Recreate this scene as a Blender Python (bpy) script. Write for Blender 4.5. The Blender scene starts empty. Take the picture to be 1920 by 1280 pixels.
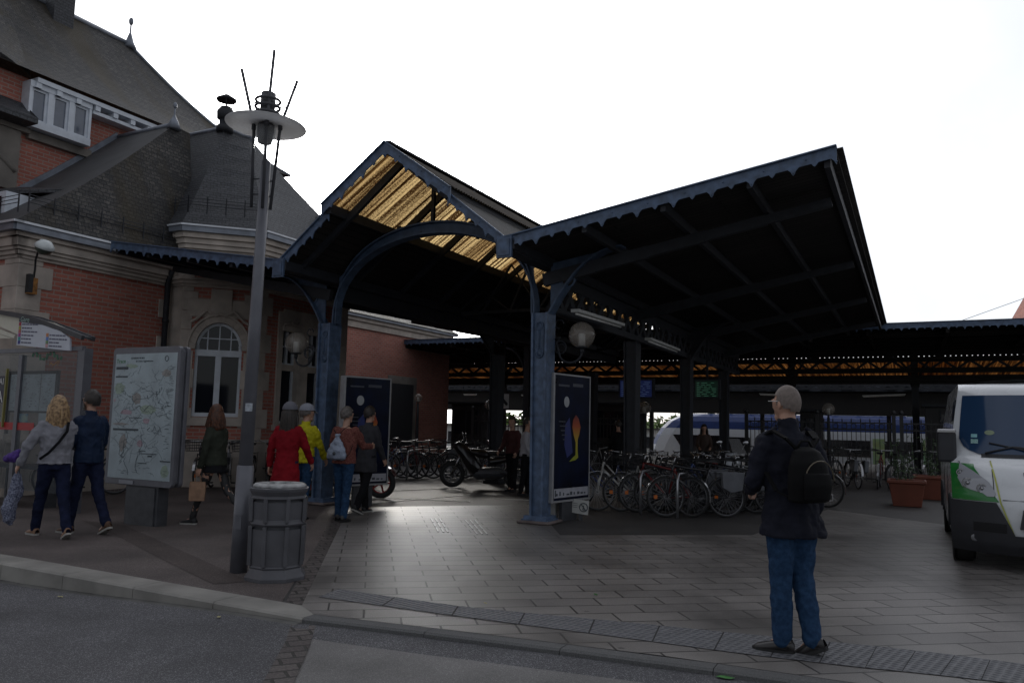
import bpy, bmesh, math, random
from math import sin, cos, pi, radians, sqrt, atan2, tan
from mathutils import Vector, Matrix, noise
random.seed(7)
SC = bpy.context.scene
COL = SC.collection
# ------------------------------------------------------------------ camera
CF, CH, CP, CR = 1460.0, 1.5, radians(6.0), radians(1.3)
cam_d = bpy.data.cameras.new("camera"); cam = bpy.data.objects.new("camera", cam_d); COL.objects.link(cam)
SC.camera = cam
cam_d.sensor_width = 36.0; cam_d.lens = CF / 1920 * 36.0
cam_d.clip_start = 0.05; cam_d.clip_end = 2000
_F = Vector((0, cos(CP), sin(CP))); _R0 = Vector((1, 0, 0)); _U0 = _R0.cross(_F)
_R = _R0 * cos(CR) + _U0 * sin(CR); _U = _U0 * cos(CR) - _R0 * sin(CR)
cam.matrix_world = Matrix.Translation((0, 0, CH)) @ Matrix((_R, _U, -_F)).transposed().to_4x4()
# ------------------------------------------------------------------ sky, sun, exposure
SUN_EL, SUN_AZ = radians(24), radians(-11)      # azimuth from +Y towards +X
wd = bpy.data.worlds.new("World"); SC.world = wd; wd.use_nodes = True
nt = wd.node_tree; nt.nodes.clear()
N = nt.nodes.new; L = nt.links.new
out = N("ShaderNodeOutputWorld"); bg = N("ShaderNodeBackground"); sky = N("ShaderNodeTexSky")
sky.sky_type = 'NISHITA'; sky.sun_disc = False; sky.sun_elevation = SUN_EL; sky.sun_rotation = SUN_AZ
sky.air_density = 1.0; sky.dust_density = 1.5; sky.altitude = 150
tc = N("ShaderNodeTexCoord"); sep = N("ShaderNodeSeparateXYZ"); L(tc.outputs["Generated"], sep.inputs[0])
nz = N("ShaderNodeTexNoise"); nz.inputs["Scale"].default_value = 2.2; nz.inputs["Detail"].default_value = 6
L(tc.outputs["Generated"], nz.inputs["Vector"])
cl = N("ShaderNodeMapRange"); cl.inputs["From Min"].default_value = .3; cl.inputs["From Max"].default_value = .62
cl.inputs["To Min"].default_value = .62; cl.inputs["To Max"].default_value = 1.0
L(nz.outputs["Fac"], cl.inputs["Value"])
# bright thin cloud towards the sun's side of the sky, greyer cloud behind
fr = N("ShaderNodeMapRange"); fr.interpolation_type = 'SMOOTHSTEP'
fr.inputs["From Min"].default_value = -0.1; fr.inputs["From Max"].default_value = 0.75
fr.inputs["To Min"].default_value = 5.4; fr.inputs["To Max"].default_value = 13.5
L(sep.outputs["Y"], fr.inputs["Value"])
ml = N("ShaderNodeMath"); ml.operation = 'MULTIPLY'; L(fr.outputs[0], ml.inputs[0]); L(cl.outputs[0], ml.inputs[1])
cc = N("ShaderNodeCombineColor"); 
for i, k in enumerate((0.94, 0.965, 1.03)):
    m_ = N("ShaderNodeMath"); m_.operation = 'MULTIPLY'; m_.inputs[1].default_value = k; L(ml.outputs[0], m_.inputs[0]); L(m_.outputs[0], cc.inputs[i])
# the veiled sun: a broad glow in the cloud around its direction
dp = N("ShaderNodeVectorMath"); dp.operation = 'DOT_PRODUCT'; dp.inputs[1].default_value = (sin(SUN_AZ) * cos(radians(14)), cos(SUN_AZ) * cos(radians(14)), sin(radians(14)))
nm = N("ShaderNodeVectorMath"); nm.operation = 'NORMALIZE'; L(tc.outputs["Generated"], nm.inputs[0]); L(nm.outputs[0], dp.inputs[0])
pw = N("ShaderNodeMath"); pw.operation = 'POWER'; pw.inputs[1].default_value = 48; mxx = N("ShaderNodeMath"); mxx.operation = 'MAXIMUM'; mxx.inputs[1].default_value = 0; L(dp.outputs["Value"], mxx.inputs[0]); L(mxx.outputs[0], pw.inputs[0])
gm = N("ShaderNodeMath"); gm.operation = 'MULTIPLY'; gm.inputs[1].default_value = 185; L(pw.outputs[0], gm.inputs[0])
ga = N("ShaderNodeMix"); ga.data_type = 'RGBA'; ga.blend_type = 'ADD'; ga.inputs["Factor"].default_value = 1
gc = N("ShaderNodeCombineColor")
for i in range(3): L(gm.outputs[0], gc.inputs[i])
mx = N("ShaderNodeMix"); mx.data_type = 'RGBA'; mx.inputs["Factor"].default_value = .82
L(sky.outputs[0], mx.inputs["A"]); L(cc.outputs[0], ga.inputs["A"]); L(gc.outputs[0], ga.inputs["B"]); L(ga.outputs["Result"], mx.inputs["B"])
L(mx.outputs["Result"], bg.inputs["Color"]); bg.inputs["Strength"].default_value = 0.1
L(bg.outputs[0], out.inputs[0])
sd = bpy.data.lights.new("sun", 'SUN'); sd.energy = .6; sd.angle = radians(10); sd.color = (1, .93, .82)
so = bpy.data.objects.new("sun", sd); COL.objects.link(so)
_sv = Vector((sin(SUN_AZ) * cos(SUN_EL), cos(SUN_AZ) * cos(SUN_EL), sin(SUN_EL)))
so.rotation_euler = _sv.to_track_quat('Z', 'Y').to_euler(); so.location = _sv * 60
SC.view_settings.view_transform = 'Standard'; SC.view_settings.look = 'None'
SC.view_settings.exposure = 0.0; SC.view_settings.gamma = 1.0
SC.cycles.max_bounces = 6; SC.cycles.diffuse_bounces = 3; SC.cycles.glossy_bounces = 3
SC.cycles.transparent_max_bounces = 16; SC.cycles.transmission_bounces = 5

# ------------------------------------------------------------------ pixel ray helpers (surveying the photo, 1920x1280)
def ray(x, y): return _F + _R * ((x - 960) / CF) - _U * ((y - 640) / CF)
def UZ(x, y, z=0.0):
    r = ray(x, y); return Vector((0, 0, CH)) + r * ((z - CH) / r.z)
def UD(x, y, d):
    r = ray(x, y); return Vector((0, 0, CH)) + r * (d / r.y)
RC = Vector((.486, 12.108, 0)); AZ = radians(27.3)          # station frame: v right, u away
VV = Vector((cos(AZ), -sin(AZ), 0)); UU = Vector((sin(AZ), cos(AZ), 0))
def W(v, u, z=0): return RC + VV * v + UU * u + Vector((0, 0, z))
def VU(p): q = Vector(p) - RC; return (q.dot(VV), q.dot(UU), q.z)

# ------------------------------------------------------------------ materials
MATS = {}
def nodes_of(m):
    m.use_nodes = True; t = m.node_tree; return t, t.nodes["Principled BSDF"]
def mat(name, col, rough=.6, metal=0., var=.12, vs=6., bump=0., bs=40., spec=.5, emit=None, es=0., coat=0., var2=None):
    """procedural paint / cloth / stone: two scales of colour variation, roughness variation, bump"""
    if name in MATS: return MATS[name]
    m = bpy.data.materials.new(name); t, b = nodes_of(m); MATS[name] = m
    n, l = t.nodes.new, t.links.new
    tcn = n("ShaderNodeTexCoord")
    n1 = n("ShaderNodeTexNoise"); n1.inputs["Scale"].default_value = vs; n1.inputs["Detail"].default_value = 5
    l(tcn.outputs["Object"], n1.inputs["Vector"])
    r = n("ShaderNodeValToRGB"); e = r.color_ramp.elements
    e[0].position = .32; e[1].position = .68
    c2 = var2 or tuple(min(1, c * (1 + var)) for c in col)
    e[0].color = (*[c * (1 - var) for c in col], 1); e[1].color = (*c2, 1)
    l(n1.outputs["Fac"], r.inputs[0]); l(r.outputs[0], b.inputs["Base Color"])
    rr = n("ShaderNodeMapRange"); rr.inputs["To Min"].default_value = max(0, rough - .08); rr.inputs["To Max"].default_value = min(1, rough + .08)
    l(n1.outputs["Fac"], rr.inputs["Value"]); l(rr.outputs[0], b.inputs["Roughness"])
    b.inputs["Metallic"].default_value = metal; b.inputs["Specular IOR Level"].default_value = spec
    if coat: b.inputs["Coat Weight"].default_value = coat; b.inputs["Coat Roughness"].default_value = .05
    if bump:
        n2 = n("ShaderNodeTexNoise"); n2.inputs["Scale"].default_value = bs; n2.inputs["Detail"].default_value = 3
        l(tcn.outputs["Object"], n2.inputs["Vector"])
        bp = n("ShaderNodeBump"); bp.inputs["Strength"].default_value = bump; bp.inputs["Distance"].default_value = .01
        l(n2.outputs["Fac"], bp.inputs["Height"]); l(bp.outputs[0], b.inputs["Normal"])
    if emit: b.inputs["Emission Color"].default_value = (*emit, 1); b.inputs["Emission Strength"].default_value = es
    return m
def brickmat(name, c1, c2, cm, bw, bh, mortar, rot=0., rough=.8, bump=.5, grain=60., gamt=.25, offset=.5, stain=None, patch=None, squash=1.0, mdist=.02, spec=.4, vary=.5, spots=False):
    """brick texture in metres on the UV map, with per-brick tone, grain, broad dirt"""
    if name in MATS: return MATS[name]
    m = bpy.data.materials.new(name); t, b = nodes_of(m); MATS[name] = m
    n, l = t.nodes.new, t.links.new
    tcn = n("ShaderNodeTexCoord"); mp = n("ShaderNodeMapping"); mp.inputs["Rotation"].default_value[2] = rot
    l(tcn.outputs["UV"], mp.inputs[0])
    # slight waviness of the courses
    nw = n("ShaderNodeTexNoise"); nw.inputs["Scale"].default_value = 1.1; l(mp.outputs[0], nw.inputs["Vector"])
    wv = n("ShaderNodeVectorMath"); wv.operation = 'MULTIPLY_ADD'; wv.inputs[1].default_value = (mdist,) * 3
    l(nw.outputs["Color"], wv.inputs[0]); l(mp.outputs[0], wv.inputs[2])
    br = n("ShaderNodeTexBrick"); br.offset = offset; br.inputs["Scale"].default_value = 1
    br.inputs["Brick Width"].default_value = bw; br.inputs["Row Height"].default_value = bh
    br.inputs["Mortar Size"].default_value = mortar; br.inputs["Mortar Smooth"].default_value = .2; br.inputs["Bias"].default_value = 0
    br.inputs["Color1"].default_value = (*c1, 1); br.inputs["Color2"].default_value = (*c2, 1); br.inputs["Mortar"].default_value = (*cm, 1)
    l(wv.outputs[0], br.inputs["Vector"])
    ng = n("ShaderNodeTexNoise"); ng.inputs["Scale"].default_value = grain; ng.inputs["Detail"].default_value = 4; l(mp.outputs[0], ng.inputs["Vector"])
    nb = n("ShaderNodeTexNoise"); nb.inputs["Scale"].default_value = .7; nb.inputs["Detail"].default_value = 6; l(mp.outputs[0], nb.inputs["Vector"])
    g1 = n("ShaderNodeMapRange"); g1.inputs["From Min"].default_value = .3; g1.inputs["From Max"].default_value = .7
    g1.inputs["To Min"].default_value = 1 - gamt; g1.inputs["To Max"].default_value = 1 + gamt; l(ng.outputs["Fac"], g1.inputs["Value"])
    g2 = n("ShaderNodeMapRange"); g2.inputs["From Min"].default_value = .3; g2.inputs["From Max"].default_value = .7
    g2.inputs["To Min"].default_value = 1 - vary * .5; g2.inputs["To Max"].default_value = 1 + vary * .35; l(nb.outputs["Fac"], g2.inputs["Value"])
    mm = n("ShaderNodeMath"); mm.operation = 'MULTIPLY'; l(g1.outputs[0], mm.inputs[0]); l(g2.outputs[0], mm.inputs[1])
    vm = n("ShaderNodeVectorMath"); vm.operation = 'SCALE'; l(br.outputs["Color"], vm.inputs[0]); l(mm.outputs[0], vm.inputs["Scale"])
    res = vm.outputs[0]
    if patch:      # irregular areas of another colour (moss, stains)
        pc, psx, psy, lo, hi = patch
        mp2 = n("ShaderNodeMapping"); mp2.inputs["Scale"].default_value = (psx, psy, 1); l(tcn.outputs["UV"], mp2.inputs[0])
        np_ = n("ShaderNodeTexNoise"); np_.inputs["Scale"].default_value = 1; np_.inputs["Detail"].default_value = 7; l(mp2.outputs[0], np_.inputs["Vector"])
        pr = n("ShaderNodeMapRange"); pr.inputs["From Min"].default_value = lo; pr.inputs["From Max"].default_value = hi; l(np_.outputs["Fac"], pr.inputs["Value"])
        px = n("ShaderNodeMix"); px.data_type = 'RGBA'; l(pr.outputs[0], px.inputs["Factor"]); l(res, px.inputs["A"]); px.inputs["B"].default_value = (*pc, 1)
        res = px.outputs["Result"]
    if spots:      # chewing gum and drip spots
        vs2 = n("ShaderNodeTexVoronoi"); vs2.inputs["Scale"].default_value = 1.7; l(tcn.outputs["UV"], vs2.inputs["Vector"])
        ms2 = n("ShaderNodeMapRange"); ms2.inputs["From Min"].default_value = .03; ms2.inputs["From Max"].default_value = .05; ms2.inputs["To Min"].default_value = .55; ms2.inputs["To Max"].default_value = 1; l(vs2.outputs["Distance"], ms2.inputs["Value"])
        vq = n("ShaderNodeVectorMath"); vq.operation = 'SCALE'; l(res, vq.inputs[0]); l(ms2.outputs[0], vq.inputs["Scale"]); res = vq.outputs[0]
    l(res, b.inputs["Base Color"])
    rm = n("ShaderNodeMapRange"); rm.inputs["To Min"].default_value = rough - .15; rm.inputs["To Max"].default_value = min(1, rough + .12)
    l(nb.outputs["Fac"], rm.inputs["Value"]); l(rm.outputs[0], b.inputs["Roughness"]); b.inputs["Specular IOR Level"].default_value = spec
    inv = n("ShaderNodeMath"); inv.operation = 'MULTIPLY_ADD'; inv.inputs[1].default_value = -1; l(br.outputs["Fac"], inv.inputs[0])
    sg = n("ShaderNodeMath"); sg.operation = 'MULTIPLY'; sg.inputs[1].default_value = .5; l(ng.outputs["Fac"], sg.inputs[0]); l(sg.outputs[0], inv.inputs[2])
    bp = n("ShaderNodeBump"); bp.inputs["Strength"].default_value = bump; bp.inputs["Distance"].default_value = .012
    l(inv.outputs[0], bp.inputs["Height"]); l(bp.outputs[0], b.inputs["Normal"])
    return m
def asphalt(name, base, spk, sc=170., rough=.75, big=.35, crack=False):
    if name in MATS: return MATS[name]
    m = bpy.data.materials.new(name); t, b = nodes_of(m); MATS[name] = m
    n, l = t.nodes.new, t.links.new
    tcn = n("ShaderNodeTexCoord")
    vo = n("ShaderNodeTexVoronoi"); vo.inputs["Scale"].default_value = sc; l(tcn.outputs["UV"], vo.inputs["Vector"])
    r = n("ShaderNodeValToRGB"); e = r.color_ramp.elements
    e[0].position = .1; e[0].color = (*base, 1); e[1].position = .95; e[1].color = (*spk, 1)
    e2 = e.new(.78); e2.color = (*[c * 1.25 for c in base], 1)
    sepc = n("ShaderNodeSeparateColor"); l(vo.outputs["Color"], sepc.inputs[0]); l(sepc.outputs[0], r.inputs[0])
    nb = n("ShaderNodeTexNoise"); nb.inputs["Scale"].default_value = .9; nb.inputs["Detail"].default_value = 8; nb.inputs["Roughness"].default_value = .6; l(tcn.outputs["UV"], nb.inputs["Vector"])
    g2 = n("ShaderNodeMapRange"); g2.inputs["From Min"].default_value = .3; g2.inputs["From Max"].default_value = .7
    g2.inputs["To Min"].default_value = 1 - big; g2.inputs["To Max"].default_value = 1 + big * .8; l(nb.outputs["Fac"], g2.inputs["Value"])
    vm = n("ShaderNodeVectorMath"); vm.operation = 'SCALE'; l(r.outputs[0], vm.inputs[0]); l(g2.outputs[0], vm.inputs["Scale"])
    l(vm.outputs[0], b.inputs["Base Color"])
    rm = n("ShaderNodeMapRange"); rm.inputs["To Min"].default_value = rough - .12; rm.inputs["To Max"].default_value = rough + .12
    l(nb.outputs["Fac"], rm.inputs["Value"]); l(rm.outputs[0], b.inputs["Roughness"]); b.inputs["Specular IOR Level"].default_value = .35
    ng = n("ShaderNodeTexNoise"); ng.inputs["Scale"].default_value = sc * .8; l(tcn.outputs["UV"], ng.inputs["Vector"])
    bp = n("ShaderNodeBump"); bp.inputs["Strength"].default_value = .5; bp.inputs["Distance"].default_value = .006
    l(ng.outputs["Fac"], bp.inputs["Height"]); l(bp.outputs[0], b.inputs["Normal"])
    return m
def glassmat(name, tint=(.02, .03, .05), rough=.04, see=0.0, spec=.6):
    if name in MATS: return MATS[name]
    m = bpy.data.materials.new(name); t, b = nodes_of(m); MATS[name] = m
    b.inputs["Base Color"].default_value = (*tint, 1); b.inputs["Roughness"].default_value = rough
    b.inputs["Specular IOR Level"].default_value = spec
    if see:
        tr = t.nodes.new("ShaderNodeBsdfTransparent"); tr.inputs[0].default_value = (.93, .95, .96, 1)
        mxs = t.nodes.new("ShaderNodeMixShader"); mxs.inputs[0].default_value = see
        t.links.new(b.outputs[0], mxs.inputs[1]); t.links.new(tr.outputs[0], mxs.inputs[2])
        t.links.new(mxs.outputs[0], t.nodes["Material Output"].inputs[0])
    return m
def translucent(name, col, stripes=0., trans=.8, dirt=.5, tint=(.6, .38, .25)):
    m = bpy.data.materials.new(name); t, b = nodes_of(m); MATS[name] = m
    n, l = t.nodes.new, t.links.new
    tcn = n("ShaderNodeTexCoord"); mp = n("ShaderNodeMapping"); mp.inputs["Scale"].default_value = (13, .22, 1) if stripes else (1.5, 1.5, 1)
    l(tcn.outputs["UV"], mp.inputs[0])
    n1 = n("ShaderNodeTexNoise"); n1.inputs["Scale"].default_value = 1; n1.inputs["Detail"].default_value = 6; l(mp.outputs[0], n1.inputs["Vector"])
    n2 = n("ShaderNodeTexNoise"); n2.inputs["Scale"].default_value = 38; n2.inputs["Detail"].default_value = 2; l(tcn.outputs["UV"], n2.inputs["Vector"])
    ad = n("ShaderNodeMath"); ad.operation = 'MULTIPLY_ADD'; ad.inputs[1].default_value = .35; l(n2.outputs["Fac"], ad.inputs[0]); l(n1.outputs["Fac"], ad.inputs[2])
    r = n("ShaderNodeValToRGB"); e = r.color_ramp.elements
    e[0].position = .60; e[0].color = (*[c * (1 - dirt) * k for c, k in zip(col, tint)], 1); e[1].position = .78; e[1].color = (*col, 1)
    l(ad.outputs[0], r.inputs[0])
    cout = r.outputs[0]
    if stripes:       # separate sheets, some older and browner than others, with dark laps
        bk_ = n("ShaderNodeTexBrick"); bk_.offset = .37; bk_.inputs["Scale"].default_value = 1; bk_.inputs["Brick Width"].default_value = .83; bk_.inputs["Row Height"].default_value = 7.0; bk_.inputs["Mortar Size"].default_value = .022
        bk_.inputs["Color1"].default_value = (1, 1, 1, 1); bk_.inputs["Color2"].default_value = (.42, .3, .2, 1); bk_.inputs["Mortar"].default_value = (.12, .08, .05, 1); l(tcn.outputs["UV"], bk_.inputs["Vector"])
        mb_ = n("ShaderNodeMix"); mb_.data_type = 'RGBA'; mb_.blend_type = 'MULTIPLY'; mb_.inputs["Factor"].default_value = 1; l(cout, mb_.inputs["A"]); l(bk_.outputs["Color"], mb_.inputs["B"]); cout = mb_.outputs["Result"]
    tl = n("ShaderNodeBsdfTranslucent"); l(cout, tl.inputs[0])
    l(cout, b.inputs["Base Color"]); b.inputs["Roughness"].default_value = .5
    ms = n("ShaderNodeMixShader"); ms.inputs[0].default_value = trans
    l(b.outputs[0], ms.inputs[1]); l(tl.outputs[0], ms.inputs[2]); l(ms.outputs[0], t.nodes["Material Output"].inputs[0])
    return m

# ------------------------------------------------------------------ mesh builder
class MB:
    def __init__(s): s.v = []; s.f = []; s.m = []; s.s = []
    def add(s, vs, fs, mi=0, sm=False):
        o = len(s.v); s.v += [tuple(p) for p in vs]
        for f in fs: s.f.append(tuple(o + i for i in f)); s.m.append(mi); s.s.append(sm)
    def box(s, x0, x1, y0, y1, z0, z1, mi=0, M=None):
        vs = [Vector((x, y, z)) for z in (z0, z1) for y in (y0, y1) for x in (x0, x1)]
        if M: vs = [M @ p for p in vs]
        s.add(vs, [(0, 2, 3, 1), (4, 5, 7, 6), (0, 1, 5, 4), (2, 6, 7, 3), (0, 4, 6, 2), (1, 3, 7, 5)], mi)
    def quad(s, a, b, c, d, mi=0, sm=False): s.add([a, b, c, d], [(0, 1, 2, 3)], mi, sm)
    def slab(s, pts, t, mi=0):
        """planar polygon thickened by vector t"""
        n = len(pts); t = Vector(t); a = [Vector(p) for p in pts]
        s.add(a + [p + t for p in a], [tuple(range(n))[::-1], tuple(range(n, 2 * n))] + [(i, (i + 1) % n, n + (i + 1) % n, n + i) for i in range(n)], mi)
    def bar(s, p, q, w, h, mi=0, up=(0, 0, 1)):
        p, q = Vector(p), Vector(q); d = (q - p); L_ = d.length
        if L_ < 1e-6: return
        d.normalize(); up = Vector(up)
        if abs(d.dot(up)) > .98: up = Vector((1, 0, 0))
        x = d.cross(up).normalized(); z = x.cross(d)
        vs = []
        for o in (p, q):
            for a, b in ((-1, -1), (1, -1), (1, 1), (-1, 1)): vs.append(o + x * (a * w / 2) + z * (b * h / 2))
        s.add(vs, [(0, 1, 2, 3), (7, 6, 5, 4), (0, 4, 5, 1), (1, 5, 6, 2), (2, 6, 7, 3), (3, 7, 4, 0)], mi)
    def tube(s, pts, r, n=8, mi=0, cap=True, sx=1., closed=False):
        pts = [Vector(p) for p in pts]; k = len(pts)
        rs = r if isinstance(r, (list, tuple)) else [r] * k
        vs = []; prev = None
        for i, p in enumerate(pts):
            if closed: d = pts[(i + 1) % k] - pts[i - 1]
            else: d = pts[min(i + 1, k - 1)] - pts[max(i - 1, 0)]
            if d.length < 1e-9: d = Vector((0, 0, 1))
            d.normalize()
            if prev is None:
                a = Vector((0, 0, 1)) if abs(d.z) < .9 else Vector((1, 0, 0))
                x = d.cross(a).normalized()
            else:
                x = prev - d * prev.dot(d)
                x = x.normalized() if x.length > 1e-6 else d.orthogonal().normalized()
            prev = x; y = d.cross(x)
            for j in range(n):
                a = 2 * pi * j / n; vs.append(p + x * (cos(a) * rs[i] * sx) + y * (sin(a) * rs[i]))
        fs = []
        for i in range(k if closed else k - 1):
            i2 = (i + 1) % k
            for j in range(n):
                j2 = (j + 1) % n; fs.append((i * n + j, i * n + j2, i2 * n + j2, i2 * n + j))
        if cap and not closed: fs += [tuple(range(n))[::-1], tuple((k - 1) * n + j for j in range(n))]
        s.add(vs, fs, mi, n > 5)
    def lathe(s, prof, n=20, mi=0, M=None, sm=True, a0=0., cap=True):
        vs = []; k = len(prof)
        for r, z in prof:
            for j in range(n):
                a = a0 + 2 * pi * j / n; p = Vector((r * cos(a), r * sin(a), z)); vs.append(M @ p if M else p)
        fs = [(i * n + j, i * n + (j + 1) % n, (i + 1) * n + (j + 1) % n, (i + 1) * n + j) for i in range(k - 1) for j in range(n)]
        if cap: fs += [tuple(range(n))[::-1], tuple((k - 1) * n + j for j in range(n))]
        s.add(vs, fs, mi, sm)
    def torus(s, c, R, r, ax='y', n=24, m=6, mi=0, a0=0., a1=2 * pi):
        c = Vector(c); full = abs(a1 - a0 - 2 * pi) < 1e-6; k = n if full else n + 1; pts = []
        for i in range(k):
            a = a0 + (a1 - a0) * i / n; u_, v_ = R * cos(a), R * sin(a)
            pts.append(c + (Vector((u_, 0, v_)) if ax == 'y' else Vector((u_, v_, 0)) if ax == 'z' else Vector((0, u_, v_))))
        s.tube(pts, r, m, mi, True, 1., full)
    def sphere(s, c, r, n=16, m=10, mi=0, sc=(1, 1, 1)):
        M = Matrix.Translation(c) @ Matrix.Diagonal((*sc, 1))
        s.lathe([(max(1e-4, r * sin(pi * i / m)), -r * cos(pi * i / m)) for i in range(m + 1)], n, mi, M)
    def grid(s, P, nu, nv, mi=0, sm=True):
        """P(i,j) -> point"""
        vs = [P(i, j) for i in range(nu + 1) for j in range(nv + 1)]
        s.add(vs, [(i * (nv + 1) + j, (i + 1) * (nv + 1) + j, (i + 1) * (nv + 1) + j + 1, i * (nv + 1) + j + 1) for i in range(nu) for j in range(nv)], mi, sm)
    def build(s, name, mats, parent=None, loc=None, rz=None, bevel=0., uvs=1., ax=None):
        me = bpy.data.meshes.new(name); me.from_pydata([tuple(p) for p in s.v], [], s.f)
        if not isinstance(mats, (list, tuple)): mats = [mats]
        for m_ in mats: me.materials.append(m_)
        me.polygons.foreach_set("material_index", s.m); me.polygons.foreach_set("use_smooth", s.s)
        me.update()
        uv = me.uv_layers.new(name="UVMap").data
        for p in me.polygons:
            nn = p.normal
            if ax:
                for li in p.loop_indices:
                    c = me.vertices[me.loops[li].vertex_index].co; uv[li].uv = (c.dot(ax[0]), c.dot(ax[1]))
                continue
            if abs(nn.z) > .96: t1, t2 = Vector((1, 0, 0)), Vector((0, 1, 0))
            else:
                t1 = Vector((-nn.y, nn.x, 0)).normalized(); t2 = nn.cross(t1)
            for li in p.loop_indices:
                c = me.vertices[me.loops[li].vertex_index].co; uv[li].uv = (c.dot(t1) * uvs, c.dot(t2) * uvs)
        o = bpy.data.objects.new(name, me); COL.objects.link(o)
        if parent: o.parent = parent
        if loc is not None: o.location = loc
        if rz is not None: o.rotation_euler = (0, 0, rz)
        if bevel:
            b = o.modifiers.new("bevel", 'BEVEL'); b.width = bevel; b.segments = 2; b.limit_method = 'ANGLE'
        return o
def tag(o, label=None, cat=None, group=None, kind=None):
    if label: o["label"] = label
    if cat: o["category"] = cat
    if group: o["group"] = group
    if kind: o["kind"] = kind
    return o
def thing(name, loc, rz=0., label=None, cat=None, group=None):
    o = bpy.data.objects.new(name, None); COL.objects.link(o); o.location = loc; o.rotation_euler = (0, 0, rz)
    o.empty_display_size = .2
    return tag(o, label, cat, group)
KIDS = {}
def kids(o): return [c for c in COL.objects if c.parent == o]
def dup(root, loc, rz, label=None, cat=None, group=None, tree=None):
    """copy of a thing with copies of its parts and sub-parts"""
    if root.name not in KIDS: KIDS[root.name] = [(c, kids(c)) for c in kids(root)]
    r = root.copy(); COL.objects.link(r); r.location = loc; r.rotation_euler = (0, 0, rz)
    tag(r, label, cat, group)
    for c0, gs in KIDS[root.name]:
        c = c0.copy(); COL.objects.link(c); c.parent = r
        for g in gs:
            d = g.copy(); COL.objects.link(d); d.parent = c
    return r
STA = -AZ      # rotation of the station frame
def sthing(name, v=0, u=0, z=0, **k): return thing(name, W(v, u, z), STA, **k)
def text(name, s, size, m, parent, M, align='LEFT', ext=.001):
    cu = bpy.data.curves.new(name, 'FONT'); cu.body = s; cu.size = size; cu.align_x = align; cu.extrude = ext
    cu.resolution_u = 2
    o = bpy.data.objects.new(name, cu); COL.objects.link(o)
    dg = bpy.context.evaluated_depsgraph_get(); me = bpy.data.meshes.new_from_object(o.evaluated_get(dg))
    bpy.data.objects.remove(o); me.materials.clear(); me.materials.append(m)
    o = bpy.data.objects.new(name, me); COL.objects.link(o); o.parent = parent; o.matrix_local = M
    return o
def facing(x, y, z, rz=0.): return Matrix.Translation((x, y, z)) @ Matrix.Rotation(rz, 4, 'Z') @ Matrix.Rotation(pi / 2, 4, 'X')
# ================================================================== GROUND
m_paving = brickmat("granite_slabs", (.175, .163, .155), (.22, .205, .192), (.024, .022, .021), .56, .27, .009, rot=radians(-10), rough=.42, bump=.35, grain=120, gamt=.3, mdist=.006, vary=.6, patch=((.075, .07, .066), .8, .5, .5, .72), spots=True)
m_road = asphalt("road_asphalt", (.06, .059, .065), (.24, .24, .245), 190, .72, .42)
m_road2 = asphalt("light_road_surface", (.135, .13, .126), (.27, .265, .26), 220, .75, .34)
m_walk = asphalt("pavement_asphalt", (.078, .063, .06), (.17, .15, .14), 190, .78, .4)
m_dark = asphalt("hall_asphalt", (.05, .047, .046), (.1, .095, .09), 160, .62, .35)
m_kerb = mat("kerb_granite", (.24, .23, .21), .8, var=.22, vs=2.5, bump=.5, bs=150)
m_kerbd = mat("dark_kerb_granite", (.1, .1, .1), .8, var=.35, vs=130., bump=.5, bs=150)
m_cob = brickmat("cobble_setts", (.11, .095, .09), (.075, .062, .06), (.03, .027, .024), .2, .13, .012, rot=radians(-25), rough=.75, bump=.9, grain=50, gamt=.35, mdist=.04, vary=.5)
m_gut = mat("gutter_stone", (.1, .098, .092), .8, var=.3, vs=5, bump=.4, bs=90)
m_white = mat("road_paint", (.5, .5, .48), .7, var=.25, vs=30)
def sheet(name, pts, z, m, kind='structure', thick=.0):
    b = MB(); q = [(p[0], p[1], (p[2] if len(p) > 2 else 0) + z) for p in pts]
    b.add(q, [tuple(range(len(q)))]); o = b.build(name, m)
    if o.data.polygons[0].normal.z < 0: o.data.flip_normals()
    if kind: o["kind"] = kind
    return o
def wxy(v, u): p = W(v, u); return (p.x, p.y)
# big ground: dark asphalt out to the horizon, dropping by the railway
b = MB()
b.quad(W(-400, -4.6, -.004), W(400, -4.6, -.004), W(400, 29, -.004), W(-400, 29, -.004)); _GB = b
b.build("ground", m_dark)["kind"] = 'structure'
b = MB(); b.quad(W(-900, 29, -1.1), W(900, 29, -1.1), W(900, 1500, -1.1), W(-900, 1500, -1.1)); b.quad(W(-900, 29, -1.1), W(-900, 29, -.01), W(900, 29, -.01), W(900, 29, -1.1))
b.build("railway_ground", asphalt("ballast", (.16, .145, .13), (.3, .28, .26), 20, .85))["kind"] = 'structure'
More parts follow.
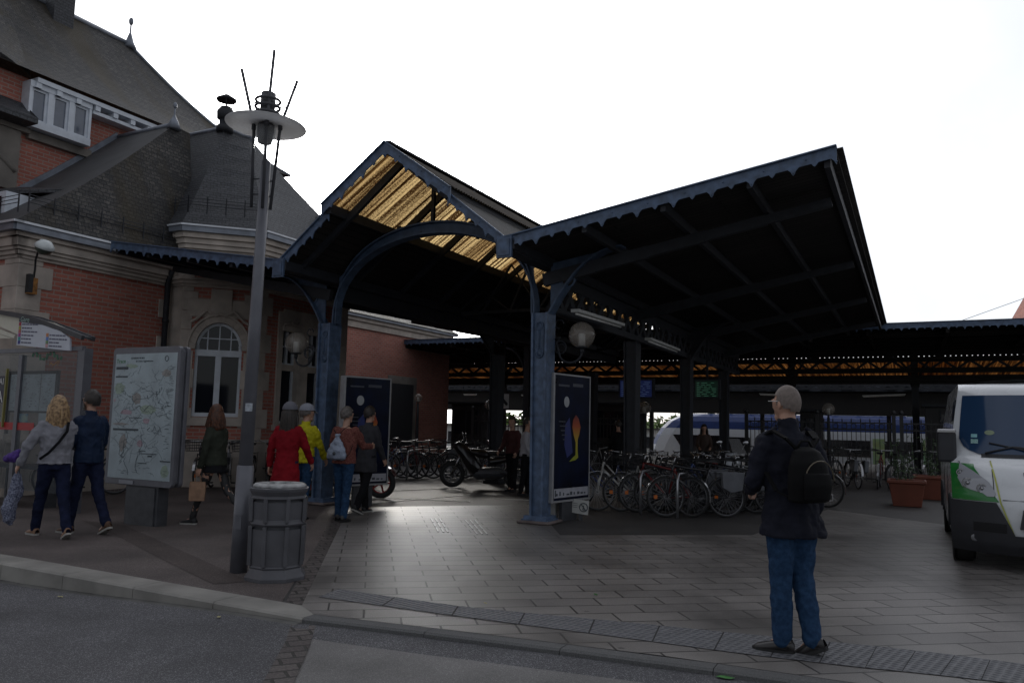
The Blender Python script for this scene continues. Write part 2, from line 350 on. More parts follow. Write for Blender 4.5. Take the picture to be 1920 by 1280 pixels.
# kerb line
KL = [(-60, -6.5), (-14, -6.35), (-6, -6.25), (-3.03, -6.22), (.96, -6.28), (2.3, -6.08), (3.64, -5.91), (5.56, -5.79), (8, -5.6), (16, -5.0), (60, -4)]
_ke = [W(-60, -6.3, -.004)] + [W(v, u + .1, -.004) for v, u in KL[1:-1]] + [W(60, -4.6, -.004), W(-60, -4.6, -.004)]
b = MB(); b.add(_ke, [tuple(range(len(_ke)))]); b.build("pavement_base", m_dark)["kind"] = 'structure'
def kz(v):    # road level next to the kerb
    t = min(1, max(0, (v + 3.2) / 4.4)); t = t * t * (3 - 2 * t); return -.155 + .125 * t
def kerbseg(name, a, b_, w, m, drop=True):
    bb = MB(); (va, ua), (vb, ub) = a, b_
    P = lambda v, u, z: W(v, u, z)
    pa = [P(va, ua, kz(va) - .05), P(va, ua, -.012), P(va, ua + .02, .002), P(va, ua + w, .002), P(va, ua + w, -.3)]
    pb = [P(vb, ub, kz(vb) - .05), P(vb, ub, -.012), P(vb, ub + .02, .002), P(vb, ub + w, .002), P(vb, ub + w, -.3)]
    bb.add(pa + pb, [(i, i + 1, 6 + i, 5 + i) for i in range(4)] + [(0, 4, 3, 2, 1), (5, 6, 7, 8, 9)])
    return bb
def lerpk(v):
    for (a, b2) in zip(KL, KL[1:]):
        if a[0] <= v <= b2[0]: t = (v - a[0]) / (b2[0] - a[0]); return a[1] + t * (b2[1] - a[1])
    return KL[-1][1]
bk = MB(); v_ = -22.
while v_ < .95:
    v2 = min(.96, v_ + 1.0); s_ = kerbseg("k", (v_ + .004, lerpk(v_)), (v2 - .004, lerpk(v2)), .30, None); bk.add(s_.v, s_.f); v_ = v2
    if v2 >= .96: break
bk.build("kerb", m_kerb)["kind"] = 'structure'
bk = MB(); v_ = .96
while v_ < 22:
    v2 = v_ + 1.0; s_ = kerbseg("k", (v_ + .003, lerpk(v_)), (v2 - .003, lerpk(v2)), .13, None); bk.add(s_.v, s_.f); v_ = v2
bk.build("dropped_kerb", m_kerbd)["kind"] = 'structure'
# road
def roadgrid(name, v0, v1, m, zo=0., far=80.):
    b = MB(); nv_ = int((v1 - v0) / .5); us = [0.001, .12, .5, 2, 6, far]
    def P(i, j):
        v = v0 + (v1 - v0) * i / nv_; k = us[j]; return W(v, lerpk(v) - k, kz(v) + zo - (0 if k < .2 else 0.012))
    b.grid(P, nv_, 5, 0, False); o = b.build(name, m)
    for p in o.data.polygons:
        if p.normal.z < 0: p.flip()
    o["kind"] = 'structure'; return o
roadgrid("road", -40, 60, m_road, -.006)
# light surface patch right of the sett strip, and the sett strip
def rp(x, y): # point on the road for an image point
    p = UZ(x, y, -.06)
    for _ in range(4): q = VU(p); p = UZ(x, y, kz(q[0]) - .024)
    return p
def road_sheet(name, poly_vu, m, zo):
    b = MB(); pts = [W(v, u, kz(v) - .024 + zo) for v, u in poly_vu]; b.add(pts, [tuple(range(len(pts)))])
    o = b.build(name, m)
    if o.data.polygons[0].normal.z < 0: o.data.flip_normals()
    o["kind"] = 'structure'; return o
q0 = VU(rp(560, 1168)); q1 = VU(rp(500, 1280)); dq = ((q1[0] - q0[0]) / (q1[1] - q0[1]))
ub_ = lambda v: lerpk(v) - .02
def strip_v(u, off=0.): return q0[0] + (u - q0[1]) * dq + off
u_n = -12.5
def roadstrip(name, m, o0, o1, zo, n=14):
    b = MB(); 
    def P(i, j):
        ut = ub_(strip_v(q0[1], o0 if j == 0 else 0)); u = q0[1] + (-.0) + (u_n - q0[1]) * i / n; v = strip_v(u, o0 + (o1 - o0) * j / (8 if o1 > 2 else 1))
        if i == 0: u = ub_(v)
        return W(v, u, kz(v) - .024 + zo)
    b.grid(P, n, 8 if o1 > 2 else 1, 0, False); o = b.build(name, m)
    for p in o.data.polygons:
        if p.normal.z < 0: p.flip()
    o["kind"] = 'structure'; return o
roadstrip("light_road_patch", m_road2, .0, 24, .012)
roadstrip("road_sett_strip", m_cob, -.02, .2, .018)
# gutter line of stones along the kerb
b = MB(); v_ = -20.
while v_ < .9:
    v2 = min(.95, v_ + .62)
    b.quad(W(v_ + .006, lerpk(v_) - .005, kz(v_) + .0), W(v2, lerpk(v2) - .005, kz(v2) + .0), W(v2, lerpk(v2) - .17, kz(v2) - .016), W(v_ + .006, lerpk(v_) - .17, kz(v_) - .016)); v_ = v2
    if v_ >= .95: break
o = b.build("gutter", m_gut); o["kind"] = 'structure'
for p in o.data.polygons:
    if p.normal.z < 0: p.flip()
# pavement left (reddish dark asphalt), sett strip, granite slabs
S0, S1 = VU(UZ(580, 1131)), VU(UZ(640, 985))
sdir = ((S1[0] - S0[0]) / (S1[1] - S0[1]))
def sv(u, o=0.): return S0[0] + (u - S0[1]) * sdir + o
kin = lambda v: lerpk(v) + .30
TOPU = 2.0
walk = [wxy(-40, kin(-22) - .0), wxy(-6, kin(-6)), wxy(-3.03, kin(-3.03)), wxy(sv(S0[1], -.22), kin(.6)), wxy(sv(-3, -.22), -3), wxy(sv(-.8, -.22), -.8), wxy(-6, 3.0), wxy(-40, 3.0)]
sheet("pavement", walk, .001, m_walk)
b = MB()
for i in range(12):
    ua = kin(.6) + (-.4 - kin(.6)) * i / 12; ub2 = kin(.6) + (-.4 - kin(.6)) * (i + 1) / 12
    b.quad(W(sv(ua, -.24), ua, .003), W(sv(ua, 0.0), ua, .003), W(sv(ub2, 0.0), ub2, .003), W(sv(ub2, -.24), ub2, .003))
b.build("sett_strip", m_cob)["kind"] = 'structure'
pk = [wxy(sv(S0[1]), lerpk(.96) + .3), wxy(.965, lerpk(.96) + .13)] + [wxy(v, lerpk(v) + .13) for v in (2.3, 3.64, 5.56, 8, 16)] + [wxy(16, 3.2)]
edge = [UZ(1790, 986), UZ(1553, 955), UZ(1410, 1003), UZ(1050, 1003), UZ(1000, 946), UZ(640, 951), UZ(638, 985)]
sheet("paving", pk + [(p.x, p.y) for p in edge], .004, m_paving)
# tactile warning slabs: a band of domed slabs parallel with the kerb
def tactile_mat():
    m = bpy.data.materials.new("tactile_slab"); t, bs_ = nodes_of(m); n, l = t.nodes.new, t.links.new
    tcn = n("ShaderNodeTexCoord"); vo = n("ShaderNodeTexVoronoi"); vo.inputs["Scale"].default_value = 19; vo.inputs["Randomness"].default_value = .12
    mp = n("ShaderNodeMapping"); mp.inputs["Rotation"].default_value[2] = radians(40); l(tcn.outputs["UV"], mp.inputs[0]); l(mp.outputs[0], vo.inputs["Vector"])
    r = n("ShaderNodeValToRGB"); e = r.color_ramp.elements; e[0].position = .25; e[0].color = (.08, .082, .092, 1); e[1].position = .5; e[1].color = (.15, .15, .158, 1)
    l(vo.outputs["Distance"], r.inputs[0])
    nn = n("ShaderNodeTexNoise"); nn.inputs["Scale"].default_value = 9; nn.inputs["Detail"].default_value = 6; l(tcn.outputs["UV"], nn.inputs["Vector"])
    mr = n("ShaderNodeMapRange"); mr.inputs["To Min"].default_value = .6; mr.inputs["To Max"].default_value = 1.3; l(nn.outputs["Fac"], mr.inputs["Value"])
    vm = n("ShaderNodeVectorMath"); vm.operation = 'SCALE'; l(r.outputs[0], vm.inputs[0]); l(mr.outputs[0], vm.inputs["Scale"]); l(vm.outputs[0], bs_.inputs["Base Color"])
    iv = n("ShaderNodeMath"); iv.operation = 'SUBTRACT'; iv.inputs[0].default_value = .5; iv.use_clamp = True; l(vo.outputs["Distance"], iv.inputs[1])
    bp = n("ShaderNodeBump"); bp.inputs["Strength"].default_value = 1; bp.inputs["Distance"].default_value = .025; l(iv.outputs[0], bp.inputs["Height"]); l(bp.outputs[0], bs_.inputs["Normal"])
    bs_.inputs["Roughness"].default_value = .6; return m
m_tac = tactile_mat()
tl = [UZ(*p) for p in ((597, 1120), (870, 1158), (1150, 1194), (1400, 1228), (1600, 1251), (1750, 1266), (1920, 1285))]
tu = [UZ(*p) for p in ((632, 1105), (880, 1140), (1160, 1166), (1420, 1192), (1620, 1210), (1780, 1228), (1925, 1247))]
b = MB()
def along(P, t):
    k = t * (len(P) - 1); i = min(int(k), len(P) - 2); return P[i].lerp(P[i + 1], k - i)
nt_ = 13
for i in range(nt_):
    a, c = (i + .012) / nt_, (i + .988) / nt_
    b.add([along(tl, a) + Vector((0, 0, .009)), along(tl, c) + Vector((0, 0, .009)), along(tu, c) + Vector((0, 0, .009)), along(tu, a) + Vector((0, 0, .009))], [(0, 1, 2, 3)])
b.build("tactile_strip", m_tac)["kind"] = 'structure'
sheet("tactile_joint", [along(tl, 0)] + tl[1:] + tu[::-1], .0065, mat("joint_dark", (.03, .028, .027), .9))
# worn patch in the left pavement (old trench repair)
b = MB(); pp = [UZ(*p) for p in ((150, 975), (235, 985), (420, 1068), (470, 1090), (400, 1095), (330, 1062), (230, 1010))]
sheet("trench_repair", pp, .0045, asphalt("trench_asphalt", (.055, .043, .04), (.12, .1, .09), 150, .8, .45))
# guidance ribs inlaid in the slabs
b = MB()
for (xa, ya, xb, yb) in ((808, 972, 822, 998), (816, 972, 832, 999), (824, 972, 840, 999), (872, 975, 896, 1003), (881, 975, 905, 1003), (890, 975, 914, 1003)):
    p, q = UZ(xa, ya), UZ(xb, yb); d = (q - p); n_ = 3
    for i in range(n_): b.bar(p + d * ((i + .04) / n_) + Vector((0, 0, .008)), p + d * ((i + .93) / n_) + Vector((0, 0, .008)), .026, .008)
b.build("guidance_ribs", mat("steel_rib", (.42, .42, .42), .45, .3))["kind"] = 'structure'
# parking bay lines under the canopy
b = MB()
for (p, q) in (((690, 944), (880, 927)), ((650, 930), (880, 940)), ((700, 921), (870, 914)), ((640, 938), (720, 931)), ((930, 935), (1010, 938))):
    a, c = UZ(*p), UZ(*q); b.bar(a + Vector((0, 0, .003)), c + Vector((0, 0, .003)), .09, .004)
b.build("parking_lines", m_white)["kind"] = 'structure'
# ------------------------------------------------------------------ leaves and litter
m_leaf = mat("dry_leaf", (.36, .33, .16), .7, var=.3)
m_leafg = mat("green_leaf", (.06, .2, .05), .7)
def leaf(p, s, m, label, rz):
    b = MB(); n_ = 8; pts = []
    for i in range(n_):
        a = 2 * pi * i / n_; pts.append((s * cos(a) * (1.0 if i % 2 == 0 else .8), s * .5 * sin(a), .004 + .006 * abs(sin(a * 1.5))))
    b.add(pts + [(0, 0, .002)], [(i, (i + 1) % n_, n_) for i in range(n_)], 0, True)
    tag(b.build("leaf", m, None, p, rz), label, "leaf")
for (x, y, s, m, lb) in ((338 / 3, 960 + 490 / 3, .035, m_leaf, "pale fallen leaf lying on the dark road, leftmost of all"), (410, 1162, .03, m_leaf, "curled pale leaf on the dark road below the litter bin"),
                  (910, 1131, .025, m_leaf, "small white scrap on the slabs above the tactile band"), (1117, 1115, .035, m_leafg, "slim greenish leaf on the slabs in the middle of the forecourt"),
                  (1360, 1277, .06, m_leafg, "green leaf on the road by the kerb at the bottom edge"), (205, 1112, .04, m_leaf, "yellowish leaf lying in the gutter below the raised kerb"), (648, 1176, .025, m_leaf, "tiny pale leaf at the start of the dropped kerb")):
    p = UZ(x, y)
    if y > 1140 or x < 300: p = rp(x, y) + Vector((0, 0, .02))
    if x == 910 or x == 1117: p = UZ(x, y, .006)
    leaf(p, s, m, lb, x)
# ================================================================== FRONT CANOPY
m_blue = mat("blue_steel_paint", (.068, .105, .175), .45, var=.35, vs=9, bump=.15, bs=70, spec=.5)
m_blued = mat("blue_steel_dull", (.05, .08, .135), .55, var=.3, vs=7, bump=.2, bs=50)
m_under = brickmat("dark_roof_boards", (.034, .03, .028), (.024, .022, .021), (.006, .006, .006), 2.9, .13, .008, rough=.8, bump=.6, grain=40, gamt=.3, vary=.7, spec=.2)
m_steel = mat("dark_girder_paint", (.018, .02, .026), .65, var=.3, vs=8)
m_zinc = mat("roof_zinc", (.04, .036, .032), .85, .0, var=.35, vs=2.2, bump=.2, bs=25)
m_corr = translucent("corrugated_plastic", (.72, .52, .24), 1., .88, .88)
m_corro = translucent("aged_corrugated_plastic", (.17, .07, .018), 1., .85, .8)
UF, ZV, ZP, ZW = -1.35, 4.14, 5.82, 4.84       # front plane, valley, peak, wing edge heights
VR, VL, HS, WL = 0.0, -4.28, 2.14, 4.40
UB = 15.3
can = sthing("station_canopy", label="big butterfly canopy with blue scalloped fascia on two blue columns over the forecourt", cat="canopy")
def P3(v, u, z): return Vector((v, u, z))
# fascia: channel with cut-out lower edge
def fascia(name, a, b_, u, h=.17, per=.47, parent=can, m=m_blue, th=.018, flip=False, trim=True):
    """a,b = (v,z) ends of the TOP edge in the plane u"""
    mb = MB(); (va, za), (vb, zb) = a, b_; Ln = sqrt((vb - va) ** 2 + (zb - za) ** 2); n = max(1, round(Ln / per)); p_ = Ln / n
    prof = [(0, h + .05), (.03, h + .035), (.06, h + .0), (.13, h - .035), (.42, h - .035), (.465, h - .005), (.5, h + .01), (.535, h - .005), (.58, h - .035), (.87, h - .035), (.94, h + .0), (.97, h + .035)]
    pts = []
    for i in range(n):
        for s_, d in prof: pts.append(((i + s_) * p_, d))
    pts.append((Ln, h + .05)); dv, dz = (vb - va) / Ln, (zb - za) / Ln
    top = [P3(va + dv * s_, u, za + dz * s_) for s_, d in pts]; bot = [P3(va + dv * s_, u, za + dz * s_ - d) for s_, d in pts]
    k = len(pts); off = Vector((0, th, 0))
    vs = top + bot + [p + off for p in top] + [p + off for p in bot]
    fs = []
    for i in range(k - 1):
        fs += [(i, i + 1, k + i + 1, k + i), (2 * k + i + 1, 2 * k + i, 3 * k + i, 3 * k + i + 1), (k + i, k + i + 1, 3 * k + i + 1, 3 * k + i), (i + 1, i, 2 * k + i, 2 * k + i + 1)]
    fs += [(0, k, 3 * k, 2 * k), (k - 1, 3 * k - 1, 4 * k - 1, 2 * k - 1)]
    mb.add(vs, fs)
    # rivets at the drops and a top angle
    for i in range(n + 1):
        for s_, dd in ((i * p_, h + .02), (i * p_ + p_ * .3, .07)):
            if s_ > Ln: continue
            c = P3(va + dv * s_, u - .006, za + dz * s_ - dd); mb.sphere(c, .011, 6, 4, 0, (1, .6, 1))
    if trim: mb.bar(P3(va, u - .012, za + .004), P3(vb, u - .012, zb + .004), .05, .016)
    return mb.build(name, m, parent)
def roofsheet(mb, va, za, vb, zb, u0, u1, t=.05, mi=0):
    mb.slab([P3(va, u0, za), P3(vb, u0, zb), P3(vb, u1, zb), P3(va, u1, za)], (0, 0, -t), mi)
PS = (ZP - ZV) / HS                     # slope of the pediment
LZ = 4.93; LV = (LZ - ZV) / PS          # where the translucent lantern starts
STEP = .12
# fascias
fascia("fascia", (VR, ZV), (VR + WL, ZW), UF)
fascia("fascia", (VL, ZV), (VL - WL, ZW), UF)
fascia("fascia", (VR, ZV), (VR - LV, LZ), UF + .02)
fascia("fascia", (VL, ZV), (VL + LV, LZ), UF + .02)
vm_ = (VR + VL) / 2
fascia("gable_fascia", (VR - LV + .1, LZ + STEP - .08), (vm_, ZP + .03), UF - .06, h=.2)
fascia("gable_fascia", (VL + LV - .1, LZ + STEP - .08), (vm_, ZP + .03), UF - .06, h=.2)
# valley end plates
mb = MB()
for v in (VR, VL): mb = MB(); mb.box(v - .12, v + .12, UF - .03, UF + .01, ZV - .3, ZV + .02); mb.box(v - .09, v + .09, UF - .045, UF - .02, ZV - .27, ZV - .03); mb.build("valley_plate", m_blue, can)
# roof sheets: wings, lower slopes
mb = MB()
for s_, v0 in ((1, VR), (-1, VL)):
    roofsheet(mb, v0, ZV - .03, v0 + s_ * WL, ZW - .03, UF + .02, UB)
    v1 = v0 - s_ * LV
    roofsheet(mb, v0, ZV - .03, v1, LZ - .03, UF + .04, UB)
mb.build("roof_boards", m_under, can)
mb = MB()      # zinc on top + corrugated free edge
for s_, v0 in ((1, VR), (-1, VL)):
    roofsheet(mb, v0, ZV + .015, v0 + s_ * (WL + .0), ZW + .015, UF + .01, UB, .02)
    roofsheet(mb, v0, ZV + .015, v0 - s_ * LV, LZ + .015, UF + .03, UB, .02)
def corr(mb, va, za, vb, zb, u0, u1, pit=.076, amp=.012, mi=0, t=0):
    """corrugated sheet, ribs running up the slope"""
    n = int((u1 - u0) / (pit / 4)); d = Vector((vb - va, 0, zb - za)); nn = Vector((-(zb - za), 0, vb - va)).normalized()
    def P(i, j):
        w = amp * sin(i * pi / 2); return P3(va, u0 + (u1 - u0) * i / n, za) + d * j + nn * w
    mb.grid(P, n, 1, mi, True)
for s_, v0 in ((1, VR),): corr(mb, v0 + s_ * (WL - .3), ZW - .075, v0 + s_ * (WL + .07), ZW - .02, UF + .02, UB, .076, .014)
mb.build("roof_covering", m_zinc, can)
# translucent lantern: two raised slopes of ribbed sheets
mb = MB()
za = LZ + STEP
corr(mb, VL + LV - .12, za - .07, vm_ + .01, ZP + .01, UF + .02, UB - .3)
mb.build("translucent_sheets", m_corr, can, ax=(Vector((0, 1, 0)), Vector((HS, 0, ZP - ZV)).normalized()))
mb = MB()
corr(mb, VR - LV + .12, za - .07, vm_ - .01, ZP + .01, UF + .02, UB - .3)
o = mb.build("outside_lit_sheets", mat("outside_lit_sheets", (.06, .048, .036), .85, var=.4, vs=3), can)  # same plastic as opposite; its look in outside light is put into the colour
mb = MB(); mb.bar(P3(vm_, UF - .05, ZP + .03), P3(vm_, UB - .3, ZP + .03), .16, .03); mb.bar(P3(vm_, UF, ZP - .07), P3(vm_, UB - .3, ZP - .07), .08, .12)
mb.bar(P3(VR - LV, UF, LZ - .02), P3(VR - LV, UB, LZ - .02), .1, .16); mb.bar(P3(VL + LV, UF, LZ - .02), P3(VL + LV, UB, LZ - .02), .1, .16)
# purlins under the lantern and rafters
for k in (.97,):
    for s_, v0 in ((1, VR), (-1, VL)):
        v = v0 - s_ * (LV + (HS - LV) * k); z = LZ + STEP + (ZP - LZ - STEP) * k - .07
        mb.bar(P3(v, UF + .05, z), P3(v, UB - .3, z), .06, .08)
u = UF + .45
while u < UB:
    for s_, v0 in ((1, VR), (-1, VL)):
        mb.bar(P3(v0, u, ZV - .12), P3(vm_, u, ZP - .13), .07, .12)
    u += 1.45
mb.build("lantern_frame", m_steel, can)
# wing purlins (along u), cantilever beams and edge beam
mb = MB()
for s_, v0 in ((1, VR), (-1, VL)):
    for k in (.02, .27, .52, .77, .975):
        v = v0 + s_ * WL * k; z = ZV + (ZW - ZV) * k
        mb.bar(P3(v, UF + .06, z - .15), P3(v, UB, z - .15), .07, .13)
for u in (0, 4.35, 8.7, 13.1):
    for s_, v0 in ((1, VR), (-1, VL)):
        n_ = 5
        for i in range(n_):
            k0, k1 = i / n_, (i + 1) / n_
            a = P3(v0 + s_ * WL * k0 * .96, u, ZV + (ZW - ZV) * k0 * .96 - .27 - .12 * (1 - k0)); c = P3(v0 + s_ * WL * k1 * .96, u, ZV + (ZW - ZV) * k1 * .96 - .27 - .12 * (1 - k1))
            mb.bar(a, c, .1, .2 - .1 * k0)
mb.build("wing_beam", m_steel, can)
# lattice valley girders along u
mb = MB()
mb.bar(P3(VL, UF, ZV - .1), P3(VL, UB, ZV - .1), .3, .16); mb.bar(P3(VL, .2, ZV - .3), P3(VL, UB, ZV - .3), .06, .3)
for v0 in (VR,):
    mb.bar(P3(v0, UF, ZV - .1), P3(v0, UB, ZV - .1), .3, .16)
    mb.bar(P3(v0, .2, ZV - .82), P3(v0, UB, ZV - .82), .1, .12); mb.bar(P3(v0, .2, ZV - .26), P3(v0, UB, ZV - .26), .08, .26)
    u = .25; k = 0
    while u < UB - .5:
        a, c = (ZV - .8, ZV - .18) if k % 2 == 0 else (ZV - .18, ZV - .8)
        mb.bar(P3(v0, u, a), P3(v0, u + .5, c), .06, .13); mb.bar(P3(v0, u, c), P3(v0, u + .5, a), .05, .1); u += .5; k += 1
mb.build("valley_girder", m_steel, can)
# columns: tapered box section with flanges, rivets, plaque, and curved brackets
def column(v0, u0, s_in, main=True, arm=True):
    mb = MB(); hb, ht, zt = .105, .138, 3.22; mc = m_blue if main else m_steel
    # web box
    for (w0, w1, d0, d1) in ((.09, .115, .1, .12),):
        vs = []
        for z, w, d in ((.02, w0, d0), (zt, w1, d1)):
            for a, c in ((-1, -1), (1, -1), (1, 1), (-1, 1)): vs.append((v0 + a * w, u0 + c * d, z))
        mb.add(vs, [(3, 2, 1, 0), (4, 5, 6, 7), (0, 1, 5, 4), (1, 2, 6, 5), (2, 3, 7, 6), (3, 0, 4, 7)])
    for s_ in (-1, 1):      # side flanges standing proud
        vs = []
        for z, w in ((.02, hb), (zt, ht)):
            for a, c in ((0, -1), (1, -1), (1, 1), (0, 1)): vs.append((v0 + s_ * (w - .035 * a) if s_ > 0 else v0 - (w - .035 * a), u0 + c * .16, z))
        mb.add(vs, [(3, 2, 1, 0), (4, 5, 6, 7), (0, 1, 5, 4), (1, 2, 6, 5), (2, 3, 7, 6), (3, 0, 4, 7)])
    if main:
        for i in range(26):
            z = .3 + i * .11
            for s_ in (-1, 1): mb.sphere((v0 + s_ * (.1 + .03 * z / 3.2), u0 - .1 - .02 * z / 3.2 - .004, z), .011, 6, 4, 0, (1, .6, 1))
    mb.box(v0 - .22, v0 + .22, u0 - .2, u0 + .2, .0, .07); mb.box(v0 - .19, v0 + .19, u0 - .18, u0 + .18, .07, .12)
    c_ = mb.build("column", mc, can)
    if main:
        pl = MB(); uq = u0 - .128
        for z in (2.58, 3.02):
            pl.torus((v0, uq, z), .055, .014, 'y', 14, 6); pl.lathe([(.05, 0), (.05, .014)], 14, 0, Matrix.Translation((v0, uq + .01, z)) @ Matrix.Rotation(pi / 2, 4, 'X'))
        pl.box(v0 - .075, v0 + .075, uq - .006, uq + .01, 2.6, 3.0)
        pl.tube([(v0, uq - .012, 2.66), (v0, uq - .012, 2.96)], .012, 6)
        for z in (2.66, 2.96): pl.bar((v0 - .04, uq - .012, z), (v0 + .04, uq - .012, z), .012, .012)
        for i in range(7):
            for s_ in (-1, 1): pl.sphere((v0 + s_ * .06, uq - .006, 2.64 + i * .052), .009, 6, 4)
        pl.build("plaque", m_blued, c_)
    return c_
def ribbon(mb, pts, th, u0, w, mi=0):
    """flat curved flange: pts=(v,z), thickness th outwards, width w in u"""
    for a, c in zip(pts, pts[1:]): mb.bar(P3(a[0], u0, a[1]), P3(c[0], u0, c[1]), w, th, mi, up=(0, 1, 0)) if False else mb.bar(P3(a[0], u0, a[1]), P3(c[0], u0, c[1]), w, th, mi)
def bracket(v0, u0, s_, pts, top, holes=True):
    """web plate between curve pts and the line 'top', s_ side; pts start at column"""
    mb = MB(); n = len(pts)
    web = [P3(v0 + s_ * a, u0 - .012, z) for a, z in pts] + [P3(v0 + s_ * a, u0 - .012, z) for a, z in top[::-1]]
    # strip triangulation between the two chains with the same count
    m_ = len(pts)
    A = [P3(v0 + s_ * a, u0 - .012, z) for a, z in pts]; B = [P3(v0 + s_ * a, u0 - .012, z) for a, z in top]
    o = Vector((0, .024, 0)); vs = A + B + [p + o for p in A] + [p + o for p in B]; fs = []
    for i in range(m_ - 1): fs += [(i, i + 1, m_ + i + 1, m_ + i), (2 * m_ + i + 1, 2 * m_ + i, 3 * m_ + i, 3 * m_ + i + 1)]
    mb.add(vs, fs)
    ribbon(mb, [(v0 + s_ * a, z) for a, z in pts], .03, u0, .22)
    if holes:
        mb.torus((v0 + s_ * .42, u0 - .02, 3.72), .1, .018, 'y', 18, 6)
        mb.lathe([(.085, 0), (.085, .03)], 18, 1, Matrix.Translation((v0 + s_ * .42, u0 - .014 + .0, 3.72)) @ Matrix.Rotation(pi / 2, 4, 'X'))
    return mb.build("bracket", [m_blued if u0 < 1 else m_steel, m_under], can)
def wing_curve(n=9):
    pts = []; 
    for i in range(n):
        t = i / (n - 1); a = .12 + 1.19 * t; z = 3.2 + .98 * (1 - (1 - t) ** 2.2); pts.append((a, min(z, ZV + (ZW - ZV) * a / WL - .16)))
    top = [(a, ZV + (ZW - ZV) * a / WL - .15) for a, z in pts]; return pts, top
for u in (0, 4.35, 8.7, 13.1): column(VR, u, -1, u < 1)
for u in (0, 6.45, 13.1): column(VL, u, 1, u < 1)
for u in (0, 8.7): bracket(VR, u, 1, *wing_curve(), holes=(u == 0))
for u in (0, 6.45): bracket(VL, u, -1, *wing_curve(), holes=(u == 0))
# arches between the column pairs
def arch(u0, n=28):
    mb = MB(); pts = []
    for i in range(n + 1):
        t = pi * i / n; v = vm_ - (HS - .125) * cos(t); z = 3.18 + 1.52 * sin(t) ** .78; pts.append((v, z))
    ribbon(mb, pts, .03, u0, .2)
    pt2 = [(vm_ + (v - vm_) * .975 , z + .19 * (1 if i not in (0, n) else .2)) for i, (v, z) in enumerate(pts)]
    ribbon(mb, pt2, .025, u0, .16)
    A = [P3(v, u0 - .01, z) for v, z in pts]; B = [P3(v, u0 - .01, z) for v, z in pt2]; m_ = len(A); o = Vector((0, .02, 0)); vs = A + B + [p + o for p in A] + [p + o for p in B]
    mb.add(vs, [(i, i + 1, m_ + i + 1, m_ + i) for i in range(m_ - 1)] + [(2 * m_ + i + 1, 2 * m_ + i, 3 * m_ + i, 3 * m_ + i + 1) for i in range(m_ - 1)])
    # spandrel plates at both ends up to the valley
    for s_, v0 in ((1, VL), (-1, VR)):
        pl = [(v0 + s_ * a, 3.22) for a in (.0,)]
        idx = range(0, 7) if s_ > 0 else range(n, n - 7, -1)
        cur = [pt2[i] for i in idx]; topc = [(v, ZV - .2 + max(0, abs(v - v0) * PS * .92)) for v, z in cur]
        A = [P3(v, u0 - .012, z) for v, z in cur]; B = [P3(v, u0 - .012, max(z, t_[1])) for (v, z), t_ in zip(cur, topc)]
        m_ = len(A); vs = A + B; mb.add(vs, [(i, i + 1, m_ + i + 1, m_ + i) for i in range(m_ - 1)])
    return mb.build("arch_rib", m_blued, can)
arch(0); 
# trussed frames further back: chords, struts
mb = MB()
for u in (4.35, 8.7, 13.1):
    mb.bar(P3(VL, u, 4.0), P3(VR, u, 4.0), .06, .06)
    for k in range(6):
        a = VL + (VR - VL) * k / 6; c = VL + (VR - VL) * (k + 1) / 6; h = lambda v: ZV + PS * (HS - abs(v - vm_)) - .2
        mb.bar(P3(a, u, 4.0), P3(c, u, h(c)), .045, .045); mb.bar(P3(a, u, h(a)), P3(c, u, 4.0), .03, .03)
mb.bar(P3(vm_ - .2, .0, 4.72), P3(vm_ - 1.0, .4, 5.0), .05, .06); mb.bar(P3(vm_ + .9, 0.02, 4.55), P3(vm_ + .1, 1.2, 5.75), .05, .06)
mb.bar(P3(vm_, 0.02, 4.86), P3(vm_, .02, 5.8), .06, .06)
mb.build("cross_frame", m_steel, can)
for v in (VR, VL): mb = MB(); mb.box(v - .27, v + .27, -.27, .27, .006, .05); mb.build("stone_base", mat("worn_base_stone", (.13, .105, .1), .85, var=.35, vs=5, bump=.6, bs=30), can, bevel=.02)
# fluorescent lamps hung below the valley girder
m_tube = mat("lamp_housing", (.5, .5, .48), .5, var=.1)
def strip_light(p, q, label, grp=None):
    t = thing("strip_light", W(*p), STA, label, "ceiling light", grp); a = Vector((0, 0, 0)); c = Vector(q) - Vector(p)
    mb = MB(); mb.bar(a, c, .14, .05); mb.build("housing", m_tube, t)
    mb = MB(); mb.tube([a + c * .02 + Vector((0, 0, -.045)), a + c * .98 + Vector((0, 0, -.045))], .02, 8); mb.build("lamp_tube", mat("tube_glass", (.75, .75, .72), .3), t)
    return t
def V3(x, y, plane_v): # image point on a plane v=const
    r = ray(x, y); o = Vector((0, 0, CH)) - RC; t = (plane_v - o.dot(VV)) / r.dot(VV); return VU(Vector((0, 0, CH)) + r * t)
strip_light(V3(1078, 582, .35), V3(1165, 609, .35), "grey strip light hung under the canopy just right of the near column", "strip lights below the canopy girder")
strip_light(V3(1215, 635, .35), V3(1270, 656, .35), "grey strip light hung below the canopy further back than the one by the column", "strip lights below the canopy girder")

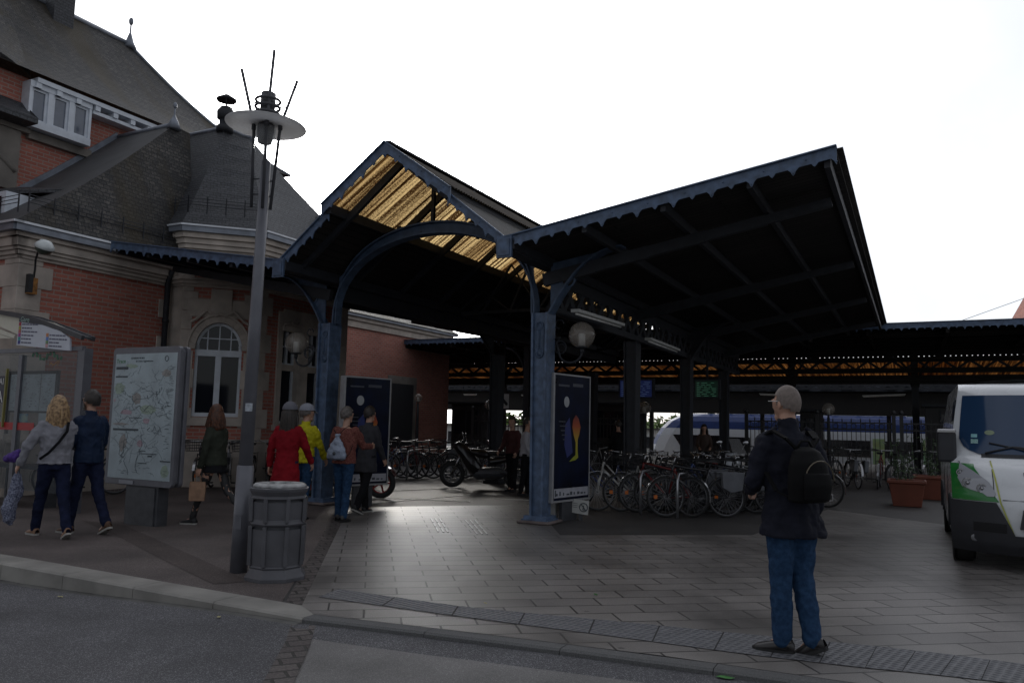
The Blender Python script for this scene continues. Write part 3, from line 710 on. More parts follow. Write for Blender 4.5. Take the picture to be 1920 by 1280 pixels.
# ------------------------------------------------------------------ globe lamps on scrolled arms
m_globe = glassmat("smoked_globe", (.32, .28, .24), .12, see=.55)
m_globeb = glassmat("clear_globe", (.5, .47, .42), .1, see=.45)
def globe_lamp(loc, side, r, label, grp, parent_post=None, arm=.75, rz=STA, post=False):
    """loc = globe centre; side = direction (+1/-1) of the arm towards its column"""
    t = thing("globe_lamp", loc, rz, label, "lamp", grp)
    mb = MB(); mb.sphere((0, 0, 0), r, 24, 16); mb.build("globe", m_globe, t)
    mb = MB(); mb.lathe([(r * .27, -r * .92), (r * .27, r * .05), (r * .2, r * .12)], 14); mb.build("lamp_core", mat("opal_core", (.8, .78, .74), .4), t)
    mb = MB(); mb.lathe([(r * .45, -r * .98), (r * .5, -r * .92), (r * .4, -r * .86)], 16)
    mb.tube([(0, 0, -r * 1.0), (0, 0, -r * 1.35)], r * .16, 8)
    if arm:
        pts = []
        for i in range(13):     # J shaped arm
            a = pi * i / 12; pts.append((side * (.19 - .19 * cos(a)), 0, -r * 1.3 - .16 * sin(a)))
        pts += [(side * .40, 0, -r * 1.05), (side * .43, 0, -r * .5), (side * (arm - .14), 0, -r * .15), (side * (arm - .02), 0, -r * .3)]
        mb.tube(pts, .018, 8)
        mb.torus((side * (arm - .14), 0, -r * .9), .1, .012, 'y', 20, 6); mb.torus((side * (arm - .16), 0, -r * .9), .055, .01, 'y', 16, 6, 0, 0, 4.6)
        mb.torus((side * (arm - .12), 0, r * .9), .07, .01, 'y', 16, 6, 0, 0, 4.8)
    mb.build("scroll_arm", m_steel, t)
    if post:
        mb = MB(); h = loc[2]; mb.lathe([(.13, -h), (.13, -h + .25), (.07, -h + .4), (.05, -h + 1.6), (.04, -r * 1.3)], 12); mb.build("post", m_steel, t)
    return t
# ================================================================== STATION BUILDING (frame v,u,z)
m_brick = brickmat("red_brick", (.46, .165, .12), (.35, .115, .085), (.36, .27, .23), .25, .083, .011, rough=.85, bump=.5, grain=90, gamt=.2, mdist=.004, vary=.35)
m_brickd = m_brick
m_stone = mat("sandstone", (.47, .41, .36), .85, var=.24, vs=2.2, bump=.5, bs=60)
m_stoned = mat("weathered_sandstone", (.2, .18, .16), .85, var=.3, vs=1.6, bump=.5, bs=40)
m_slate = brickmat("slate_roof", (.034, .033, .033), (.078, .072, .066), (.025, .025, .027), .15, .085, .01, rough=.68, bump=1., grain=22, gamt=.5, mdist=.02, vary=1.1, patch=((.042, .032, .016), .9, .14, .48, .62), spec=.3)
m_slate2 = brickmat("slate_roof_clean", (.038, .041, .047), (.055, .058, .066), (.02, .02, .024), .15, .08, .009, rough=.62, bump=.9, grain=22, gamt=.45, mdist=.008, vary=.4, spec=.5)
m_lead = mat("lead_flashing", (.2, .22, .26), .45, .3, var=.25, vs=4)
m_gutw = mat("pale_gutter_edge", (.62, .64, .68), .4, .2, var=.12)
m_wind = mat("white_window_frame", (.62, .66, .72), .5, var=.08)
m_glass = glassmat("window_glass", (.012, .014, .02), .06, spec=.3)
m_inner = mat("dark_interior", (.03, .03, .035), .8)
bld = sthing("station_building", label="red brick station building with sandstone trim and steep slate roofs on the left", cat="building")
WV, WC, ZC = -9.3, -2.68, 4.75      # brick wall plane, its near corner, gutter height
def wall_v(mb, v, u0, u1, z0, z1, holes=(), mi=0, t=.3):
    """wall in plane v (faces +v) with rectangular holes (u0,u1,z0,z1)"""
    us = sorted({u0, u1, *[h[0] for h in holes], *[h[1] for h in holes]}); zs = sorted({z0, z1, *[h[2] for h in holes], *[h[3] for h in holes]})
    for a, c in zip(us, us[1:]):
        for d, e in zip(zs, zs[1:]):
            if any(h[0] <= a and c <= h[1] and h[2] <= d and e <= h[3] for h in holes): continue
            mb.quad((v, a, d), (v, c, d), (v, c, e), (v, a, e), mi)
    for h in holes:   # reveals
        a, c, d, e = h
        mb.quad((v, a, d), (v, a, e), (v - t, a, e), (v - t, a, d), mi); mb.quad((v, c, e), (v, c, d), (v - t, c, d), (v - t, c, e), mi)
        mb.quad((v, a, d), (v - t, a, d), (v - t, c, d), (v, c, d), mi); mb.quad((v, a, e), (v, c, e), (v - t, c, e), (v - t, a, e), mi)
class Fr:   # local frame on a wall: s along, z up, n outward
    def __init__(s, o, d): s.o = Vector((o[0], o[1], 0)); s.d = Vector((d[0], d[1], 0)).normalized(); s.n = Vector((s.d.y, -s.d.x, 0))
    def p(s, a, z, n=0.): return s.o + s.d * a + s.n * n + Vector((0, 0, z))
    def box(s, mb, a0, a1, z0, z1, n0, n1, mi=0):
        vs = [s.p(a, z, n) for z in (z0, z1) for n in (n0, n1) for a in (a0, a1)]
        mb.add(vs, [(0, 2, 3, 1), (4, 5, 7, 6), (0, 1, 5, 4), (2, 6, 7, 3), (0, 4, 6, 2), (1, 3, 7, 5)], mi)
    def face(s, mb, a0, a1, z0, z1, n=0., mi=0): mb.quad(s.p(a0, z0, n), s.p(a1, z0, n), s.p(a1, z1, n), s.p(a0, z1, n), mi)
# frames (direction chosen so that n points to the street)
TA, TB = (-8.9, .6), (-7.8, 1.7)
LT = sqrt(2) * 1.1; TC = (-7.8, 4.75)
F0 = Fr((WV, WC), (0, 1)); F1 = Fr(TA, (1, 1)); F2 = Fr(TB, (0, 1)); F00 = Fr((WV - 9, WC), (1, 0)); Fs = Fr((WV, TA[1]), (1, 0))
Ff = Fr((-13.5, 4.75), (0, 1)); Fb = Fr((-13.5, 4.75), (1, 0))
mb = MB()
F0.face(mb, 0, TA[1] - WC, 0, ZC)
F00.face(mb, 0, 9, 0, ZC)
Fs.face(mb, 0, TA[0] - WV, 0, ZC)
# facet 1 with arched window opening (s 0.26..1.3)
aw0, aw1, asill, aspr = .30, 1.26, 1.5, 2.95; ac = (aw0 + aw1) / 2; ar = (aw1 - aw0) / 2 + .06
F1.face(mb, 0, aw0, 0, 5.6); F1.face(mb, aw1, LT, 0, 5.6); F1.face(mb, aw0, aw1, 0, asill)
n_ = 14; 
for i in range(n_):
    a0_, a1_ = pi - pi * i / n_, pi - pi * (i + 1) / n_
    s0, s1 = ac + (aw1 - ac) * cos(a0_), ac + (aw1 - ac) * cos(a1_); z0, z1 = aspr + .6 * sin(a0_), aspr + .6 * sin(a1_)
    mb.quad(F1.p(s0, z0), F1.p(s1, z1), F1.p(s1, 5.6), F1.p(s0, 5.6))
    mb.quad(F1.p(s0, z0), F1.p(s0, z0, -.22), F1.p(s1, z1, -.22), F1.p(s1, z1), 1)
mb.quad(F1.p(aw0, asill), F1.p(aw0, asill, -.22), F1.p(aw0, aspr, -.22), F1.p(aw0, aspr), 1); mb.quad(F1.p(aw1, asill), F1.p(aw1, aspr), F1.p(aw1, aspr, -.22), F1.p(aw1, asill, -.22), 1)
# facet 2 with a pair of windows
W2 = ((.78, 1.30), (1.62, 2.14))
zs = (0, 1.35, 3.62, 5.6)
ss = (0, W2[0][0], W2[0][1], W2[1][0], W2[1][1], TC[1] - TB[1])
for j in range(3):
    for i in range(5):
        if j == 1 and i in (1, 3): continue
        F2.face(mb, ss[i], ss[i + 1], zs[j], zs[j + 1])
for a, c in W2:
    mb.quad(F2.p(a, 1.35), F2.p(a, 1.35, -.2), F2.p(a, 3.62, -.2), F2.p(a, 3.62), 1); mb.quad(F2.p(c, 1.35), F2.p(c, 3.62), F2.p(c, 3.62, -.2), F2.p(c, 1.35, -.2), 1); mb.quad(F2.p(a, 3.62), F2.p(a, 3.62, -.2), F2.p(c, 3.62, -.2), F2.p(c, 3.62), 1)
# other tower sides
Fr((-11.4, TA[1]), (1, 0)).face(mb, 0, -8.9 + 11.4, ZC - .2, 5.6); Fb.face(mb, 0, 5.7, 0, 5.6) ; 
mb.quad((-7.8, 4.75, 0), (-13.5, 4.75, 0), (-13.5, 4.75, 5.6), (-7.8, 4.75, 5.6))
Ff.face(mb, 0, 14.2, 0, 5.3); mb.quad((-13.5, 18.95, 0), (-24, 18.95, 0), (-24, 18.95, 5.3), (-13.5, 18.95, 5.3))
# upper main wall (v=-12) with dormer windows cut by parts in front
UM = -11.9
Fm = Fr((UM, -12), (0, 1)); Fm.face(mb, 0, 18.5, 3.5, 8.75)
mb.build("wall", [m_brick, m_stone], bld)
# ---- stone dressings
mb = MB()
def quoin(F, s0, s1, z0, z1, out=.025): F.box(mb, s0, s1, z0, z1, -.02, out)
random.seed(3)
# corner of the brick wall
z = 0.; k = 0
while z < ZC - .3:
    h = .42; w = .62 if k % 2 else .42
    quoin(F0, -.0, w, z + .004, z + h, .025); F00.box(mb, 9 - w, 9.026, z + .004, z + h, -.02, .028); z += h; k += 1
# pipe side
z = .0; k = 0
while z < ZC - .2:
    w = .3 if k % 2 else .1; quoin(F0, 3.28 - w, 3.28, z + .004, z + .4, .022); z += .4; k += 1
quoin(Fs, 0, TA[0] - WV, 0, ZC - .05, .02)
# tower quoins facet 1
z = .0; k = 0
while z < 4.3:
    w = .30 if k % 2 else .2; quoin(F1, -.02, w, z + .004, z + .42); quoin(F1, LT - w, LT + .02, z + .004, z + .42)
    w2 = .42 if k % 2 else .26; quoin(F2, -.02, w2, z + .004, z + .42); quoin(F2, 3.05 - (.55 if k % 2 else .36), 3.07, z + .004, z + .42); z += .42; k += 1
# plinth + string courses
for F, a, c in ((F0, 0, 3.28), (F1, 0, LT), (F2, 0, 3.05), (F00, 0, 9)): F.box(mb, a, c, 0, .95, -.02, .06); F.box(mb, a, c, .95, 1.02, -.02, .1)
F1.box(mb, .0, LT, 1.3, asill - .02, -.02, .07)
F1.box(mb, .06, .26, 1.5, 2.9, -.02, .03); F1.box(mb, 1.30, 1.5, 1.5, 2.9, -.02, .03)
# arched surround of window 1 : voussoirs
for i in range(16):
    a0_, a1_ = pi - pi * i / 16, pi - pi * (i + 1) / 16
    for r0, r1, n0 in ((.0, .14, .05), (.14, .19, .085)):
        P = lambda a, r, n: F1.p(ac + (aw1 - ac + r) * cos(a), aspr + (.6 + r) * sin(a), n)
        vs = [P(a0_, r0, -.02), P(a1_, r0, -.02), P(a1_, r1, -.02), P(a0_, r1, -.02), P(a0_, r0, n0), P(a1_, r0, n0), P(a1_, r1, n0), P(a0_, r1, n0)]
        mb.add(vs, [(4, 5, 6, 7), (0, 1, 5, 4), (3, 7, 6, 2), (0, 4, 7, 3), (1, 2, 6, 5)])
F1.box(mb, .1, .56, 3.66, 4.05, -.02, .03); F1.box(mb, 1.0, 1.46, 3.66, 4.05, -.02, .03); F1.box(mb, .56, 1.0, 3.68, 4.28, -.02, .06)
for s_ in (-1, 1):   # scroll hood over the arch
    pts = [F1.p(ac + s_ * x, z, .09) for x, z in ((.0, 3.73), (.1, 3.69), (.2, 3.74), (.28, 3.8), (.36, 3.72), (.48, 3.6), (.6, 3.52))]; mb.tube(pts, .035, 6)
# surround of window pair
a, c = W2[0][0], W2[1][1]
F2.box(mb, a - .16, a, 1.35, 3.95, -.02, .04); F2.box(mb, c, c + .16, 1.35, 3.95, -.02, .04); F2.box(mb, a, c, 3.62, 4.02, -.02, .04); F2.box(mb, W2[0][1], W2[1][0], 1.35, 3.62, -.02, .06); F2.box(mb, a - .2, c + .2, 1.22, 1.35, -.02, .1)
for (a, c) in W2:
    m_ = (a + c) / 2; mb.tube([F2.p(m_ + x, z, .08) for x, z in ((-.3, 3.66), (-.16, 3.67), (-.08, 3.74), (0, 3.69), (.1, 3.67), (.2, 3.74), (.3, 3.66))], .028, 6); F2.box(mb, a - .04, c + .04, 3.5, 3.62, -.02, .09)
# far wall dressings: door surround
Ff.box(mb, 0, 14.2, 4.95, 5.3, -.02, .1); Ff.box(mb, 0, 14.2, 5.2, 5.34, -.02, .2)
# lower main cornice
for F, a, c in ((F0, -.0, 3.3), (F00, 0, 9), (F1, -.05, LT + .05), (F2, -.03, 3.1), (Fs, -.05, .45)):
    for z0, z1, n in ((4.30, 4.36, .05), (4.36, 4.44, .09), (4.44, 4.5, .13), (4.5, 4.66, .17), (4.66, 4.74, .24)):
        e = n if F in (F00,) else 0; e0 = n if F is F0 else 0
        if F in (F1, F2, Fs) and z0 > 4.45: continue
        F.box(mb, a - e0, c + e, z0, z1, -.02, n + .001 * a)
# upper tower band + panel
for F, a, c in ((F1, 0, LT), (F2, 0, 3.05), (Fr((-11.4, TA[1]), (1, 0)), 0, 2.5)):
    for z0, z1, n in ((4.9, 5.14, .03), (5.14, 5.24, .08), (5.24, 5.36, .12), (5.36, 5.48, .18)):
        F.box(mb, a - n * .41, c + n * .41, z0, z1, -.02, n)
mb.build("stone_trim", m_stone, bld, bevel=.008)
mb = MB(); F1.box(mb, .62, 1.38, 4.98, 5.1, .03, .04)
random.seed(5)
for i in range(26):
    s0 = .66 + i * .027; mb.tube([F1.p(s0, 5.0 + random.random() * .03, .045), F1.p(s0 + .015, 5.08, .045)], .006, 5)
mb.build("carved_panel", m_stoned, bld)
# ---- gutters
mb = MB()
F0.box(mb, -.3, 3.1, 4.74, 4.86, .2, .34); F00.box(mb, 0, 9.3, 4.74, 4.86, .2, .34)
F0.box(mb, -.36, 3.1, 4.86, 4.9, .2, .38, 1); F00.box(mb, 0, 9.38, 4.86, 4.9, .2, .38, 1)
for F, a, c in ((F1, 0, LT), (F2, 0, 3.05), (Fr((-11.4, TA[1]), (1, 0)), 0, 2.5)):
    F.box(mb, a - .1, c + .1, 5.48, 5.6, .1, .26); F.box(mb, a - .12, c + .12, 5.6, 5.635, .1, .29, 1)
Ff.box(mb, 0, 14.4, 5.34, 5.46, .1, .32); 
mb.build("gutter", [m_lead, m_gutw], bld)
# drain pipe
mb = MB(); q = F0.p(3.1, 0, .1); mb.tube([q, q + Vector((0, 0, 4.4)), F0.p(3.1, 4.62, .2)], .06, 10)
for z in (1.2, 2.6, 3.5): mb.lathe([(.075, z), (.075, z + .07)], 10, 0, Matrix.Translation((q.x, q.y, 0)))
mb.build("drain_pipe", m_steel, bld)
# ---- windows
def window_panes(F, a0, a1, z0, z1, nx, nz, name="window", fw=.06, arch_top=None):
    fr = MB(); n0, n1 = -.16, -.1
    F.box(fr, a0, a0 + fw, z0, z1, n0, n1); F.box(fr, a1 - fw, a1, z0, z1, n0, n1); F.box(fr, a0 + fw, a1 - fw, z0, z0 + fw, n0, n1); 
    if not arch_top: F.box(fr, a0 + fw, a1 - fw, z1 - fw, z1, n0, n1)
    for i in range(1, nx): x = a0 + (a1 - a0) * i / nx; F.box(fr, x - fw * .6, x + fw * .6, z0 + fw, z1 - (0 if arch_top else fw), n0 + .002, n1 + .012)
    for i in range(1, nz): z = z0 + (z1 - z0) * i / nz; F.box(fr, a0 + fw, a1 - fw, z - .012, z + .012, n0 + .004, n1 - .004)
    o = fr.build(name, m_wind, bld)
    g = MB(); F.face(g, a0, a1, z0, z1, -.14); g.build("pane", m_glass, o); return o, fr
# arched window
fr = MB(); n0, n1 = -.16, -.1
F1.box(fr, aw0, aw0 + .06, asill, aspr, n0, n1); F1.box(fr, aw1 - .06, aw1, asill, aspr, n0, n1); F1.box(fr, aw0, aw1, asill, asill + .08, n0, n1 + .02); F1.box(fr, aw0, aw1, aspr - .14, aspr, n0, n1 + .03)
F1.box(fr, ac - .06, ac + .06, asill + .08, aspr - .14, n0, n1 + .02)
for i in range(16):
    a0_, a1_ = pi - pi * i / 16, pi - pi * (i + 1) / 16; fr.bar(F1.p(ac + (aw1 - ac - .03) * cos(a0_), aspr + .57 * sin(a0_), -.13), F1.p(ac + (aw1 - ac - .03) * cos(a1_), aspr + .57 * sin(a1_), -.13), .06, .06)
for x in (-.24, 0, .24): F1.box(fr, ac + x - .012, ac + x + .012, aspr, aspr + .6 * sqrt(max(0, 1 - (x / .48) ** 2)) - .02, n0 + .01, n1)
F1.box(fr, aw0 + .04, aw1 - .04, aspr + .24, aspr + .265, n0 + .01, n1 - .002)
wn = fr.build("arched_window", m_wind, bld)
g = MB(); F1.face(g, aw0, aw1, asill, aspr, -.15)
g.add([F1.p(ac, aspr, -.15)] + [F1.p(ac + (aw1 - ac) * cos(pi * i / 16), aspr + .6 * sin(pi * i / 16), -.15) for i in range(17)], [(0, i, i + 1) for i in range(1, 17)])
g.build("pane", m_glass, wn)
for a, c in W2: window_panes(F2, a, c, 2.72, 3.6, 2, 2); window_panes(F2, a, c, 1.37, 2.66, 1, 1)
mb = MB()
for a, c in W2: F2.box(mb, a, c, 2.6, 2.74, -.18, -.05)
mb.build("transom", m_stone, bld)
# far door
mb = MB(); Ff.box(mb, 9.6, 11.6, 0, 3.3, -.02, .05); mb.build("door_surround", m_stoned, bld); mb = MB(); Ff.box(mb, 9.85, 11.35, 0, 3.0, .05, .07); mb.build("door", m_inner, bld)
# ---- roofs
RU = 3.0
K = Vector((-8.98, -3.02, 4.88)); PX = Vector((-9.9, .84, 8.17)); T0 = Vector((-11.6, 2.05, 8.5)); T1 = Vector((-9.62, 2.05, 8.5)); T2 = Vector((-9.55, 2.75, 8.5))
def roof_tri(mb, pts, sag=0., nsub=1, mi=0): mb.add(pts, [tuple(range(len(pts)))], mi)
def bell(mb, a, c, ta, tc, kick=.10, n=8, mi=0):
    """roof facet from eave a-c to top ta-tc with bell-cast foot"""
    a, c, ta, tc = map(Vector, (a, c, ta, tc))
    def P(i, j):
        t = i / n; f = t; b0, b1 = a.lerp(ta, f), c.lerp(tc, f); p = b0.lerp(b1, j); p.z -= kick * sin(pi * t) ; return p
    mb.grid(P, n, 1, mi, False)
mb = MB()
g5 = 5.62
eA0 = Vector((-12.0, TA[1] - .26, g5)); eA = Vector((TA[0] + .1, TA[1] - .26, g5)); eB = Vector((TB[0] + .27, TB[1] - .1, g5)); eC = Vector((TC[0] + .27, 5.3, g5)); eD = Vector((-11, 6.6, g5))
bell(mb, eA0, eA, T0, T1, .12); bell(mb, eA, eB, T1, T2 , .12); bell(mb, eB, eC, T2, T2, .12); bell(mb, eC, eD, T2, T2, .12); bell(mb, eD, Vector((-13, 6.6, g5)), T2, Vector((-12, 2.8, 8.5)), .12)
mb.build("tower_roof", m_slate2, bld)
mb = MB()
K0 = Vector((-17.5, -3.02, 4.88)); tw = Vector((-8.98, .9, 4.88))
bell(mb, K0, K, Vector((-17.5, .84, 8.17)), PX, .12, mi=1)      # dark slope facing the road
bell(mb, K, tw, PX, PX + Vector((-.05, .5, -.02)), .12, mi=0)         # lighter slope facing the canopy
mb.build("lower_roof", [m_slate, mat("roofing_felt", (.055, .055, .058), .75, var=.2, vs=3, bump=.3, bs=60)], bld)
# main roof behind
mb = MB()
eZ = 8.78; e0 = Vector((UM + .42, -14, eZ)); e1 = Vector((UM + .42, 6.3, eZ)); r0 = Vector((-15.2, -14, 12.35)); r1 = Vector((-15.2, 3.3, 12.35)); e2 = Vector((-19, 6.3, eZ)); e3 = Vector((-19, -14, eZ))
bell(mb, e0, e1, r0, r1, .35, 10); bell(mb, e1, e2, r1, r1, .35, 10); bell(mb, e2, e3, r1, r0, .35, 10)
mb.build("main_roof", m_slate, bld)
# ridge caps, hip lines
mb = MB()
mb.tube([r0 + Vector((0, 0, .03)), r1 + Vector((0, 0, .03))], .07, 6); mb.tube([Vector((UM, .84, 8.19)), PX + Vector((0, 0, .02))], .05, 6); mb.tube([T0, T1, T2], .05, 6)
hipp = lambda a, c, k: [a.lerp(c, i / 8) - Vector((0, 0, k * sin(pi * i / 8) - .015)) for i in range(9)]
mb.tube(hipp(e1, r1, .35), .05, 6); 
# flashing where the dark slope meets the upper wall
fl = []
for i in range(9):
    t = i / 8; p0 = Vector((0, -3.02, 4.88)).lerp(Vector((0, .84, 8.17)), t); fl.append(Vector((UM + .03, p0.y, p0.z - .12 * sin(pi * t) + .06)))
for a, c in zip(fl, fl[1:]): mb.bar(a, c, .05, .14)
mb.build("lead_capping", m_lead, bld)
# eave of the main roof: boxed white cornice with brackets
mb = MB(); mb.box(UM, UM + .36, -1.35, 5.9, 8.62, 8.72); mb.box(UM, UM + .3, .0, 5.9, 8.42, 8.5)
u = -1.3
while u < 5.5: mb.box(UM + .02, UM + .34, u - .06, u + .06, 8.5, 8.62); u += .46
mb.build("eave_cornice", m_wind, bld)
# dormer window strip (three lights) standing at the eave
dm = MB(); D0, D1 = -1.46, -.03; DV = UM + .32
dm.box(UM, DV, D0, D1, 7.62, 7.78); dm.box(UM, DV - .02, D0, D1, 8.5, 8.64)
for i in range(4):
    u = D0 + (D1 - D0) * i / 3; w = .05; a = max(D0, u - w - .01); c = min(D1, u + w + .01); dm.box(UM, DV - .03, a, c, 7.78, 8.5)
for i in range(3):
    a = D0 + (D1 - D0) * i / 3 + .06; c = D0 + (D1 - D0) * (i + 1) / 3 - .06
    for x0, x1, y0, y1 in ((a, a + .05, 7.78, 8.5), (c - .05, c, 7.78, 8.5), (a + .05, c - .05, 7.78, 7.83), (a + .05, c - .05, 8.45, 8.5)): dm.box(DV - .12, DV - .07, x0, x1, y0, y1)
dw = dm.build("dormer_window", m_wind, bld); g = MB(); g.quad((DV - .1, D0, 7.78), (DV - .1, D1, 7.78), (DV - .1, D1, 8.5), (DV - .1, D0, 8.5)); g.build("pane", mat("sky_glass", (.08, .1, .14), .1, spec=1.), dw)
# stone pilaster + curved hood on upper wall, slate-hung bay to the left
mb = MB(); mb.box(UM, UM + .1, -1.95, -1.45, 6.2, 7.75); mb.box(UM, UM + .16, -2.6, -1.3, 7.5, 7.62)
mb.tube([(UM + .08, -2.5 + .1 * i, 6.6 + .28 * sin(pi * i / 10)) for i in range(11)], .06, 6); mb.box(UM, UM + .12, -1.3, .15, 7.42, 7.6)
mb.build("stone_trim", m_stoned, bld)
mb = MB(); bell(mb, (UM + .62, -6, 7.72), (UM + .62, -1.42, 7.72), (UM + .05, -6, 8.2), (UM + .05, -1.42, 8.15), .05, 3); mb.quad((UM + .62, -1.42, 7.72), (UM + .05, -1.42, 7.72), (UM + .05, -1.42, 8.15), (UM + .62, -1.42, 7.72))
mb.box(UM, UM + .62, -6, -1.42, 7.6, 7.72); mb.build("bay_roof", m_slate2, bld)
# big dormer flare on the main roof, left edge
mb = MB()
def flare(i, j):
    t = i / 10; s_ = j / 8; u = -3.3 + 1.9 * t; z = 8.95 + 1.5 * s_; v = UM + .55 - 1.4 * s_ - .35 * t ** 3 * (1 - s_); return Vector((v, u, z - .25 * t * t * (1 - s_)))
mb.grid(flare, 10, 8); mb.build("roof_dormer", m_slate, bld)
# chimney (slate hung) at the top left
_a, _c = V3(100, 40, -14.75), V3(138, 45, -14.75); mb = MB(); mb.box(-15.6, -14.75, _a[1], _c[1], 11.4, 15.5, 0); mb.build("chimney", m_slate2, bld)
# small side dormer on the dark slope
mb = MB()
mb.slab([(-11.1, -2.75, 5.75), (-9.75, -1.6, 5.95), (-11.1, -.5, 6.55), (-12.2, -.6, 6.6)], (0, 0, -.07)); mb.build("dormer_roof", m_slate2, bld)
mb = MB(); mb.box(-11.5, -10.35, -2.45, -1.2, 5.1, 5.75); mb.build("side_dormer", m_wind, bld)
mb = MB(); mb.quad((-10.9, -2.47, 5.2), (-10.45, -2.47, 5.2), (-10.45, -2.47, 5.65), (-10.9, -2.47, 5.65)); mb.build("pane", m_glass, bld)
# finials
def finial(p, h, r, ball):
    mb = MB(); M = Matrix.Translation(p); mb.lathe([(r * 3, -.1), (r * 1.6, .1), (r * .9, h * .35), (r * .35, h * .5), (r * .3, h - ball * 1.3)], 10, 0, M); mb.sphere(Vector(p) + Vector((0, 0, h - ball * .5)), ball, 12, 8, 0, (.8, .8, 1.4)); mb.build('finial', m_lead, bld)
finial(r1 + Vector((0, 0, .0)), .78, .07, .085); finial(PX + Vector((0, 0, .0)), .5, .055, .055)
finial(T2 + Vector((0, .1, 0)), .5, .03, .07)
# chimney cowl on the tower ridge
mb = MB(); c0 = Vector((-9.66, 2.1, 8.5)); M = Matrix.Translation(c0)
mb.lathe([(.2, -.1), (.2, .05), (.14, .08), (.14, .2)], 16, 0, M); mb.lathe([(.14, .2), (.2, .24), (.21, .42), (.12, .54)], 16, 0, M)
mb.lathe([(.04, .78), (.23, .70), (.24, .74), (.05, .86)], 16, 0, M)
for i in range(4): a = pi / 4 + i * pi / 2; mb.bar(c0 + Vector((.13 * cos(a), .13 * sin(a), .52)), c0 + Vector((.21 * cos(a), .21 * sin(a), .74)), .02, .02)
mb.build("chimney_cowl", m_steel, bld)
# eyebrow dormer on the tower's right slope
mb = MB(); M = Matrix.Translation((-8.05, 4.3, 6.35))
for i in range(12):
    a0_, a1_ = pi * i / 12, pi * (i + 1) / 12
    q = lambda a, x: Vector((-8.3 + x, 4.3 - .5 * cos(a), 6.25 + .5 * sin(a)))
    mb.quad(q(a0_, .45), q(a1_, .45), q(a1_, -.7), q(a0_, -.7), 0, True)
    mb.bar(q(a0_, .45), q(a1_, .45), .08, .06, 1)
mb.add([Vector((-8.3 + .4, 4.3, 6.25))] + [Vector((-7.9, 4.3 - .48 * cos(pi * i / 12), 6.25 + .48 * sin(pi * i / 12))) for i in range(13)], [(0, i, i + 1) for i in range(1, 13)], 2)
mb.build("eyebrow_dormer", [m_slate2, m_stoned, m_inner], bld)
# snow guards
mb = MB()
def guard(a, c, top, n, dz=0.):
    a, c = Vector(a), Vector(c)
    for k in (.0, .07, .14): mb.tube([a + Vector((0, 0, .2 + k)), c + Vector((0, 0, .2 + k))], .008, 5)
    for i in range(n + 1): p = a.lerp(c, i / n); mb.bar(p + Vector((0, 0, .02)), p + Vector((0, 0, .4)), .02, .02)
off = .28
guard((K.x - .1, K.y + off, 5.1), (tw.x - .1, tw.y - .3, 5.1), 0, 7)
guard((K0.x, K.y + .1, 5.02), (K.x - .1, K.y + .1, 5.05), 0, 9)
guard((eA0.x + 1, eA.y + .22, g5 + .3), (eA.x - .1, eA.y + .22, g5 + .3), 0, 5); guard((eA.x - .1, eA.y + .22, g5 + .3), (eB.x - .24, eB.y + .05, g5 + .3), 0, 4)
mb.build("snow_guard", m_steel, bld)
# sloped roof of the far wing
mb = MB(); bell(mb, (-13.1, 4.6, 5.44), (-13.1, 19.3, 5.44), (-16.5, 4.6, 7.4), (-16.5, 17, 7.4), .1, 3); bell(mb, (-13.1, 19.3, 5.44), (-20, 19.3, 5.44), (-16.5, 17, 7.4), (-16.6, 17, 7.4), .1, 3); mb.build("wing_roof", m_slate, bld)
# ================================================================== REAR HALL AND PLATFORM CANOPIES
hall = sthing("platform_canopy", label="long low dark platform canopy with blue scalloped edge running across behind the forecourt", cat="canopy")
UH = 15.4; ZH = 4.82
fascia("fascia", (-16.5, ZH), (30, ZH), UH, h=.2, per=.42, parent=hall)
mb = MB()
roofsheet(mb, -22, ZH - .02, 34, ZH - .02, UH + .03, 21.2, .08)
mb.slab([(-22, UH + .03, ZH + .0), (34, UH + .03, ZH), (34, 21, ZH + .02), (-22, 21, ZH + .02)], (0, 0, .02))
roofsheet(mb, -30, 3.84, 45, 3.84, 26.7, 30, .1)
# underside beams
for u in (16.6, 18.4, 20.2): mb.bar((-22, u, ZH - .22), (34, u, ZH - .22), .09, .2)
v = -20.
while v < 33: mb.bar((v, UH + .1, ZH - .2), (v, 21, ZH - .2), .1, .24); v += 2.175
mb.box(-22, 34, 21.05, 21.2, 4.30, ZH); mb.box(-22, 34, 21.2, 21.3, 4.1, 4.28); mb.box(-22, 34, 21.2, 21.3, 3.68, 3.87); mb.box(-22, 34, 21.2, 21.3, 3.3, 3.6)
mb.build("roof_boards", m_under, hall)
mb = MB()     # small daylight holes at the ridge sheet: a row of packing blocks under the raised sheet
v = -22.
while v < 34:
    mb.box(v, v + .135, 21.2, 21.26, 4.27, 4.34); v += .17
mb.build("ridge_vent", m_under, hall)
mb = MB(); n = int(56 / .04)
def Pc(i, j): w = .02 * sin(i * pi / 2); return Vector((-22 + 56 * i / n, 21.45 + 5.4 * j, 4.27 - .52 * j + w))
mb.grid(Pc, n, 1); mb.build("translucent_sheets", m_corro, hall, ax=(Vector((1, 0, 0)), Vector((0, 1, 0))))
def lattice(mb, u, z0, z1, v0, v1, pit=.62, w=.06):
    mb.bar((v0, u, z1), (v1, u, z1), .1, .09); mb.bar((v0, u, z0), (v1, u, z0), .1, .09)
    v = v0; k = 0
    while v < v1: 
        a, c = (z0, z1) if k % 2 == 0 else (z1, z0); mb.bar((v, u, a), (v + pit, u, c), w, w); v += pit; k += 1
mb = MB(); lattice(mb, 21.36, 3.83, 4.14, -22, 34, .42, .085)
mb.build("lattice_girder", m_steel, hall)
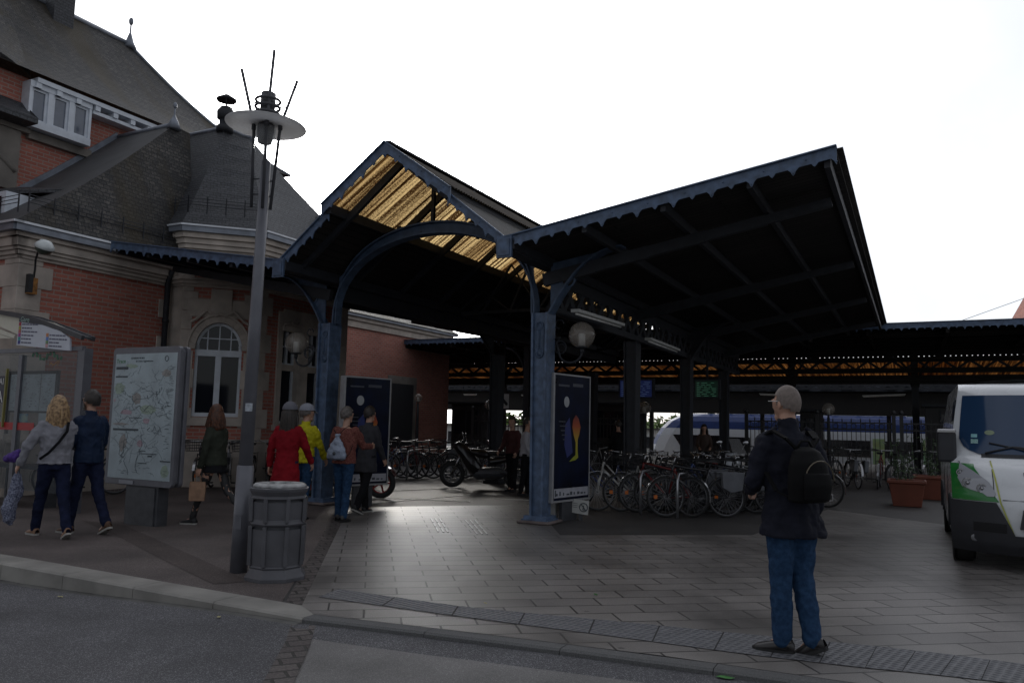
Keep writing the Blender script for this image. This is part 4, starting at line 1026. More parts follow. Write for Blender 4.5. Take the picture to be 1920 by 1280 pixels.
mb = MB(); lattice(mb, 31.8, 3.62, 3.8, -30, 45, .42, .11); mb.box(-30, 45, 31.84, 31.94, 3.76, 4.0)
mb.build("lattice_girder", m_steel, hall)
mb = MB(); mb.box(-30, 45, 32.3, 32.32, 3.5, 4.1); mb.build("sky_dimming_sheet", translucent("sky_dimming_sheet", (.13, .14, .16), 0, .9, .6, (.8, .8, .8)), hall)  # grey sheet added to dim the bright sky gap behind the girder
# posts of the hall
for (v, u) in ((-7.9, 15.6), (-12.3, 22), (-3.6, 22), (.8, 22), (5.2, 22), (9.6, 22), (14, 22)):
    mb = MB(); mb.box(v - .12, v + .12, u - .12, u + .12, 0, 4.7); mb.box(v - .2, v + .2, u - .2, u + .2, 0, .15)
    for s_ in (-1, 1): mb.tube([(v + s_ * (.1 + .9 * (1 - cos(a))), u, 3.2 + 1.2 * sin(a)) for a in (0, .3, .6, .9, 1.2, 1.5)], .05, 6)
    mb.build("post", m_steel, hall)
# island platform canopy beyond the tracks (low and deep)
isl = sthing("island_canopy", label="dark low canopy over the far platforms seen below the nearer roofs", cat="canopy")
mb = MB()
mb.slab([(-60, 32.6, 3.55), (70, 32.6, 3.55), (70, 35.2, 3.5), (-60, 35.2, 3.5)], (0, 0, -.12)); mb.build("roof_boards", m_under, isl)
mb = MB(); mb.box(-60, 70, 32.6, 32.7, 2.3, 3.55)
v = -58.
while v < 70:
    mb.box(v - .1, v + .1, 33, 33.2, -1.1, 3.45); v += 6.2
mb.build("roof_girder", mat("black_girder", (.016, .015, .015), .85), isl)  # girder in one even near-black
plat = MB(); plat.box(-70, 80, 31.8, 32.5, -1.1, -.55); plat.box(-70, 80, 39, 45, -1.1, -.5)
plat.build("platform", mat("platform_concrete", (.3, .29, .28), .8, var=.2, bump=.3))["kind"] = 'structure'
rootp = [o for o in COL.objects if o.name == "platform"][0]; rootp.location = RC; rootp.rotation_euler = (0, 0, STA)
# far strip lights
for (x0, y0, x1, y1, pv, lb) in ((787, 738, 797, 738, 18, ""), ):
    pass
def VUp(x, y, u):   # image point on plane u = const
    r = ray(x, y); o = Vector((0, 0, CH)) - RC; t = (u - o.dot(UU)) / r.dot(UU); return VU(Vector((0, 0, CH)) + r * t)
for (x0, y0, x1, y1, lb) in ((1617, 742, 1698, 739, "long lit strip light under the dark far canopy left of the van"), (1424, 738, 1498, 741, "strip light under the far canopy just behind the head of the grey-haired man"),
                             (870, 739, 893, 739, "short strip light far under the canopy left of the double globe lamp"), (978, 740, 992, 741, "short strip light glimpsed just left of the near blue column")):
    strip_light(VUp(x0, y0, 30.5), VUp(x1, y1, 30.5), lb, "strip lights under the far canopy")
# fence : iron railing across the hall
m_iron = mat("wrought_iron", (.022, .022, .024), .55, var=.2)
def fence(v0, v1, label):
    f = thing("iron_fence", W(v0, 14.5), STA, label, "fence", None); Lf = v1 - v0
    mb = MB(); n = int(Lf / .125)
    for i in range(n + 1):
        x = Lf * i / n; mb.bar((x, 0, .05), (x, 0, 1.78), .02, .02)
        if i % 2 == 0: mb.lathe([(.001, 1.9), (.022, 1.82), (.012, 1.77)], 5, 0, Matrix.Translation((x, 0, 0)))
    mb.build("bar", m_iron, f)["kind"] = 'stuff'
    mb = MB()
    for z in (.12, .95, 1.55, 1.75): mb.bar((0, 0, z), (Lf, 0, z), .03, .04)
    x = 0
    while x < Lf: mb.torus((x + .12, 0, 1.65), .075, .009, 'y', 12, 4); x += .25
    mb.build("rail", m_iron, f)
    k = int(Lf / 2.2) + 1
    for i in range(k + 1):
        x = Lf * i / k; m2 = MB(); m2.box(x - .05, x + .05, -.05, .05, 0, 2.0); m2.sphere((x, 0, 2.06), .07, 8, 6); m2.build("fence_post", m_iron, f)
    return f
fence(-9.6, -7.2, "iron fence panel at the far left end of the hall with greenery seen through it")
fence(-6.9, -3.4, "iron fence with ring frieze behind the parked motorbike")
fence(.4, 4.6, "iron fence behind the scooter and the crowd of bicycles")
fence(4.8, 12.5, "iron fence behind the bicycles between the grey-haired man and the terracotta planters")
# train
tr = sthing("train", 0, 0, 0, label="blue and white regional train standing at the platform behind the hall", cat="train")
m_tb = mat("train_blue", (.02, .045, .17), .4, var=.15, coat=.1); m_tw = mat("train_white", (.66, .7, .76), .35, var=.05, coat=.3); m_tk = mat("train_window_band", (.012, .012, .018), .15, var=.1, spec=.8)
m_tg = mat("train_grey", (.3, .3, .33), .5); m_tcol = mat("train_colour_panel", (.5, .4, .08), .4, var2=(.2, .55, .4), vs=.35)
TU = 37.5; a_ = VUp(1207, 855, TU)[0]
def prof(z): return {0: .0}.get(z, 0)
mb = MB(); secs = [(-1.0, .0, .25), (-.75, .0, .08), (.3, .02, .0), (1.35, .1, .0), (1.75, .22, .0)]
# body cross-section swept along v with a rounded nose at the left end
zs_ = [-1.0, -.8, -.2, .4, 1.0, 1.45, 1.9, 2.2, 2.38]; off_ = [.12, 0, 0, 0, 0, .03, .12, .3, .62]; nose = [.1, .0, .05, .25, .55, .85, 1.3, 1.9, 2.7]
def tp(i, j, front=True):
    z = zs_[j]; n0 = a_ + nose[j]; x = n0 + (0, .15, .5, 1.2, 46)[i]; inset = (1.1, .45, .15, 0, 0)[i]; return Vector((x, TU + off_[j] + inset, z))
cols = [3, 1, 1, 1, 1, 0, 0, 0]
for j in range(8):
    for i in range(4): mb.quad(tp(i, j), tp(i + 1, j), tp(i + 1, j + 1), tp(i, j + 1), {3: 3, 1: 1, 0: 0}[cols[j]] if not (i < 2 and 2 < j) else 0, True)
mb.quad(tp(0, 8), tp(4, 8), tp(4, 8) + Vector((0, 2.4, 0)), tp(0, 8) + Vector((0, 2.4, 0)), 0)
for j in range(8): mb.quad(tp(0, j), tp(0, j + 1), tp(0, j + 1) + Vector((0, 1.0, 0)), tp(0, j) + Vector((0, 1.5, 0)), 0)
mb.build("carriage_body", [m_tb, m_tw, m_tk, m_tg], tr)
mb = MB()
for x0, x1 in ((3.4, 6.6), (7.2, 9.6), (10.4, 13.2), (13.9, 17.0), (17.6, 20.5), (21.2, 24), (24.6, 28), (29, 33), (34, 38)): mb.box(a_ + x0, a_ + x1, TU - .02, TU + .03, .05, .98)
mb.slab([(a_ + 1.9, TU - .02, 1.05), (a_ + 2.6, TU - .02, .0), (a_ + 2.9, TU - .02, -.55), (a_ + 5.2, TU - .02, -.55), (a_ + 5.2, TU - .02, 1.05)], (0, .03, 0))
mb.build("window_band", m_tk, tr)
for x0, x1, k in ((13.3, 13.9, 0), (15.8, 17.3, 0), (20.6, 21.15, 0)): mb = MB(); mb.box(a_ + x0, a_ + x1, TU - .03, TU + .02, -.6, 1.1); mb.build("door", m_tcol, tr)
mb = MB(); 
for x0, x1 in ((5, 9), (11, 15), (17, 24), (26, 30)): mb.box(a_ + x0, a_ + x1, TU + .7, TU + 2.2, 2.38, 2.6)
for i in range(30): mb.bar((a_ + 4 + i * 1.2, TU + .65, 2.36), (a_ + 4 + i * 1.2 + .2, TU + .65, 2.58), .08, .08)
mb.bar((a_ + 3.5, TU + .6, 2.56), (a_ + 42, TU + .6, 2.56), .06, .05); mb.build("roof_gear", m_tw, tr)
mb = MB(); 
for i in range(9):
    for d in (0, 2.4): mb.torus((a_ + 4.5 + i * 4.6 + d * .5, TU + .4, -.8), .36, .08, 'y', 16, 6)
mb.build("wheel", m_tg, tr)
# pale parked cars / van and a hedge far beyond, seen through the left fence
m_hedge = mat("foliage", (.07, .13, .025), .7, var=.5, vs=5, var2=(.2, .3, .07))
def tree(name, loc, h, r, label, cat="tree", grp=None, n=900, leaf_s=.32, crown0=.25):
    t = thing(name, loc, random.random() * 6, label, cat, grp)
    mb = MB(); mb.tube([(0, 0, 0), (.1, 0, h * .3), (-.1, .1, h * .6), (0, 0, h * .85)], [.06 * h * .5, .045 * h * .5, .025 * h * .5, .02], 8)
    for i in range(7):
        a = i * 2.4; z = h * (.3 + .07 * i); mb.tube([(0, 0, z), (r * .5 * cos(a), r * .5 * sin(a), z + h * .12), (r * .8 * cos(a), r * .8 * sin(a), z + h * .2)], [.03 * h * .4, .02 * h * .4, .01], 5)
    mb.build("trunk", mat("bark", (.07, .055, .045), .9, bump=.5), t)
    mb = MB(); cl_ = [(random.gauss(0, .45) * r, random.gauss(0, .45) * r, h * (crown0 + (1 - crown0) * random.random()), r * random.uniform(.25, .5)) for _ in range(16)]
    for i in range(n):
        c = random.choice(cl_); d = Vector((random.gauss(0, 1), random.gauss(0, 1), random.gauss(0, 1))).normalized() * c[3] * random.uniform(.5, 1.05)
        p = Vector(c[:3]) + d; s = leaf_s * random.uniform(.6, 1.3); x = Vector((random.gauss(0, 1), random.gauss(0, 1), random.gauss(0, 1))).normalized(); y = x.orthogonal().normalized()
        mb.add([p + x * s, p + y * s * .5, p - x * s, p - y * s * .5], [(0, 1, 2, 3)])
    mb.build("crown", m_hedge, t); return t
for i in range(14):
    v = -34 + i * 4.6; tree("tree", W(v, 62 + random.uniform(-4, 4), -1.1), random.uniform(4.2, 5.2), random.uniform(2, 3), "leafy tree beyond the tracks in the distant green row", grp="trees beyond the railway", n=700)
# pale building beyond the railway
fb = sthing("distant_building", label="pale low building far beyond the railway seen through the fence", cat="building")
mb = MB(); mb.box(-60, -8, 56, 60, -1.1, 1.2); mb.build("wall", mat("pale_render", (.6, .6, .58), .8, var=.1), fb)
for i in range(12): mb = MB(); mb.box(-50 + i * 3.4, -48.6 + i * 3.4, 55.95, 56, -.4, .6); mb.build("window", m_glass, fb)
mb = MB(); mb.slab([(-61, 55.4, 1.2), (-7, 55.4, 1.2), (-7, 60.6, 1.2), (-61, 60.6, 1.2)], (0, 0, .15)); mb.build("roof", m_zinc, fb)
# dark boxes added between hall and platform to darken the view there
def filler_box(x0, x1, u, h, label, glass=False):
    a, c = VUp(x0, 800, u)[0], VUp(x1, 800, u)[0]; t = thing("filler_box", W((a + c) / 2, u), STA, label, "filler_box"); w = (c - a) / 2
    mb = MB(); mb.box(-w, w, 0, 1.2, 0, h); mb.build("wall", mat("filler_box_black", (.02, .018, .018), .6, var=.3), t, bevel=.02)
    mb = MB(); mb.box(-w - .1, w + .1, -.15, 1.3, h, h + .1); mb.build("roof", m_steel, t)
    mb = MB(); mb.box(-w * .8, w * .8, -.02, .0, 1.0, h - .25); mb.build("window", m_glass, t)
    for s_ in (-1, 0, 1): mb = MB(); mb.box(s_ * w * .8 - .025, s_ * w * .8 + .025, -.04, -.02, .1, h - .1); mb.build("mullion", m_steel, t)
filler_box(1000, 1196, 19.5, 2.35, "dark box added to darken the hall behind the near poster panel")
filler_box(846, 902, 19, 2.3, "narrow box added to darken the view beyond the fence behind the black motorbike")
filler_box(1735, 2050, 20, 2.4, "dark box added to darken the view beyond the fence behind van and planters")
filler_box(1500, 1538, 21, 2.2, "slim box added to darken the view beyond the fence right of the grey-haired man")
# departure screens
def screen(xa, ya, xb, yb, u, m1, m2, label):
    a, c = VUp(xa, ya, u), VUp(xb, yb, u); t = thing("departure_screen", W((a[0] + c[0]) / 2, u, c[2]), STA, label, "screen"); w = (c[0] - a[0]) / 2; h = a[2] - c[2]
    mb = MB(); mb.box(-w - .05, w + .05, .0, .16, -.05, h + .05); mb.bar((0, .08, h), (0, .08, 4.2 - c[2]), .05, .05); mb.build("casing", m_steel, t)
    mb = MB(); mb.box(-w, w, -.012, -.002, 0, h); mb.build("display", m1, t)
    mb = MB(); random.seed(int(xa))
    for r in range(8):
        z = h * (r + .5) / 8.6; x = -w + .04
        while x < w - .12: l_ = random.uniform(.05, .17); mb.box(x, min(x + l_, w - .04), -.018, -.013, z - h * .016, z + h * .016); x += l_ + random.uniform(.03, .1)
    mb.build("text_rows", m2, t)
screen(1163, 713, 1222, 744, 10, mat("blue_display", (.01, .02, .09), .4, emit=(.03, .07, .4), es=.05), mat("display_text_blue", (.1, .15, .3), .5, emit=(.3, .45, .9), es=.06), "hanging departure screen with blue glowing rows")
screen(1304, 714, 1346, 744, 10, mat("green_display", (.01, .03, .02), .4, emit=(.02, .12, .07), es=.035), mat("display_text_green", (.1, .3, .2), .5, emit=(.25, .7, .45), es=.06), "hanging departure screen with dim green rows")
# far globe lamps on posts
def far_globe(x, y, d, r, label, post=True):
    p = UD(x, y, d); t = globe_lamp(p, 1, r, label, "globe lamps on posts in the hall", arm=0, post=post)
far_globe(918, 759, 26, .17, "small lit globe lamp on a post left of the near blue column, before the fence")
far_globe(1208, 764, 24, .2, "small yellowish globe lamp on a post above the bicycles, left of the train front")
far_globe(1553, 767, 25, .2, "small yellowish globe lamp just right of the grey-haired man's shoulder")
far_globe(784, 746, 28, .15, "dim small globe lamp at the far left of the hall above the fence")
# hanging sign with black emblem behind the near column
p = UD(944, 752, 24); t = thing("hanging_sign", p, STA, "white square pictogram sign with a dark curved arrow hung by the near column", "sign")
mb = MB(); mb.box(-.17, .17, 0, .03, -.22, .22); mb.build("sign_panel", mat("sign_white", (.6, .6, .6), .5), t)
mb = MB(); mb.tube([(-.14, -.02, 0), (-.02, -.02, .08), (.05, -.02, -.02), (.14, -.02, -.1)], .045, 6); mb.build("arrow", m_iron, t)
mb = MB(); mb.bar((0, .02, .22), (0, .02, 1.9), .03, .03); mb.build("hanger", m_iron, t)
p = UD(872, 747, 24)
# ================================================================== STREET FURNITURE
m_grey = mat("grey_metal_paint", (.125, .127, .145), .45, .2, var=.14, vs=5, bump=.05)
m_greyd = mat("dark_grey_cast", (.06, .062, .07), .5, .2, var=.2, vs=9, bump=.12, bs=90)
# ---- street lamp
PB = UZ(447, 1072); lamp = thing("street_lamp", PB, 0, "tall grey street lamp with a big white disc and three rods beside the litter bin", "street lamp")
lean = Vector((.045, 0, 0))
def lp(z): return Vector((.012 * z * .8, 0, z))
mb = MB(); mb.tube([lp(0), lp(1.02)], [.083, .081], 20); mb.tube([lp(1.0), lp(1.02), lp(1.03)], [.081, .081, .07], 20); mb.tube([lp(1.0), lp(4.12)], [.068, .05], 18)
mb.box(-.03, .03, -.092, -.08, .42, .56); mb.build("pole", m_grey, lamp)
ht = lp(4.0); ax = Vector((.028 + .02, 0, 0))
hx = UD(499, 235, PB.y) - PB; hx.y = 0; tp_ = UD(497, 310, PB.y) - PB
Mh = Matrix.Translation((hx.x, 0, hx.z)) @ Matrix.Rotation(radians(1.5), 4, 'Y')
mb = MB()
rr = .405; mb.lathe([(.001, .035), (.12, .03), (.3, .012), (rr, -.005), (rr, -.012), (.3, .002), (.001, .02)], 40, 0, Mh, cap=False)
m_disc = translucent("white_lamp_disc", (.82, .82, .82), 0, .5, .0, (.85, .84, .83)); mb.build("lamp_disc", m_disc, lamp)
mb = MB()
mb.lathe([(.075, .02), (.075, .34), (.06, .35)], 18, 0, Mh)
for k in range(4): mb.torus(Mh @ Vector((0, 0, .05 + .07 * k)), .122, .015, 'z', 24, 6)
mb.lathe([(.085, -.0), (.085, -.07), (.07, -.19), (.05, -.20)], 18, 0, Mh); mb.build("lamp_head", m_greyd, lamp)
mb = MB(); mb.lathe([(.1, -.02), (.1, -.26), (.085, -.285)], 20, 0, Mh, cap=False); mb.build("glass_cylinder", glassmat("clear_cylinder", (.6, .6, .6), .05, see=.8), lamp)
for (xb, yb, xt, yt, dy) in ((470, 388, 452, 128, .02), (497, 395, 520, 103, -.1), (505, 392, 556, 150, .03)):
    a = UD(xb, yb, PB.y) - PB; c = UD(xt, yt, PB.y) - PB; a.y = dy * .9; c.y = dy
    if xb == 470: md = UD(475, 235, PB.y) - PB
    elif xb == 497: md = UD(506, 235, PB.y) - PB
    else: md = UD(524, 235, PB.y) - PB
    md.y = dy
    mb = MB(); mb.tube([a, md, c], .0165, 8); mb.tube([md + Vector((0, 0, -.04)), md + Vector((0, 0, .01))], .024, 8)
    for z in (a.z + .14, a.z + .3): mb.tube([Vector((a.x + (md.x - a.x) * (z - a.z) / (md.z - a.z), dy, z)), Vector((lp(z).x, 0, z))], .009, 6)
    zz = md.z + .28; mb.tube([md.lerp(c, .42), Vector((hx.x, 0, md.lerp(c, .42).z - .02))], .008, 6)
    mb.build("rod", m_greyd, lamp)
mb = MB(); s_ = lp(1.62); mb.box(s_.x - .02, s_.x + .05, -.065, -.059, 1.56, 1.64); mb.build("sticker", mat("paper_sticker", (.35, .38, .42), .6, var=.3, vs=40), lamp)
# ---- litter bin
BB = UZ(516, 1083); bn = thing("litter_bin", BB, radians(12), "grey octagonal cast litter bin with a round lid beside the street lamp", "litter bin")
m_grey = mat("bin_cast_grey", (.085, .085, .095), .45, .15, var=.16, vs=5, bump=.08); mb = MB(); q = lambda r: r / cos(pi / 8); o8 = pi / 8
mb.lathe([(q(.27), 0), (q(.27), .035), (q(.235), .09), (q(.225), .11), (q(.235), .125), (q(.225), .14)], 8, 0, None, False, o8)
mb.lathe([(q(.225), .14), (q(.232), .47)], 8, 0, None, False, o8, False)
mb.lathe([(q(.232), .5), (q(.245), .52), (q(.232), .54), (q(.228), .56)], 8, 0, None, False, o8)
mb.lathe([(q(.228), .56), (q(.235), .72)], 8, 0, None, False, o8, False)
mb.lathe([(q(.235), .74), (q(.25), .755), (q(.235), .775), (q(.26), .82), (q(.265), .845), (q(.245), .85)], 8, 0, None, False, o8)
for k in range(8):      # recessed panel frames
    a = k * pi / 4 + o8; 
    for r0, z0, z1 in ((.232, .14, .5), (.236, .54, .75)): mb.bar((q(r0 + .003) * cos(a), q(r0 + .003) * sin(a), z0), (q(r0 + .008) * cos(a), q(r0 + .008) * sin(a), z1), .035, .035)
mb.build("bin_body", m_grey, bn, bevel=.003)
mb = MB(); mb.lathe([(q(.205), .14), (q(.21), .5)], 8, 0, None, False, o8, False); mb.lathe([(q(.21), .55), (q(.215), .74)], 8, 0, None, False, o8, False); mb.build("bin_panel", m_greyd, bn)
mb = MB(); mb.lathe([(.245, .85), (.245, .87), (.225, .885), (.13, .887), (.125, .86)], 32); mb.build("bin_lid", mat("lid_concrete", (.3, .3, .3), .6, var=.55, vs=14, bump=.2), bn)
m_grey = MATS["grey_metal_paint"]
# ---- map sign (on v-parallel plane u=-3.65)
sg = sthing("map_sign", -4.31, -3.65, 0, label="large grey two-sided map display stand on a pedestal left of the green-jacketed woman", cat="information sign")
L0, L1, Z0, Z1 = -.82, .57, .53, 2.45
def rbox(mb, x0, x1, y0, y1, z0, z1, r, mi=0):   # rounded in xz
    pts = []
    for cx, cz, a0 in ((x1 - r, z1 - r, 0), (x0 + r, z1 - r, pi / 2), (x0 + r, z0 + r, pi), (x1 - r, z0 + r, 3 * pi / 2)):
        for i in range(5): a = a0 + i * pi / 8; pts.append(Vector((cx + r * cos(a), y0, cz + r * sin(a))))
    mb.slab(pts[::-1], (0, y1 - y0, 0), mi)
mb = MB(); rbox(mb, L0, L1, 0, .06, Z0, Z1, .06); rbox(mb, L0 + .03, L1 - .03, .06, .12, Z0 + .03, Z1 - .03, .05); rbox(mb, L0, L1, .12, .18, Z0, Z1, .06)
mb.build("sign_frame", m_grey, sg, bevel=.008)
mb = MB(); mb.box(-.38, .28, .03, .2, 0, Z0 + .02); mb.box(-.33, .23, .01, .03, 0, Z0 - .02); mb.build("pedestal", m_greyd, sg)
m_paper = mat("map_paper", (.42, .47, .5), .35, var=.12, vs=3.5, var2=(.5, .57, .6))
m_ink = mat("map_ink", (.06, .07, .08), .6); m_green = mat("map_green", (.12, .3, .12), .6); m_pink = mat("map_pink", (.45, .32, .36), .6, var=.2)
m_mapg = mat("map_park", (.36, .43, .34), .5, var=.15); m_brn = mat("map_brown", (.34, .31, .29), .6, var=.2); m_mblue = mat("map_blue", (.14, .2, .3), .5)
X0, X1, PZ0, PZ1 = L0 + .07, L1 - .05, Z0 + .09, Z1 - .09
mb = MB(); mb.box(X0, X1, -.006, .0, PZ0, PZ1); pap = mb.build("map_poster", m_paper, sg)
PW, PH = X1 - X0, PZ1 - PZ0
def px_(a, b_): return (X0 + PW * a, PZ1 - PH * b_)
random.seed(11)
mb = MB()     # street network lines
def wig(a, b_, c, d, n=12, amp=.02):
    pts = []; 
    for i in range(n + 1):
        t = i / n; x, z = px_(a + (c - a) * t + random.gauss(0, amp), b_ + (d - b_) * t + random.gauss(0, amp * .7)); pts.append((x, -.008, z))
    return pts
for (a, b_, c, d) in ((.15, .3, .35, .38), (.35, .38, .75, .33), (.3, .35, .36, .45), (.2, .44, .9, .42), (.66, .31, .85, .45), (.55, .64, .45, .95), (.28, .66, .2, .9), (.1, .7, .35, .95), (.6, .6, .85, .62), (.72, .32, .8, .28), (.4, .45, .9, .5), (.1, .55, .5, .5)): mb.tube(wig(a, b_, c, d), .0028, 4)
for i in range(110):
    a = random.random() * .9; b_ = random.uniform(.12, .95); mb.tube(wig(a, b_, min(.97, a + random.uniform(.03, .2)), b_ + random.gauss(0, .06), 5, .006), .0014, 4)
mb.build("map_lines", mat("map_line_grey", (.15, .17, .18), .6), pap)
mb = MB()
for (a, b_, w, h) in ((.02, .105, .2, .022), (.02, .18, .2, .012), (.04, .605, .42, .016), (.5, .775, .1, .006), (.52, .795, .25, .006), (.64, .81, .07, .012), (.5, .87, .13, .006), (.84, .845, .16, .01), (.3, .515, .2, .005), (.86, .29, .12, .004), (.86, .42, .1, .004)):
    x, z = px_(a, b_); mb.box(x, x + PW * w, -.0095, -.007, z - PH * h, z)
for i in range(120):
    a = random.choice((random.uniform(.86, .93), random.random() * .9)); b_ = random.uniform(.1, .97); x, z = px_(a, b_); mb.box(x, x + PW * random.uniform(.015, .06), -.0095, -.007, z - .0035, z)
mb.build("map_legend", m_ink, pap)
def blob(mb, a, b_, w, h, n=14, y=-.0075):
    cx, cz = px_(a, b_); pts = [(cx + PW * w * cos(2 * pi * i / n) * random.uniform(.7, 1.15), y, cz + PH * h * sin(2 * pi * i / n) * random.uniform(.7, 1.15)) for i in range(n)]; mb.add(pts[::-1] + [(cx, y, cz)], [(i, (i + 1) % n, n) for i in range(n)])
mb = MB(); blob(mb, .24, .475, .11, .022); blob(mb, .58, .54, .06, .026); blob(mb, .5, .72, .05, .03); blob(mb, .03, .38, .02, .015); mb.build("map_zone", m_pink, pap)
mb = MB(); blob(mb, .58, .45, .14, .04); blob(mb, .1, .28, .1, .05); blob(mb, .92, .93, .07, .05); blob(mb, .28, .1, .1, .02); mb.build("map_zone", m_mapg, pap)
mb = MB(); blob(mb, .4, .36, .09, .05); blob(mb, .85, .16, .07, .03); blob(mb, .22, .72, .06, .08); blob(mb, .15, .57, .14, .012); mb.build("map_zone", m_brn, pap)
text("title_lettering", "Trace", .085, m_green, pap, facing(*((X0 + .02), -.009, PZ1 - .13)))
text("title_lettering", "LE RESEAU DE BUS", .034, m_ink, pap, facing(X0 + PW * .26, -.009, PZ1 - .075))
text("title_lettering", "de Colmar Agglomération", .034, m_ink, pap, facing(X0 + PW * .34, -.009, PZ1 - .118))
x, z = px_(.84, .045); mb = MB(); mb.torus((x, -.009, z), .035, .004, 'y', 20, 4); mb.build("emblem", m_ink, pap)
mb = MB(); mb.box(X0 + .42 - .16, X0 + .42 + .13, -.012, 0, Z0 + .015, Z0 + .065); mb.build("maker_plate", mat("plate_grey", (.24, .25, .28), .5), sg)
mb = MB(); mb.quad((X0, -.012, PZ0), (X1, -.012, PZ0), (X1, -.012, PZ1), (X0, -.012, PZ1)); mb.build("cover_glass", glassmat("cover_pane", (.1, .12, .13), .12, see=.9, spec=.3), sg)

# ---- bus shelter (plane along v)
SH = UD(20, 920, 12.6); SHv = VU(SH); BU = SHv[1]
bs_ = sthing("bus_shelter", SHv[0], BU, 0, label="grey glazed bus shelter with curved translucent roof and white line sign at the left edge", cat="bus shelter")
def sp(x, y, du=0.): 
    q = VUp(x, y, BU + du); return Vector((q[0] - SHv[0], du, q[2]))
rp_ = sp(148, 650)
mb = MB()
pr = sp(150, 905); mb.box(rp_.x - .02, rp_.x + .15, 0, .14, 0, 2.5)
pl_ = sp(20, 905); mb.box(pl_.x - .045, pl_.x + .045, -.02, .06, 0, 2.42); mb.box(pl_.x - 1.9, pl_.x - 1.8, -.02, .06, 0, 2.42)
zb = sp(80, 655).z; mb.box(pl_.x - 2.4, rp_.x + .1, -.01, .05, zb - .04, zb + .03)
mb.build("shelter_frame", m_grey, bs_)
mb = MB()      # curved roof: strip swept forward
rpts = [sp(-60, 575), sp(0, 583), sp(60, 594), (sp(110, 612)), sp(140, 624), sp(158, 631)]
for a, c in zip(rpts, rpts[1:]):
    mb.slab([a, c, c + Vector((0, .16, .0)), a + Vector((0, .16, 0))], (0, 0, -.03))
    mb.bar(a + Vector((0, -.02, -.02)), c + Vector((0, -.02, -.02)), .05, .07); mb.bar(a + Vector((0, .16, -.02)), c + Vector((0, .16, -.02)), .05, .07)
mb.build("shelter_roof", m_greyd, bs_)
m_cream = mat("cream_light_panel", (.62, .6, .5), .5, var=.05)
mb = MB(); a, b_, c, d = sp(-60, 590), sp(41, 597), sp(38, 625), sp(-60, 598)
mb.slab([sp(-60, 640), sp(-60, 585), sp(0, 585), sp(41, 596), sp(36, 628), sp(0, 612)][::-1], (0, .02, 0)); mb.slab([sp(0, 617), sp(28, 628), sp(26, 634), sp(-2, 625)][::-1], (0, .02, 0))
mb.slab([sp(-60, 620), sp(-2, 626), sp(22, 634), sp(-60, 634)][::-1], (0, .02, 0))
mb.slab([sp(77, 600), sp(100, 605), sp(134, 621), sp(133, 626), sp(108, 615)][::-1], (0, .02, 0)); mb.build("roof_end_panel", m_cream, bs_)
mb = MB(); pts = [sp(36, 647), sp(41, 604), sp(90, 610), sp(120, 622), sp(136, 635), sp(136, 658)]; mb.slab([p + Vector((0, -.045, 0)) for p in pts][::-1], (0, .03, 0))
lsn = mb.build("line_sign", mat("sign_face", (.52, .55, .62), .4, var=.04), bs_)
mb = MB(); mb.slab([p + Vector((0, -.047, 0)) for p in (sp(41, 604), sp(42, 596), sp(78, 602), sp(92, 610.5))], (0, .03, 0)); mb.build("sign_header", mat("header_navy", (.03, .035, .05), .5), bs_)
scl = (sp(100, 640).x - sp(50, 640).x) / 50
text("stop_lettering", "Gare", scl * 8.5, mat("lettering_mint", (.35, .5, .45), .5), bs_, Matrix.Translation(sp(44, 603.5) + Vector((0, -.052, 0))) @ Matrix.Rotation(radians(4), 4, 'Y') @ Matrix.Rotation(pi / 2, 4, 'X'))
cols_ = [(.35, .03, .06), (.4, .35, .05), (.5, .12, .1), (.35, .03, .25), (.02, .3, .3), (.03, .03, .2)]; cols2 = [(.5, .2, .08), (.1, .2, .5), (.15, .25, .12), (.55, .3, .32)]
tm = mat("sign_text", (.1, .1, .16), .5)
for k, (cset, x0, ys) in enumerate(((cols_, 43.5, (608, 615, 621.5, 628.5, 635, 642)), (cols2, 94.5, (628.5, 635.5, 642, 648.5)))):
    for i, (c_, y) in enumerate(zip(cset, ys)):
        p = sp(x0 - i * .5, y); mb = MB(); mb.box(p.x - scl * 2, p.x + scl * 2, -.052, -.046, p.z - scl * 2, p.z + scl * 2); mb.build("line_badge", mat("badge_%d_%d" % (k, i), c_, .5), bs_)
        mb = MB(); random.seed(i * 7 + k); xx = p.x + scl * 4; wmax = (26, 20, 28, 20, 19, 18)[i] if k == 0 else (26, 30, 18, 18)[i]; end = xx + scl * wmax
        while xx < end: l_ = scl * random.uniform(2.5, 7); mb.bar((xx, -.049, p.z - (xx - p.x) * .06), (xx + l_, -.049, p.z - (xx + l_ - p.x) * .06), .003, scl * 1.5); xx += l_ + scl * 1.2
        mb.build("line_name", tm, bs_)
# glazing + notice frame + bench + red band
gz_ = glassmat("shelter_glass", (.12, .13, .14), .06, see=.78)
mb = MB(); a, c = sp(0, 925), sp(136, 905); mb.box(pl_.x - 1.8, rp_.x, .0, .012, .28, zb - .05); mb.build("glass_pane", gz_, bs_)
mb = MB(); x0, x1 = sp(16, 700).x, sp(108, 700).x; z1, z0 = sp(60, 695).z, sp(60, 815).z
for q in ((x0, x1, z1 - .05, z1), (x0, x0 + .05, z0, z1), (x1 - .06, x1, z0, z1), (x0, x1, sp(60, 770).z - .03, sp(60, 770).z)): mb.box(q[0], q[1], .012, .05, q[2], q[3])
mb.build("notice_frame", m_greyd, bs_)
mb = MB(); zc = sp(60, 770).z; xm = x0 + (x1 - x0) * .66; mb.box(x0 + .05, xm - .01, .02, .03, zc, z1 - .05); mb.box(xm + .01, x1 - .06, .02, .03, z0 + .1, z1 - .05); pn = mb.build("notice_paper", m_paper, bs_)
mb = MB(); random.seed(4)
